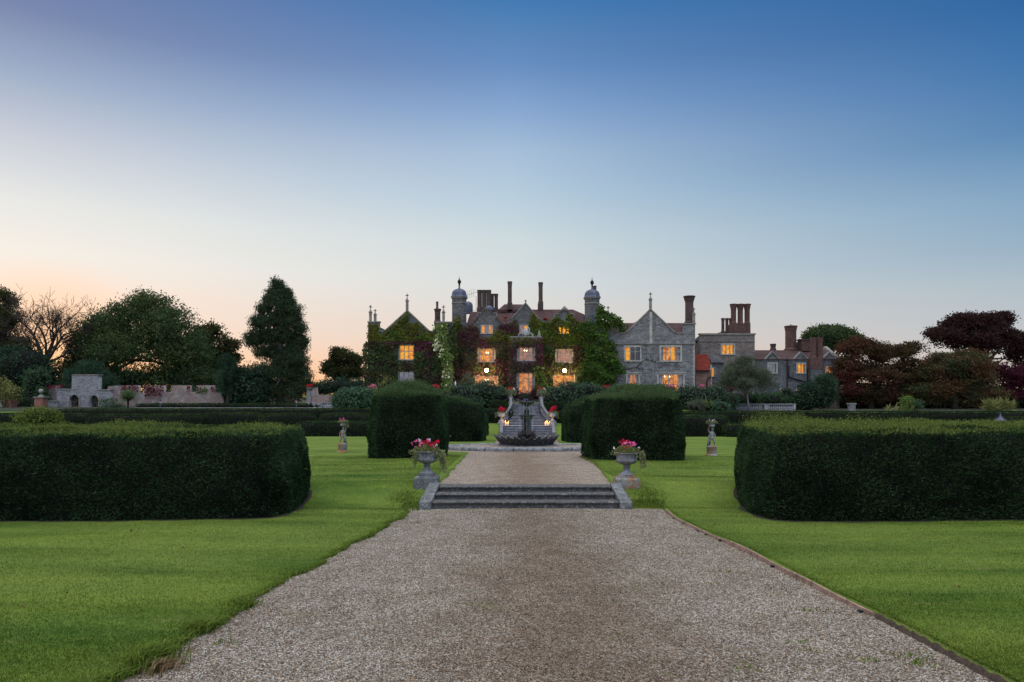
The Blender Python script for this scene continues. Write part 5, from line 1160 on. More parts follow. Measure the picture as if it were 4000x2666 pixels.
m = MB(); x, y, z = P1(1600,470,91.5); m.lathe(x, y, [(.62,z-.3),(.6,z),(.5,z+.3),(.3,z+.48),(.02,z+.55)], 12); m.build('small_dome', M_LEAD, H, smooth=True)
m = MB(); A = P1(1442,490,91); m.tube([A, (A[0],A[1],A[2]+2.0)], .025, 5); m.tube([(A[0]-2.2,A[1],A[2]+.1),(A[0],A[1],A[2]+.1)], .02, 4); m.tube([(A[0]-1.5,A[1],A[2]+2.0),(A[0]+.1,A[1]+.3,A[2]+2.6)], .02, 4)
for t_ in np.linspace(0,1,7): q = (A[0]-2.0+t_*1.6, A[1]-.2+t_*.3, A[2]+1.9+t_*.5); m.tube([(q[0],q[1],q[2]-.5),(q[0]+.1,q[1],q[2]+.6)], .014, 4)
m.build('aerial', M_IRON, H)
# turrets
def turret(zf, xc, hw, ycor, ydt, ybase, ytip, Y, name='turret'):
    (u, vc), (_, vt), (_, vb), (_, vtip) = zf(xc, ycor), zf(xc, ydt), zf(xc, ybase), zf(xc, ytip); k = Y/F; x = PX(u, Y); r = hw/3.136*k/math.cos(math.pi/8); zc, zt, zb, zp = [PZ(v, Y) for v in (vc, vt, vb, vtip)]
    t = MB().lathe(x, Y, [(r*1.02, 1.0), (r*1.02, zb), (r*.985, zb+.02), (r*.985, zc)], 8, rot=math.pi/8).build(name, M_STONED, H)
    MB().lathe(x, Y, [(r, zc-.75), (r*1.04, zc-.73), (r*1.04, zc-.62), (r, zc-.6)], 8, rot=math.pi/8, cap=False).build('string_course', M_COPE, t)
    MB().lathe(x, Y, [(r, zc-.12), (r*1.1, zc-.05), (r*1.14, zc+.08), (r*1.0, zc+.1)], 8, rot=math.pi/8).build('cornice', M_COPE, t)
    h = zt-zc; dm = [(1.17,.03),(1.06,.12),(.995,.25),(.97,.42),(.93,.58),(.83,.74),(.66,.87),(.42,.96),(.2,1.02),(.14,1.1),(.11,1.28),(.07,1.4)]
    MB().lathe(x, Y, [(r*a, zc+.08+h*b) for a, b in dm], 8, rot=math.pi/8).build('dome', M_LEAD, t)
    rb = MB()
    for i in range(16):
        a = math.pi/8+i*math.pi/8; s_ = 1.0 if i % 2 == 0 else math.cos(math.pi/8); rb.tube([(x+r*p*s_*math.cos(a), Y+r*p*s_*math.sin(a), zc+.08+h*q) for p, q in dm[:9]], .03, 4)
    rb.build('dome_rolls', M_LEAD, t)
    ft = zc+.08+h*1.4; MB().lathe(x, Y, [(.1,ft),(.16,ft+.05),(.08,ft+.12),(.2,ft+.35),(.26,ft+.5),(.2,ft+.68),(.06,ft+.85),(.035,ft+1.0),(.02,zp)], 10).build('finial', M_IRON, t, smooth=True)
    sw = MB(); sw.box(x-.13, x+.13, Y-r-.02, Y-r*.5, zc-3.9, zc-2.2); sw.build('slit_window', ROOMS['blue'], t)  # the dark slit carries a faint glow of its own
    return t, (x, Y, zp)
t1, q1 = turret(z1, 1236, 87, 332, 228, 640, 65, 89.2); t2, q2 = turret(z2, 824, 88, 338, 237, 585, 75, 89.2)
m = MB(); m.box(q2[0]-.02, q2[0]+.02, q2[1]-.3, q2[1]+.25, q2[2]-.7, q2[2]-.35); m.build('weather_vane', M_IRON, t2)
# projecting porch bay in the middle
hp = [window(H, z1, 1955, 936, 2152, 1090, YP, 3, 2, arch=True, style='mauve', bulbs=((2035,972),(2062,975)), sur=15, curt=1.1, split=.38), window(H, z1, 1952, 1252, 2148, 1495, YP, 3, 2, styles=['orange','peach','peach'], sur=17, curt=.8, split=.42)]
ul, ur = z1(1866,0)[0], z2(200,0)[0]
wall_mesh([(ul, 1580), (ul, z1(0,812)[1]), (ur, z1(0,812)[1]), (ur, 1580)], hp, YP, .5, 'porch_wall', M_STONE, H)
for xx in (PX(ul, YP), PX(ur, YP)-.5): MB().box(xx, xx+.5, YP+.51, YM-.01, 1.2, PZ(z1(0,812)[1], YP)-.01).build('porch_side_wall', M_STONE, H)
MB().box(PX(ul,YP)-.08, PX(ur,YP)+.08, YP-.08, YM-.02, PZ(1319,YP), PZ(1319,YP)+.16).build('porch_coping', M_COPE, H)
m = MB(); x, y, z = P2(175,812,YP+.3); m.lathe(x, y, [(.3,z),(.26,z+.3),(.05,z+1.0)], 4, rot=math.pi/4); m.build('obelisk_finial', M_COPE, H)
m = MB(); x, y, z = P1(2050,806,YP+.2)   # pierced stone cresting with a shield
m.lathe(0, 0, [(.001,0)], 3) if False else None
m.box(x-1.0, x+1.0, y, y+.15, z-.05, z+.12)
for sg_ in (-1, 1): m.tube([(x+sg_*.95, y+.07, z+.2), (x+sg_*.6, y+.07, z+.5), (x+sg_*.38, y+.07, z+.28), (x+sg_*.5, y+.07, z+1.0), (x+sg_*.2, y+.07, z+1.25)], .07, 6)
m.ball((x, y+.07, z+.62), .36, 10, 8, 1, .3, 1.2); m.build('cresting', M_BALU, H)
# the two bracket lanterns that blaze between the floors
for zf, X, Yy, lab in ((z1, 1570, 1215, 'brightly lit wall lantern over the left bay window'), (z2, 488, 1220, 'brightly lit wall lantern over the right bay window')):
    x, y, z = P(*zf(X, Yy), YM-.9); t = thing('wall_lantern', lab, 'lantern', (x, y, z))
    m = MB(); m.tube([(x, YM-.05, z+.45), (x, YM-.5, z+.62), (x, y, z+.48), (x, y, z+.34)], .03, 6); m.lathe(x, y, [(.05,z+.36),(.22,z+.24),(.2,z+.2)], 6); m.lathe(x, y, [(.14,z-.26),(.16,z-.24),(.05,z-.34)], 6)
    for i in range(6): a = i*math.pi/3; m.tube([(x+.19*math.cos(a), y+.19*math.sin(a), z+.2), (x+.14*math.cos(a), y+.14*math.sin(a), z-.25)], .012, 4)
    m.build('lantern_frame', M_IRON, t)
    MB().ball((x, y, z), .25, 14, 10).build('globe', emis('lantern_glow', (1.0, .62, .25), 22.0), t, smooth=True)
    pl_ = bpy.data.lights.new('lantern_light', 'POINT'); pl_.energy = 700; pl_.color = (1,.58,.22); pl_.shadow_soft_size = .22
    po = bpy.data.objects.new('lantern_light', pl_); COL.objects.link(po); po.location = (x, y-.35, z)
# body of the house behind the walls, so that it is solid from the side
MB().box(PX(z1(1140,0)[0],YM), PX(z2(1010,0)[0],YM), 91.5, 98, 1.0, PZ(1264,YM)).build('rear_wall', M_STONE, H)

# ------------------------------------------------------------------ the older range to the right
S = thing('service_range', 'long low stone range with tall brick chimneys right of the gabled wing', 'building', (PX(3000, 92), 92, 1.6))
YT, YR = 90.0, 92.5
ht = [window(S, z3, 538, 716, 678, 825, YT, 3, 1, arch=True, style='yellow', sur=18)]
wall_mesh(cl(z3, (268,1320),(268,592),(936,592),(936,1320)), ht, YT, .5, 'tower_wall', M_RAG, S)
xt0, xt1 = PX(z3(268,0)[0], YT), PX(z3(936,0)[0], YT)
MB().hull([(xt0-.0, YT+.01, 0.8), (xt0, YT+.01, PZ(z3(0,592)[1],YT)), (xt0+.45, YT+.01, 0.8), (xt0+.45, YT+.01, PZ(z3(0,592)[1],YT)), (PX(z3(200,0)[0],97), 97, .8), (PX(z3(200,0)[0],97), 97, PZ(z3(0,592)[1],YT)), (PX(z3(200,0)[0],97)+.5, 97, .8), (PX(z3(200,0)[0],97)+.5, 97, PZ(z3(0,592)[1],YT))]).build('side_wall', M_RAG, S)
MB().box(xt1-.5, xt1, YT+.51, 97, .8, PZ(z3(0,592)[1],YT)).build('side_wall', M_RAG, S)
MB().box(xt0+.4, xt1-.5, YT+.5, 97, PZ(z3(0,640)[1],YT), PZ(z3(0,620)[1],YT)).build('flat_roof', M_LEAD, S)
coping(z3, [(262,592),(942,592)], YT, S, .2, .8); m = MB(); m.pbox(z3(264,0)[0], z3(0,664)[1], z3(940,0)[0], z3(0,673)[1], YT-.08, .079); m.build('string_course', M_COPE, S)
for i, X in enumerate((675, 758, 842)): chimney(S, z3, X, 462, 214, 58, 93, 8, m=M_BRICK, flare=1.48, neck=.2)
MB().pbox(z3(642,0)[0], z3(0,462)[1], z3(884,0)[0], z3(0,600)[1], 92.2, 2).build('chimney_base', M_BRICK, S)
for X in (545, 594, 640): chimney(S, z3, X, 560, 388, 33, 94, 8, m=M_BRICKD, flare=1.3, neck=.1)
MB().pbox(z3(524,0)[0], z3(0,556)[1], z3(650,0)[0], z3(0,600)[1], 93.4, 1.5).build('chimney_base', M_BRICKD, S)
# link with the bright red roof
YL = 87.5
wall_mesh(cl(z3, (214,1330),(214,1030),(402,1030),(402,1330)), [], YL, .4, 'link_wall', M_PINK, S)
roof(S, [P(*z3(214,1026), YL-.25), P(*z3(385,1026), YL-.25), P(*z3(405,960), YL+1.2), P(*z3(214,830), YL+2.3), P(*z3(355,830), YL+2.3), P(*z3(214,1026), 91.5), P(*z3(405,1026), 91.5), P(*z3(345,830), 90.5)], M_TILEB)
MB().pbox(z3(214,0)[0], z3(0,1024)[1], z3(392,0)[0], z3(0,1034)[1], YL-.3, .2).build('gutter', M_PIPE, S)
MB().pbox(z3(388,0)[0], z3(0,960)[1], z3(412,0)[0], z3(0,1330)[1], YL+.05, 2.2).build('buttress', M_DRESS, S)
MB().tube([P(*z3(350,1240),YL-.1), P(*z3(350,1150),YL-.1), P(*z3(372,1115),YL-.1), P(*z3(405,1105),YL-.1)], .08, 6).build('drainpipe', M_PIPE, S)
wl = [window(S, z3, 412, 1000, 444, 1100, YT-.7, 1, 1, style='yellow', sur=8)]
wall_mesh(cl(z3, (404,1330),(404,850),(556,930),(556,1330)), wl, YT-.7, .4, 'lean_to_wall', M_STONED, S)
roof(S, [P(*z3(385,850), YT-.6), P(*z3(480,850), YT-.1), P(*z3(556,930), YT-1.0), P(*z3(404,930), YT-1.0), P(*z3(404,900),YT-.01), P(*z3(556,925),YT-.01)], M_STONED, 'lean_to_roof')
# the range proper
hs = [window(S, z3, 1106, 946, 1200, 1056, YR, 2, 1, arch=True, style='pale', sur=16), window(S, z3, 1462, 950, 1550, 1056, YR, 2, 1, arch=True, style='yellow', sur=16, curt=1),
      window(S, z3, 1810, 985, 1880, 1056, YR, 2, 1, arch=True, style='orange', sur=12), window(S, z3, 1462, 1252, 1560, 1330, YR, 2, 1, arch=True, style='orange', sur=16),
      window(S, z3, 712, 1262, 850, 1340, YR, 3, 1, style='orange', sur=16), window(S, z3, 1252, 1256, 1280, 1340, YR, 1, 1, style='peach', sur=8), window(S, z3, 640, 985, 690, 1060, YR+.0, 1, 1, style='orange', sur=8) if False else window(S, z3, 1872, 1252, 1930, 1320, YR, 2, 1, style='peach', sur=8)]
gx = [(1070,892),(1150,806),(1232,892),(1420,892),(1500,810),(1582,892),(1768,892),(1850,808),(1928,892)]
wall_mesh(cl(z3, (560,1345),(560,905),(940,905),(945,892),*gx,(1990,892),(1990,1345)), hs, YR, .5, 'range_wall', M_STONED, S)
for a, b_, c in ((gx[0],gx[1],gx[2]), (gx[3],gx[4],gx[5]), (gx[6],gx[7],gx[8])):
    coping(z3, [a, b_, c], YR, S, .13, .5)
    roof(S, [P(*z3(a[0]+8,a[1]), YR+.4), P(*z3(c[0]-8,c[1]), YR+.4), P(*z3(b_[0],b_[1]+10), YR+.4), P(*z3(a[0]+8,a[1]), 96), P(*z3(c[0]-8,c[1]), 96), P(*z3(b_[0],b_[1]+10), 96)])
ub0, ub1 = z3(930,0)[0], z3(1945,0)[0]
x0, x1 = PX(ub0, YR), PX(ub1, YR)
zR = PZ(z3(0,780)[1], 96.5)
MB().hull([(x, y, z) for x in (x0, x1) for y, z in ((YR-.15, PZ(z3(0,893)[1],YR)), (96.5, zR), (101, PZ(z3(0,893)[1],YR)))]).build('roof', M_TILE, S)
MB().hull([(x1+dx, y, z) for dx in (0,.45) for y, z in ((YR-.2, PZ(z3(0,893)[1],YR)), (YR-.2, PZ(z3(0,875)[1],YR)), (96.5, zR+.55), (96.5, zR+.1), (101, PZ(z3(0,875)[1],YR)), (101, 3))]).build('end_coping', M_COPE, S)
MB().box(x1, x1+.3, YR, 101, 1.0, PZ(z3(0,893)[1],YR)).build('side_wall', M_STONED, S)
chimney(S, z3, 1377, 780, 482, 112, 97, 6, m=M_BRICK, flare=1.22, neck=.12); chimney(S, z3, 1160, 780, 702, 56, 98, 8, m=M_BRICKD, flare=1.2, neck=.2)
MB().hull([P(*z3(1377+a*22,482), 97+b_*.4) for a in (-1,1) for b_ in (-1,1)]+[P(*z3(1377,458), 97)]).build('chimney_cowl', M_LEAD, S)
MB().pbox(z3(1512,0)[0], z3(0,645)[1], z3(1620,0)[0], z3(0,790)[1], 95.5, 1.4).build('chimney', M_BRICK, S); MB().pbox(z3(1504,0)[0], z3(0,640)[1], z3(1624,0)[0], z3(0,655)[1], 95.4, 1.6).build('chimney_cap', M_BRICKD, S)
m = MB(); m.pbox(z3(1622,0)[0], z3(0,880)[1], z3(1765,0)[0], z3(0,1012)[1], YR-1.0, 1.6); m.build('chimney_breast', M_BRICK, S)
m = MB(); m.pbox(z3(1625,0)[0], z3(0,1013)[1], z3(1765,0)[0], z3(0,1345)[1], YR-.95, .94); m.build('chimney_breast', M_STONED, S)
for X in (1654, 1732): chimney(S, z3, X, 882, 628, 62, YR-.2, 8, m=M_BRICK, flare=1.22, neck=.14)
MB().pbox(z3(1690,0)[0], z3(0,790)[1], z3(1696,0)[0], z3(0,878)[1], YR-.3, .5).build('chimney_web', M_BRICK, S)
m = MB(); m.tube([P(*z3(1335,872),YR-.1), P(*z3(1335,1230),YR-.1)], .09, 6); m.tube([P(*z3(1352,968),YR-.1), P(*z3(1352,1095),YR-.1), P(*z3(1375,1115),YR-.1), P(*z3(1575,1175),YR-.1), P(*z3(1583,1200),YR-.1)], .09, 6); m.tube([P(*z3(1608,985),YR-.12), P(*z3(1582,1010),YR-.12), P(*z3(1582,1165),YR-.12)], .08, 6); m.build('drainpipe', M_PIPE, S)
# ------------------------------------------------------------------ creepers
def inpoly(x, z, poly):
    r = np.zeros(len(x), bool); n = len(poly)
    for i in range(n):
        x1_, z1_ = poly[i]; x2_, z2_ = poly[(i+1) % n]
        c = ((z1_ > z) != (z2_ > z)) & (x < (x2_-x1_)*(z-z1_)/(z2_-z1_+1e-12)+x1_); r ^= c
    return r
def creeper(name, label, zf, poly, holes, Y, dens, size, thick, mix, bulge=None, parts=None, depth_f=None, cat='climbing plant', stem=True, ragged=6.0):
    """leaf layer over a wall: poly in zoom pixels, holes = windows kept clear, mix(X, Y)->which leaf material"""
    A = np.array(poly, float); x0, y0 = A.min(0); x1, y1 = A.max(0); k = Y/F/3.136; n = int((x1-x0)*(y1-y0)*k*k*dens)
    X = rng.uniform(x0, x1, n); Z = rng.uniform(y0, y1, n); jx = X+rng.normal(0, ragged, n); jz = Z+rng.normal(0, ragged, n); ok = inpoly(jx, jz, poly)
    for h in holes: ok &= ~((X > h[0]) & (X < h[2]) & (Z > h[1]) & (Z < h[3]))
    X, Z = X[ok], Z[ok]; n = len(X); cls = mix(X, Z)
    u, v = zf(X, Z); wx = PX(u, Y); wz = PZ(v, Y); bl = (0.5+0.5*noise3(np.stack([wx, wz, wx*0], 1), 1.6, 4.0))
    th = thick(X, Z) if callable(thick) else thick
    y = Y-.04-(rng.uniform(0.2,1,n)**.7)*th*(.35+.65*bl)
    p = np.stack([PX(u, Y)+0*y, y, wz], 1)
    t = thing(name, label, cat, (float(wx.mean()), Y-.3, 1.9))
    names = {}
    for c in sorted(set(cls.tolist())):
        s_ = cls == c; q = p[s_]; d = rng.normal(0,.5,(len(q),3))+np.array([0,-.45,-.55]); d = unit(d); sz = size*rng.uniform(.6,1.35,len(q)); nn_ = rng.normal(0,.45,(len(q),3))+np.array([0,-1,.35]); sd = unit(np.cross(d, nn_))
        L_ = d*sz[:,None]; W_ = sd*(sz*.42)[:,None]; V = np.stack([q, q+L_*.4+W_, q+L_, q+L_*.4-W_], 1).reshape(-1,3)
        tone = np.clip(bl[s_]*.6+rng.normal(.2,.2,len(q)), 0, 1)
        o = npmesh({'creepg':'green_leaves','creepp':'purple_leaves','creepd':'dark_leaves','clem':'light_leaves','wist':'leaves','crimson':'red_leaves','cream':'blossom'}.get(c, 'leaves'), V, np.arange(4*len(q)).reshape(-1,4), LM[c], t, np.repeat(tone,4))
    return t
def gz2(X, Z, cx, cz, sx, sz): return np.exp(-((X-cx)/sx)**2-((Z-cz)/sz)**2)
def mixL(X, Z):
    n_ = noise3(np.stack([X*.02, Z*.02, X*0], 1), 1.0, 2.0)
    pu = gz2(X,Z,800,930,200,60)*.9+gz2(X,Z,640,872,400,22)*.8+gz2(X,Z,850,1120,120,200)*.3
    r = np.where(Z < 862, 'creepg', 'creepd'); q = rng.uniform(0,1,len(X)); r = np.where((pu+.25*n_ > .45+.5*(q-.5)), 'creepp', r); r = np.where((Z > 862) & (q > .86), 'creepg', r); return r
creeper('wall_creeper', 'green and purple creeper coating the left gabled wing', z1, [(112,860),(122,640),(255,650),(262,755),(325,748),(480,612),(560,540),(590,505),(640,560),(740,640),(870,752),(940,752),(945,640),(1075,650),(1080,1500),(75,1500),(78,905)], [(487,895,690,1098),(480,1220,690,1440),(620,520,700,625)], YW, 110, .24, lambda X, Z: np.where(Z > 865, .55, .28), mixL)
creeper('wall_creeper', 'creeper wrapping the outer corner of the left wing', z1, [(60,900),(125,860),(125,1500),(70,1500)], [], YW+1.0, 90, .26, .8, lambda X, Z: np.where(rng.uniform(0,1,len(X)) < .3, 'creepp', 'creepd'))
def mixM(X, Z):
    q = rng.uniform(0,1,len(X)); n_ = noise3(np.stack([X*.02, Z*.02, X*0], 1), 1.0, 6.0)
    r = np.where(Z > 905, 'creepp', 'creepp'); gr = gz2(X,Z,1720,790,190,110)+gz2(X,Z,1200,620,110,120)+.25*n_; r = np.where((gr > .55+.6*(q-.5)), 'creepg', r); r = np.where((Z > 930) & (q > .40), 'creepd', r); return r
creeper('wall_creeper', 'deep purple creeper between the left turret and the porch', z1, [(1120,640),(1210,560),(1235,520),(1260,640),(1300,660),(1400,650),(1470,690),(1480,790),(1560,810),(1640,790),(1690,720),(1730,640),(1850,640),(1930,580),(1960,650),(1960,780),(1870,820),(1866,1500),(1120,1500)], [(1460,940,1680,1118),(1428,1262,1718,1480),(1495,655,1652,775),(1455,560,1680,650)], YM, 110, .24, lambda X, Z: np.where(Z > 905, .45, .22), mixM)
def mixR(X, Z):
    q = rng.uniform(0,1,len(X)); r = np.where(Z > 915, 'creepd', 'creepg'); r = np.where((gz2(X,Z,620,930,70,40)*.8+gz2(X,Z,330,900,50,40)*.8 > .5+.5*(q-.5)), 'creepp', r); r = np.where((Z > 915) & (q > .85), 'creepg', r); return r
creeper('wall_creeper', 'bright green creeper over the right shaped gable and wall below', z2, [(40,700),(70,560),(95,500),(150,560),(210,610),(300,625),(370,550),(420,545),(440,600),(510,600),(520,510),(590,540),(610,590),(700,630),(860,640),(860,1500),(200,1500),(200,800),(60,800)], [(372,945,592,1120),(345,1258,640,1480),(424,680,447,762),(463,676,497,766),(514,705,540,762)], YM, 110, .24, lambda X, Z: np.where(Z > 905, .45, .25), mixR)
def mixP(X, Z):
    q = rng.uniform(0,1,len(X)); r = np.full(len(X), 'creepp', dtype='<U8'); r = np.where((Z < 890) & (q > .6), 'creepg', r); r = np.where((Z > 930) & (q > .6), 'creepd', r); return r
creeper('wall_creeper', 'purple creeper framing the windows of the projecting porch', z1, [(1850,815),(2255,815),(2265,900),(2250,1200),(2235,1500),(1846,1500),(1840,900)], [(1940,925,2168,1100),(1935,1238,2165,1560)], YP, 110, .24, .38, mixP)
def mixC(X, Z):
    q = rng.uniform(0,1,len(X)); fl = gz2(X,Z,960,850,60,90)+gz2(X,Z,950,930,50,40)+gz2(X,Z,1015,1000,40,30)+gz2(X,Z,1075,1250,40,110)+gz2(X,Z,1000,900,40,60); return np.where(fl*.5 > q, 'cream', 'clem')
creeper('flowering_climber', 'pale flowering climber falling down the inner corner of the left wing', z1, [(945,650),(1075,640),(1095,760),(1110,900),(1145,1060),(1165,1200),(1155,1330),(1175,1480),(1040,1480),(1025,1300),(1050,1150),(1010,1020),(925,960),(920,860),(950,780)], [], YW-.35, 75, .30, .5, mixC, ragged=14)
creeper('climbing_vine', 'green shrubby vine in the angle behind the pale flowering climber', z1, [(1075,640),(1170,650),(1200,760),(1215,900),(1210,1080),(1130,1120),(1090,900)], [], YW+1.0, 80, .26, .6, lambda X, Z: np.where(rng.uniform(0,1,len(X)) < .5, 'wist', 'creepd'))
creeper('climbing_vine', 'yellow green vine tumbling beside the right edge of the porch', z2, [(150,1150),(210,1160),(240,1230),(230,1330),(300,1400),(330,1440),(200,1470),(120,1440),(140,1330),(100,1200)], [], YP-.4, 60, .30, .5, lambda X, Z: np.where(rng.uniform(0,1,len(X)) < .7, 'bright', 'wist'), ragged=14)
def mixW(X, Z): q = rng.uniform(0,1,len(X)); return np.where(q < .8, 'wist', 'creepd')
def thW(X, Z): return .5+1.1*(gz2(X,Z,980,1100,170,400))
creeper('wisteria', 'huge shaggy green climber piled between the right turret and stone wing', z2, [(905,400),(935,410),(960,470),(1040,520),(1130,570),(1200,640),(1180,720),(1010,640),(1005,800),(1060,850),(1090,900),(1130,1050),(1150,1150),(1220,1190),(1215,1240),(1120,1260),(1110,1320),(1080,1420),(1060,1480),(860,1480),(820,1400),(640,1380),(700,1200),(760,900),(640,700),(700,630),(860,620),(880,500)], [], YW-.25, 100, .34, thW, mixW, ragged=12)
creeper('wisteria_spray', 'loose climber sprays rising over the roof left of the stone wing', z2, [(1000,560),(1060,500),(1150,570),(1210,640),(1265,700),(1220,740),(1160,740),(1150,660),(1040,640)], [], 87.5, 60, .3, .9, mixW, ragged=12)
# bare winter-like stems on the stone wing
bs = thing('bare_climber', 'bare brown stems spreading over the stone wing between its windows', 'climbing plant', P2(1200,1290,YW-.08)); m = MB()
rg_ = random.Random(9)
def stem(a, b, n=9, r=.035, Y=YW-.07, wv=10):
    pts = []
    for i in range(n): t_ = i/(n-1); pts.append(P(*z2(a[0]+(b[0]-a[0])*t_+rg_.uniform(-wv,wv)*(0<i<n-1), a[1]+(b[1]-a[1])*t_+rg_.uniform(-wv,wv)*(0<i<n-1)), Y))
    m.tube(pts, [r*(1-.7*i/(n-1)) for i in range(n)], 5)
stem((1190,1210),(1360,1180),r=.07,wv=4); stem((1360,1180),(1480,1075),r=.06,wv=4); stem((1480,1075),(1700,1150)); stem((1700,1150),(1900,1160)); stem((1360,1180),(1500,1200)); stem((1500,1200),(1640,1230),r=.03)
for i in range(46): a = (rg_.uniform(1200,1880), rg_.uniform(1080,1220)); stem(a, (a[0]+rg_.uniform(-60,70), a[1]+rg_.uniform(-45,30)), 5, .016, wv=6)
for i in range(26): a = (rg_.uniform(1440,1620), rg_.uniform(930,1120)); stem(a, (a[0]+rg_.uniform(-40,40), a[1]+rg_.uniform(-60,20)), 5, .014, wv=6)
m.build('stems', M_BARK, bs)
# ------------------------------------------------------------------ trees beyond the garden (crowns measured in 2353 px wide units)
def K(*l): return tuple(x*1.7 for x in l[:4])+tuple(l[4:])
def KL(*ls): return [K(*l) for l in ls]
tree('beech_tree', 'largest round beech left of the tall conifer behind the ruined wall', KL((325,745,95,75),(245,780,75,70),(200,815,45,60),(395,775,80,75),(310,820,130,80),(430,830,70,75),(250,880,80,40),(370,890,110,45),(175,850,30,45),(345,705,50,35),(460,880,45,40)), 320, 108, 'beech', 60000, .42, .7, nl=14, clump=2.4, per=30, shell=.5, aspect=.6)
tree('green_tree', 'lighter tree between the round beech and the tall conifer', KL((480,770,40,32),(515,800,38,28),(455,800,45,45),(530,825,22,22),(490,840,50,40),(470,890,40,40)), 820, 118, 'backlit', 13000, .45, .4, nl=12, clump=1.8, shell=.3)
tree('green_tree', 'dense dark green tree behind the dark yews left of the conifer', KL((450,860,50,60),(490,880,45,50),(440,910,50,25)), 790, 114, 'beech2', 15000, .4, .4, clump=2, shell=.5)
tree('thin_leaved_tree', 'half bare leafy tree at the left margin against the glow', KL((0,695,32,38),(20,735,34,38),(-5,760,45,45),(45,795,34,28),(10,800,45,30)), 20, 118, 'backlit', 14000, .36, .5, nl=26, clump=1.6, shell=.15, fork=.35)
# bare tree: recursive branching
def bare_tree(name, label, u, Y, h, spread, seed, lean=(0,0), tr=.55, gz=None):
    g = GZ(PX(u, Y), Y); x = PX(u, Y); t = thing(name, label, 'tree', (x, Y, g)); r_ = random.Random(seed); m = MB(); tw = MB()
    def br(p, d, l, r, lv):
        n = 5; pts = [p]; q = p.copy(); dd = d.copy()
        for i in range(n):
            dd = (dd+Vector((r_.uniform(-.22,.22), r_.uniform(-.22,.22), r_.uniform(-.10,.16)+(.05 if lv < 2 else -.02)))).normalized(); q = q+dd*(l/n); pts.append(q.copy())
        (m if lv < 3 else tw).tube(pts, [max(.022, r*(1-.55*i/n)) for i in range(n+1)], 6 if lv < 2 else 3, cap=False)
        if lv >= 5 or r < .012: return
        k = (4, 5, 5, 4, 3)[lv]
        for i in range(k):
            f = r_.uniform(.3, 1) if i else 1.0; j = min(n, int(f*n)); s = pts[j]; a = Vector((r_.uniform(-1,1), r_.uniform(-.8,.8), r_.uniform(-.25,.75))).normalized()
            br(s, (dd*.75+a*.85).normalized(), l*r_.uniform(.52,.74), max(.014, r*.45*r_.uniform(.7,1.1)), lv+1)
    for (dx, dz, ll, rr_) in spread:
        br(Vector((x+dx*.15, Y, g+h)), Vector((dx, r_.uniform(-.2,.2), dz)).normalized(), ll, rr_, 1)
    m.tube([(x+.1, Y, g-.1), (x-.15, Y, g+h*.4), (x, Y, g+h+.2)], [tr*1.3, tr, tr*.85], 8); m.build('trunk', M_BARK, t, smooth=True); tw.build('twigs', M_BARK, t); return t
bare_tree('bare_tree', 'bare branching tree silhouetted against the sunset at far left', 175, 104, 6.6, [(-.45,1,5.6,.34),(.12,1,5.4,.36),(.7,.8,5.4,.3),(1.1,.35,5.0,.22),(-.9,.8,4.4,.22),(.45,1,5.0,.25)], 21)
bush('ivy_mass', 'dark ivy thicket around the bare tree trunks at far left', KL((60,850,55,55),(20,870,50,60),(95,880,30,45),(10,830,35,35)), 102, 'dark', 15000, .34, clump=1.2, per=24, shell=.7)
bush('holly_bush', 'rounded lighter green bush behind the left brick gate pier', KL((85,875,22,30),(80,905,25,25)), 97, 'ever', 4000, .26, clump=.7)
bush('pale_shrub', 'pale yellowing shrub at the left margin above the wall', KL((10,905,32,30),(30,892,22,14),(-10,880,25,20)), 88, 'pale', 2600, .22, clump=.6, core=False, shell=.3)
bush('thin_leaved_bush', 'thin backlit bush between the bare tree and the beech', KL((150,860,24,32),(130,885,22,25),(165,890,20,22),(165,835,16,16)), 106, 'backlit', 4200, .3, core=False, clump=1.0, shell=.2)
bush('small_conifer', 'small green conifer between the gate pier and the stone ruin', KL((97,920,14,18),(96,905,9,14)), 95, 'ever', 1800, .22, clump=.5, droop=.8)
tree('weeping_yew', 'dark weeping evergreen rising behind the two arched ruin', KL((205,855,35,35),(180,880,35,40),(240,885,32,40),(260,905,22,30),(165,905,20,30)), 345, 99, 'dark', 16000, .36, .35, clump=1.2, per=24, shell=.55, droop=2.2, aspect=.35)
tree('conifer', 'tallest dark conifer standing alone left of the manor', KL((634,652,14,16),(640,662,18,18),(632,680,24,20),(650,678,24,22),(640,700,38,34),(665,720,34,34),(608,712,20,20),(620,745,46,34),(670,755,38,36),(600,775,36,28),(645,785,52,34),(682,795,28,34),(585,790,24,22),(572,775,12,12),(625,815,46,20),(668,830,48,34),(640,860,58,34),(690,865,32,34),(655,900,60,32),(600,885,35,40),(705,895,20,30),(618,690,14,14)), 1095, 100, 'conifer', 75000, .36, .5, clump=1.25, per=30, shell=.5, droop=1.6, aspect=.35, fork=.75, nl=22, bark=M_BARKG,
     extra=[('dead', KL((640,890,12,14),(645,905,14,12),(675,905,10,8)), 900)])
tree('columnar_yew', 'dark upright yew just left of the tall conifer', KL((525,850,14,42),(515,880,16,40),(538,870,12,45)), 890, 97, 'dark', 8000, .3, .25, clump=.7, shell=.7, droop=-1.2, aspect=.3)
bush('ivy_mass', 'dark evergreen thicket filling under the left side of the tall conifer', KL((565,890,32,45),(590,900,35,40),(545,905,30,30),(555,860,14,18),(600,860,25,25)), 99, 'dark', 13000, .34, clump=1.1, per=22, shell=.7)
tree('sycamore', 'airy small tree between the tall conifer and the manor', KL((785,820,30,24),(810,835,25,25),(760,850,26,24),(790,860,40,25),(820,860,18,22),(770,835,18,16)), 1335, 122, 'backlit', 12000, .4, .35, nl=24, clump=1.5, shell=.25, fork=.25)
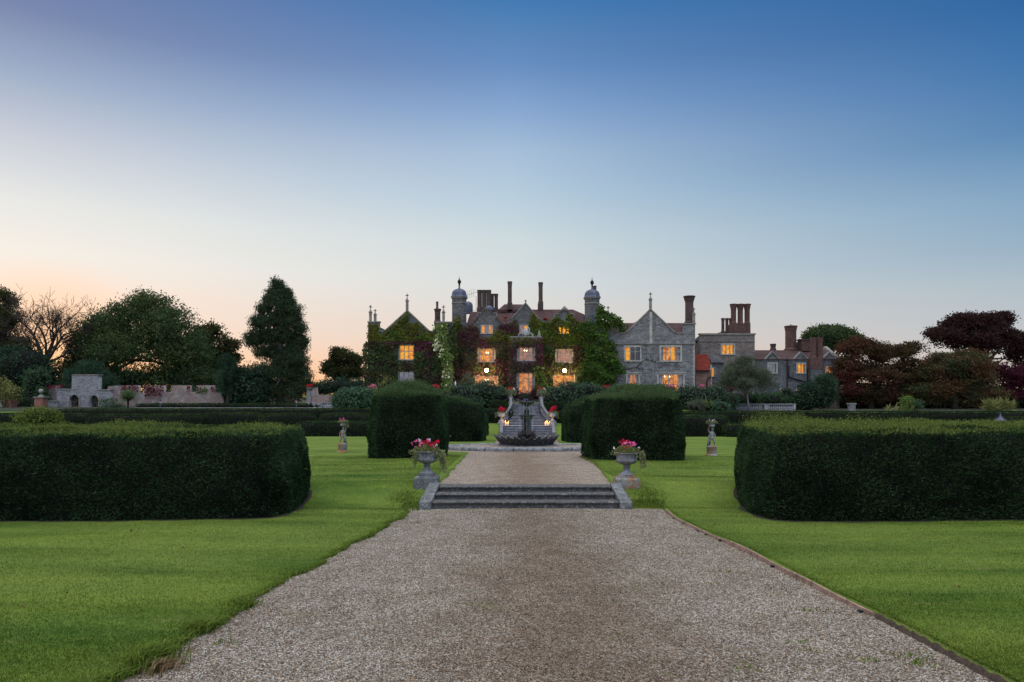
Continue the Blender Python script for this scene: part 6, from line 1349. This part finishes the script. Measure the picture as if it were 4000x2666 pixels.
bush('far_thicket', 'low dark bushes under the airy small tree left of the manor', KL((780,890,50,16),(740,895,30,12),(820,890,30,16)), 112, 'dark', 4500, .34, clump=1.0)
tree('green_tree', 'round topped tree rising behind the roof of the service range', KL((1890,780,50,34),(1935,785,48,36),(1965,790,25,25),(1870,800,45,25),(1960,800,20,22),(1850,795,20,12),(1905,765,35,20)), 3220, 125, 'beech', 22000, .42, .5, nl=20, clump=1.6, shell=.35)
tree('copper_beech', 'tall dark purple tree at the right edge against the sky', KL((2215,750,50,28),(2180,775,48,28),(2270,765,50,38),(2320,790,40,35),(2240,790,60,35),(2345,820,30,35),(2150,770,25,16),(2240,735,60,16),(2305,735,25,20)), 3830, 118, 'purple', 30000, .42, .55, nl=26, clump=1.7, shell=.35, fork=.3)
tree('japanese_maple', 'broad reddish maple directly right of the service range', KL((1990,815,75,40),(1960,905,60,30),(2110,890,50,40),(1950,850,48,40),(2050,820,60,35),(2010,870,90,40),(1935,885,40,35),(2090,860,55,45),(2000,910,80,26),(2060,905,60,26),(1980,800,40,22),(2100,800,30,18)), 3400, 92, 'maple', 42000, .30, .4, nl=20, clump=1.5, per=30, shell=.6, flat=.3, aspect=.6)
tree('japanese_maple', 'greener rounded maple right of the broad reddish one', KL((2200,842,78,45),(2130,905,60,30),(2260,905,50,30),(2175,870,70,50),(2240,880,50,50),(2150,900,60,30),(2210,915,60,26),(2130,860,25,30)), 3730, 90, 'mapleg', 34000, .30, .4, nl=16, clump=1.5, per=30, shell=.62, flat=.35, aspect=.6)
tree('purple_maple', 'low maroon tree at the right margin beneath the tall purple one', KL((2310,870,45,35),(2280,855,25,22),(2350,880,40,45),(2300,910,50,26),(2400,880,50,50)), 3950, 93, 'maroon', 18000, .30, .35, nl=12, clump=1.5, per=30, shell=.6, flat=.35)
bush('evergreen_shrub', 'dense dark shrub between the service range and the red maple', KL((1870,905,35,28),(1895,900,25,35),(1850,920,30,16),(1895,878,14,14)), 84, 'dark', 9000, .26, clump=.7, per=18)
tree('olive_tree', 'loose grey green tree hiding the foot of the tower', KL((1705,845,38,24),(1680,865,35,25),(1735,865,42,26),(1760,885,30,20),(1705,885,50,20),(1665,885,20,14),(1712,828,22,12)), 2925, 80, 'olive', 17000, .22, .14, nl=26, clump=.9, shell=.3, fork=.28, aspect=.35, bark=M_BARKG)
bush('rhododendron', 'large glossy rhododendron bank left of the great stair', KL((1075,912,35,24),(1115,905,40,26),(1150,915,20,22),(1045,925,30,20),(1095,930,60,18),(1060,900,20,14)), 79, 'rhodo', 14000, .24, clump=.55, per=16)
bush('rhododendron', 'large glossy rhododendron bank right of the great stair', KL((1275,915,28,26),(1310,905,35,24),(1350,900,32,18),(1330,925,50,22),(1290,935,30,18),(1380,910,30,18)), 79, 'rhodo', 14000, .24, clump=.55, per=16)
bush('rhododendron', 'glossy rhododendron right of the tall right yew block', KL((1600,915,40,26),(1640,915,35,24),(1570,920,25,30),(1670,925,25,18),(1620,935,60,16)), 80, 'rhodo', 12000, .24, clump=.55, per=16)
bush('rhododendron', 'dark rhododendron hidden behind the tall right yew block', KL((1440,905,45,18),(1500,905,50,18),(1400,915,30,16)), 81, 'rhodo', 6000, .24, clump=.55, per=16)
bush('laurel_hedge', 'rounded glossy laurel left of the tall left yew block', KL((815,915,42,26),(790,918,25,24),(845,920,20,26),(815,925,50,22)), 79, 'laurel', 12000, .24, clump=.4, per=14, droop=.8)
bush('golden_shrub', 'yellowish upright shrub in front of the left wing window', KL((893,885,12,16),(885,900,24,18),(905,905,18,14)), 80, 'pale', 1800, .26, clump=.5, up=(0,0,1.2))
bush('mixed_shrub', 'low green shrub between the golden shrub and the creeper', KL((960,905,35,16),(1010,915,30,16),(930,910,30,14)), 81, 'ever', 4500, .22, clump=.5)
bush('grey_shrub', 'wispy grey shrub beside the left bay window', KL((1075,880,10,20),(1065,892,12,12)), 83, 'olive', 900, .2, clump=.5, core=False)
bush('mixed_shrub', 'dark bronze shrub under the porch window at the stair head', KL((1180,905,14,14),(1232,905,16,16),(1205,912,20,10)), 83.5, 'creepp', 1600, .2, clump=.4)
bush('lavender', 'grey lavender clump right of the tall right yew block', KL((1602,935,22,12)), 76.2, 'olive', 1200, .3, clump=.3, up=(0,0,1.6), aspect=.12)
bush('fennel', 'upright bright green herb clump behind the right hedges', KL((1625,935,16,13)), 76.4, 'bright', 900, .32, clump=.3, up=(0,0,1.8), aspect=.12)
bush('round_shrub', 'rounded blue green shrub left of the right balustrade', KL((1652,936,24,12)), 76, 'laurel', 2200, .16, clump=.25)
bush('mixed_shrub', 'feathery mixed border behind the right balustrade', KL((1720,920,35,14),(1780,920,40,14),(1830,925,25,14)), 84.5, 'ever', 5000, .26, clump=.5, up=(0,0,.8))
bush('sapling', 'pale green sapling in front of the dark maples', KL((2085,922,14,10),(2083,935,12,10)), 78, 'clem', 700, .2, clump=.4, core=False)
bush('sapling', 'smaller shrub right of the pale green sapling', KL((2106,932,12,12)), 78, 'ever', 420, .2, clump=.4, core=False)
bush('palm', 'fan palm behind the hedge at far right', KL((2295,936,30,8)), 80, 'pale', 700, .9, clump=.3, core=False, up=(0,0,.5), aspect=.1)
bush('climbing_rose', 'rose bush against the foot of the stone ruin', KL((250,930,22,12),(270,938,14,8)), 87, 'ever', 1300, .2, clump=.5, core=False)
# filler greenery masking the horizon between the larger trees
bush('far_thicket', 'dark thicket closing the gap behind the right maples', KL((2000,925,120,20),(2200,925,130,20),(2360,920,80,26)), 98, 'dark', 9000, .4, clump=1.3)
bush('far_thicket', 'dark thicket behind the battlemented garden wall', KL((350,920,140,18),(480,915,80,20)), 104, 'dark', 7000, .4, clump=1.3)
def spiky(name, label, u, v, Y, n, ln, wd, m='cordy', z=None, up=.35, stem=.5):
    x = PX(u, Y); g = GZ(x, Y); zz = PZ(v, Y) if z is None else z; t = thing(name, label, 'plant', (x, Y, g)); V, Fq = [], []
    for i in range(n):
        a = rng.uniform(0, 6.28); e = rng.uniform(-.45, 1.3); l = ln*rng.uniform(.7, 1.1); d = np.array([math.cos(a)*math.cos(e), math.sin(a)*math.cos(e), math.sin(e)+up]); d /= np.linalg.norm(d); s_ = np.array([-math.sin(a), math.cos(a), 0])*wd; b = np.array([x, Y, zz]); k = len(V)
        V += [b-s_*.5, b+s_*.5, b+d*l*.55+s_, b+d*l*.55-s_, b+d*l-np.array([0,0,l*.12*math.cos(e)])]; Fq += [(k,k+1,k+2),(k,k+2,k+3),(k+3,k+2,k+4)]
    npmesh('leaves', V, Fq, LM[m], t, np.repeat(rng.uniform(0,1,n),5)); MB().tube([(x, Y, g-.05), (x, Y, zz)], .12, 7).build('stem', M_BARK, t)
spiky('cordyline', 'spiky cordyline palm right of the two arched ruin', 500, 1564, 84, 420, 1.6, .055)
for i, (u, l_) in enumerate(((3470,'left spiky yucca tuft under the red maple'),(3505,'middle spiky yucca tuft under the red maple'),(3540,'right spiky yucca tuft beside the pale sapling'))): spiky('yucca', l_, u, 1608, 79, 34, 1.1, .05, 'trail', z=GZ(PX(u,79),79)+.1, up=.9)
# ------------------------------------------------------------------ garden walls, ruin, gate piers
def Z5(X, Y): return (X/2.613, 1060+Y/2.613)
YF = 92.0
ru = thing('stone_ruin', 'stepped grey flint ruin with two pointed arches', 'ruin', (PX(325, YF), YF, 1.2))
def archhole(xa, xb, yt, ysp, yb): xm = (xa+xb)/2; return cl(Z5, (xa,yb),(xa,ysp),(xa+(xm-xa)*.35,ysp-(ysp-yt)*.68),(xm,yt),(xb-(xb-xm)*.35,ysp-(ysp-yt)*.68),(xb,ysp),(xb,yb))
wall_mesh(cl(Z5, (578,1470),(578,1208),(728,1208),(735,1062),(1002,1062),(998,1215),(1122,1215),(1122,1470)), [archhole(708,800,1258,1298,1440), archhole(918,1000,1265,1305,1440)], YF, .9, 'ruin_wall', M_FOLLY, ru)
m = MB()
for a, b_, y_ in ((574,752,1208),(731,1006,1062),(994,1126,1215)): m.pbox(Z5(a,0)[0], Z5(0,y_-8)[1], Z5(b_,0)[0], Z5(0,y_+1)[1], YF-.1, 1.1)
m.build('coping', M_COPE, ru)
for xa, xb, yt in ((708,800,1300),(918,1000,1305)):
    m = MB()
    for i in range(9): u_ = Z5(xa+(xb-xa)*(i+.5)/9, 0)[0]; m.tube([P(u_, Z5(0,yt-28*math.sin(math.pi*(i+.5)/9))[1], YF+.5), P(u_, Z5(0,1440)[1], YF+.5)], .025, 4)
    for y_ in (1302, 1345, 1380, 1425): m.tube([P(Z5(xa,0)[0], Z5(0,y_)[1], YF+.5), P(Z5(xb,0)[0], Z5(0,y_)[1], YF+.5)], .025, 4)
    m.build('iron_gate', M_IRON, ru)
m = MB()
for xa, xb, ya, yb in ((690,706,1255,1440),(802,818,1255,1440),(902,916,1262,1440),(1002,1016,1262,1440)): m.pbox(Z5(xa,0)[0], Z5(0,ya)[1], Z5(xb,0)[0], Z5(0,yb)[1], YF-.07, .069)
m.build('brick_jamb', M_GWALL, ru)
gw = thing('garden_wall', 'battlemented old brick wall between the ruin and the dark yews', 'wall', (PX(700, 97), 97, 1.2))
YB = 97.0
o_ = [(1100,1480),(1100,1175),(1250,1165),(1415,1165),(1415,1238),(1470,1238),(1480,1168),(1675,1168),(1675,1232),(1745,1232),(1750,1165)]
e_ = [(1829+(x)*.9333, y) for x, y in ((118,1165),(118,1232),(180,1232),(190,1165),(378,1165),(378,1238),(436,1240),(480,1300),(490,1480))]
wall_mesh(cl(Z5, *o_, *e_), [], YB, .6, 'wall', M_GWALL, gw)
cr = lambda x0,x1,y0,y1,lab,m_='crimson',nm='wall_creeper',n=70: creeper(nm, lab, Z5, [(x0,y0),(x1,y0),(x1+10,(y0+y1)/2),(x1,y1),((x0+x1)/2,y1+10),(x0,y1),(x0-8,(y0+y1)/2)], [], YB, n, .24, .45, lambda X, Z: np.full(len(X), m_, dtype='<U8'), ragged=8)
cr(1250,1412,1160,1228,'crimson creeper on the first wall merlon right of the ruin'); cr(1478,1672,1165,1262,'crimson creeper draped over the second wall merlon right of the ruin')
cr(1918,1938,1165,1232,'thin crimson creeper on the right edge of the third wall merlon'); cr(2000,2012,1175,1225,'narrow strip of crimson creeper on the left edge of the fourth wall merlon'); cr(2015,2120,1175,1235,'green ivy patch over the fourth wall merlon','wist'); cr(2165,2185,1168,1225,'narrow strip of crimson creeper on the right edge of the fourth wall merlon')
cr(480,662,1150,1192,'reddish creeper along the wall top left of the ruin')
w2 = thing('garden_wall', 'short dark brick wall seen left of the ruin behind the conifer', 'wall', (PX(200, 98), 98, 1.2)); wall_mesh(cl(Z5, (515,1480),(480,1168),(720,1168),(720,1480)), [], 98, .5, 'wall', M_GWALL, w2)
w3 = thing('garden_wall', 'low brick and stone wall joining the gate pier to the ruin', 'wall', (PX(190, 91), 91, 1.2)); wall_mesh(cl(Z5, (430,1470),(430,1330),(578,1330),(578,1470)), [], 91, .45, 'wall', M_FOLLY, w3); m = MB(); m.pbox(Z5(428,0)[0], Z5(0,1322)[1], Z5(578,0)[0], Z5(0,1331)[1], 90.9, .6); m.build('coping', M_COPE, w3)
w4 = thing('garden_wall', 'low stone wall running off the left margin', 'wall', (PX(0, 91), 91, 1.2)); wall_mesh(cl(Z5, (-300,1470),(-300,1325),(36,1325),(36,1470)), [], 91, .45, 'wall', M_FOLLY, w4); m = MB(); m.pbox(Z5(-300,0)[0], Z5(0,1317)[1], Z5(35,0)[0], Z5(0,1326)[1], 90.9, .6); m.build('coping', M_COPE, w4)
w5 = thing('garden_wall', 'low brick wall glimpsed between the conifer and the manor', 'wall', (PX(1240, 99), 99, 1.2))
def Z6(X, Y): return (700+X/2.613, 1060+Y/2.613)
wall_mesh(cl(Z6, (1300,1480),(1300,1188),(1405,1188),(1410,1262),(1480,1265),(1900,1265),(1900,1480)), [], 99, .5, 'wall', M_GWALL, w5)
def pier(X0, X1, Yt, Yb, label, ball):
    (a, vt), (b, vb) = Z5(X0, Yt), Z5(X1, Yb); Yd = 88.0; x0, x1, zt, zb = PX(a, Yd), PX(b, Yd), PZ(vt, Yd), PZ(vb, Yd); xm = (x0+x1)/2; r = (x1-x0)/2
    t = thing('gate_pier', label, 'gate pier', (xm, Yd, zb)); MB().box(x0, x1, Yd, Yd+2*r, zb-.8, zt).build('shaft', M_GPIER, t)
    if ball:
        MB().box(x0-.12, x1+.12, Yd-.12, Yd+2*r+.12, zt+.002, zt+.12).build('cap', M_COPE, t); m = MB(); m.lathe(xm, Yd+r, [(r*.7,zt+.12),(r*.65,zt+.22),(r*.3,zt+.34),(r*.25,zt+.45),(r*.45,zt+.5)], 16); m.ball((xm, Yd+r, zt+.85), r*.58, 16, 10); m.build('ball_finial', M_COPE, t, smooth=True, auto=40)
    return t
M_GPIER = stone_wall('orange_red_gate_brick', (0.36,0.13,0.085), (0.22,0.09,0.065), (0.3,0.27,0.25), .24, .085, lichen=.2)
pier(350,432,1292,1445,'red brick gate pier with a stone ball on top', True); pier(36,115,1310,1450,'plainer brick gate pier without a ball near the left margin', False)
t = thing('garden_gate', 'black iron gate frame between the two brick piers', 'gate', (*P(*Z5(230,1450),88.3),)); m = MB()
for X in (120, 345): m.tube([P(*Z5(X,1450),88.3), P(*Z5(X,1300),88.3)], .04, 5)
m.tube([P(*Z5(120+225*i/8,1305-14*math.sin(math.pi*i/8)),88.3) for i in range(9)], .05, 5); m.build('frame', M_IRON, t)
# terrace edge, lamps, balustrades
t = thing('terrace_kerb', 'thin pale stone kerb along the far left terrace', 'kerb', (PX(900, 86), 86, 1.2)); MB().box(PX(525,86), PX(1240,86), 86, 86.5, .8, PZ(1593.5,86)).build('kerb_stone', M_BALU, t)
def lamp(u, vt, vb, Y, label):
    x = PX(u, Y); zt, zb = PZ(vt, Y), PZ(vb, Y); h = zt-zb; t = thing('garden_lamp', label, 'lamp post', (x, Y, zb), 'lamp posts on the far left terrace')
    MB().lathe(x, Y, [(.09,zb-.2),(.09,zb+.1),(.045,zb+.16),(.04,zb+h*.55),(.06,zb+h*.56),(.06,zb+h*.58)], 10).build('post', M_LEAD, t)
    MB().box(x-.2, x+.2, Y-.02, Y+.02, zb+h*.40, zb+h*.43).build('ladder_bar', M_LEAD, t)
    MB().lathe(x, Y, [(.08,zb+h*.58),(.15,zb+h*.80)], 6).build('lantern_glass', ROOMS['dim'], t)
    MB().lathe(x, Y, [(.19,zb+h*.80),(.13,zb+h*.88),(.05,zb+h*.93),(.02,zt)], 6).build('lantern_cap', M_IRON, t)
lamp(626, 1560, 1596, 83.5, 'iron lamp post in front of the battlemented wall'); lamp(1158, 1560, 1597, 83.5, 'iron lamp post at the foot of the tall conifer')
def balustrade(name, label, u0, u1, vt, vb, Y, piers, nb, side=None):
    x0, x1, zt, zb = PX(u0,Y), PX(u1,Y), PZ(vt,Y), PZ(vb,Y); t = thing(name, label, 'balustrade', (x0, Y, zb)); h = zt-zb
    MB().box(x0-.05, x1+.05, Y-.05, Y+.35, zt-.14, zt).build('rail', M_KERB, t); MB().box(x0, x1, Y, Y+.3, zb-.4, zb+.1).build('plinth', M_KERB, t)
    pu = [(PX(a,Y), PX(b,Y)) for a, b in piers]
    for a, b in pu: MB().box(a, b, Y-.02, Y+.32, zb+.102, zt-.142).build('pier', M_BALU, t)
    first = None
    for i in range(nb):
        x = x0+(x1-x0)*(i+.5)/nb
        if any(a-.08 < x < b+.08 for a, b in pu): continue
        if first is None: first = (MB().lathe(x, Y+.15, [(.10,zb+.1),(.10,zb+.14),(.06,zb+.2),(.115,zb+h*.36),(.09,zb+h*.5),(.05,zb+h*.66),(.09,zb+h*.74),(.08,zt-.142)], 10).build('baluster', M_BALU, t, smooth=True), x)
        else: c = first[0].copy(); COL.objects.link(c); c.location.x += x-first[1]
    return t
balustrade('balustrade', 'short stone balustrade left of the laurel', 1252, 1324, 1571, 1597, 85, [(1305,1323),(1252,1259)], 9)
balustrade('balustrade', 'long stone balustrade with chunky balusters left of the red maple', 2867, 3108, 1577.6, 1603, 82, [(2867,2884),(2986,3003),(3100,3108)], 30)
for u, lb in ((1229, 'left of two small pale urns beside the short balustrade'), (1248, 'right of two small pale urns beside the short balustrade')):
    x = PX(u, 84); g = PZ(1596, 84)
    U, zb = urn('stone_urn', lb, x, 84, g, .32, M_BALU, M_BALU, ped=False)
x = PX(3326, 80); g = GZ(x, 80); t = thing('stone_pot', 'square pale stone pot under the red maple', 'planter', (x, 80, g)); m = MB(); m.hull([(x+a*r, 80+b*r, g+z) for a in (-1,1) for b in (-1,1) for r, z in ((.30,0),(.34,.8))]); m.build('pot_body', M_KERB, t, bevel=.03); MB().box(x-.42, x+.42, 79.6, 80.4, g+.802, g+.95).build('rim', M_KERB, t, bevel=.03)
# retaining wall seen beside the right balustrade
x = PX(2855, 81); t = thing('retaining_wall', 'short rubble wall end left of the long balustrade', 'wall', (x, 81, 1.0)); wall_mesh([(2845,1608),(2845,1578),(2866,1566),(2866,1608)], [], 81.5, .5, 'wall', M_FOLLY, t)
# pots of flowers on the terrace
for u, v, Y, lb in ((1455,1512,82,'red and pink flowers in a pot before the left corner of the manor'),(1702,1512,82,'deep red flowers in a pot below the pale climber'),(2370,1515,82,'small red flowers before the wisteria foot'),(2622,1514,82,'pink flowers in a bowl before the right wing bay'),(2738,1513,84,'pink flowers by the link with the red roof'),(2852,1516,82,'red and white flowers by the olive tree'),(1210,1510,90,'red flowers in the ivied pot left of the laurel')):
    x = PX(u, Y); z = PZ(v, Y); g = GZ(x, Y); t = thing('flower_pot', lb, 'flowers', (x, Y, g)); MB().lathe(x, Y, [(.3,g-.1),(.25,g+.2),(.2,z-.55),(.42,z-.3),(.45,z-.15)], 14).build('pot', M_URN, t, smooth=True, auto=40)
    p, tn = cloud([(x, Y, z, .55, .4, .3)], 260, .2, 6, .8, .3); leaf_obj('leaves', LM['ever'], t, p-np.array([0,0,.15]), .14, tn)
    p, tn = cloud([(x, Y, z+.08, .5, .35, .25)], 160, .15, 6, .8, .4); leaf_obj('blossom', LM['pink' if 'pink' in lb else 'red'], t, p, .12, tn, aspect=1)
# closed parasol
x, y, z = P(1779, 1526, 83); g = GZ(x, y); t = thing('parasol', 'closed white parasol on the terrace left of the bay window', 'parasol', (x, y, g)); MB().tube([(x, y, g-.1), (x, y, PZ(1488, 83))], .035, 6).build('pole', M_BALU, t)
MB().lathe(x, y, [(.12,g+.35),(.26,g+.4),(.2,g+1.0),(.12,g+1.5),(.14,g+1.55),(.05,PZ(1492,83)),(.01,PZ(1488,83))], 14, rfun=lambda a, zz, r: 1+.18*math.cos(7*a)).build('folded_canopy', M_CLOTH, t, smooth=True)
x, y, z = P(1796, 1526, 84); t = thing('glowing_lamp_shade', 'small orange glow beside the closed parasol', 'lamp', (x, y, g)); MB().lathe(x, y, [(.3,g+.7),(.28,g+1.4),(.1,g+1.55)], 12).build('shade', emis('orange_shade', (1,.25,.04), .5), t); MB().tube([(x,y,g-.1),(x,y,g+.7)], .05, 6).build('stand', M_IRON, t)
# pointed metal canopies over the maze seats
def canopy(u, vt, Y, w_, label):
    x = PX(u, Y); zt = PZ(vt, Y); g = GZ(x, Y); t = thing('garden_canopy', label, 'gazebo', (x, Y, g)); n = 4; m = MB(); k = 8; V = []; rows_ = []
    prf = [(.02,0),(.05,.18),(.12,.34),(.28,.54),(.52,.74),(.8,.95),(1.0,1.2)]
    for j, (r, d) in enumerate(prf):
        for i in range(16):
            a = math.pi/4+2*math.pi*i/16; q = abs(((i % 4)/4.0)-0); e = 1.0 if i % 4 == 0 else (.80 if i % 4 == 2 else .85); lift = (0 if i % 4 == 0 else (.34 if i % 4 == 2 else .24))*r**2
            V.append((x+w_*r*e*math.cos(a), Y+w_*r*e*math.sin(a), zt-d+lift))
    f = [(j*16+i, j*16+(i+1)%16, (j+1)*16+(i+1)%16, (j+1)*16+i) for j in range(len(prf)-1) for i in range(16)]
    V2 = [(a, b, c-.03) for a, b, c in V]; n_ = len(V); f2 = [tuple(q+n_ for q in reversed(qq)) for qq in f]; L0 = (len(prf)-1)*16
    rim = [(L0+i, n_+L0+i, n_+L0+(i+1)%16, L0+(i+1)%16) for i in range(16)]
    m.add(V+V2, f+f2+rim); m.build('canopy', M_PARTN, t, smooth=True)
    for i in range(4):
        a = math.pi/4+i*math.pi/2; m = MB(); m.tube([(x+w_*.98*math.cos(a), Y+w_*.98*math.sin(a), g-.1), (x+w_*.98*math.cos(a), Y+w_*.98*math.sin(a), zt-1.22)], .035, 6); m.build('post', M_IRON, t)
canopy(188, 1600, 56, 1.15, 'pointed dark metal canopy poking above the left maze hedges'); canopy(3908, 1612, 58, 1.0, 'pointed dark metal canopy half hidden behind the right near hedge')
bush('yew_mound', 'olive yew mound rising at the back of the left near hedge', [(150,1640,75,42)], 22.5, 'yewtop', 5000, .07, clump=.2, per=12, gz=.4)
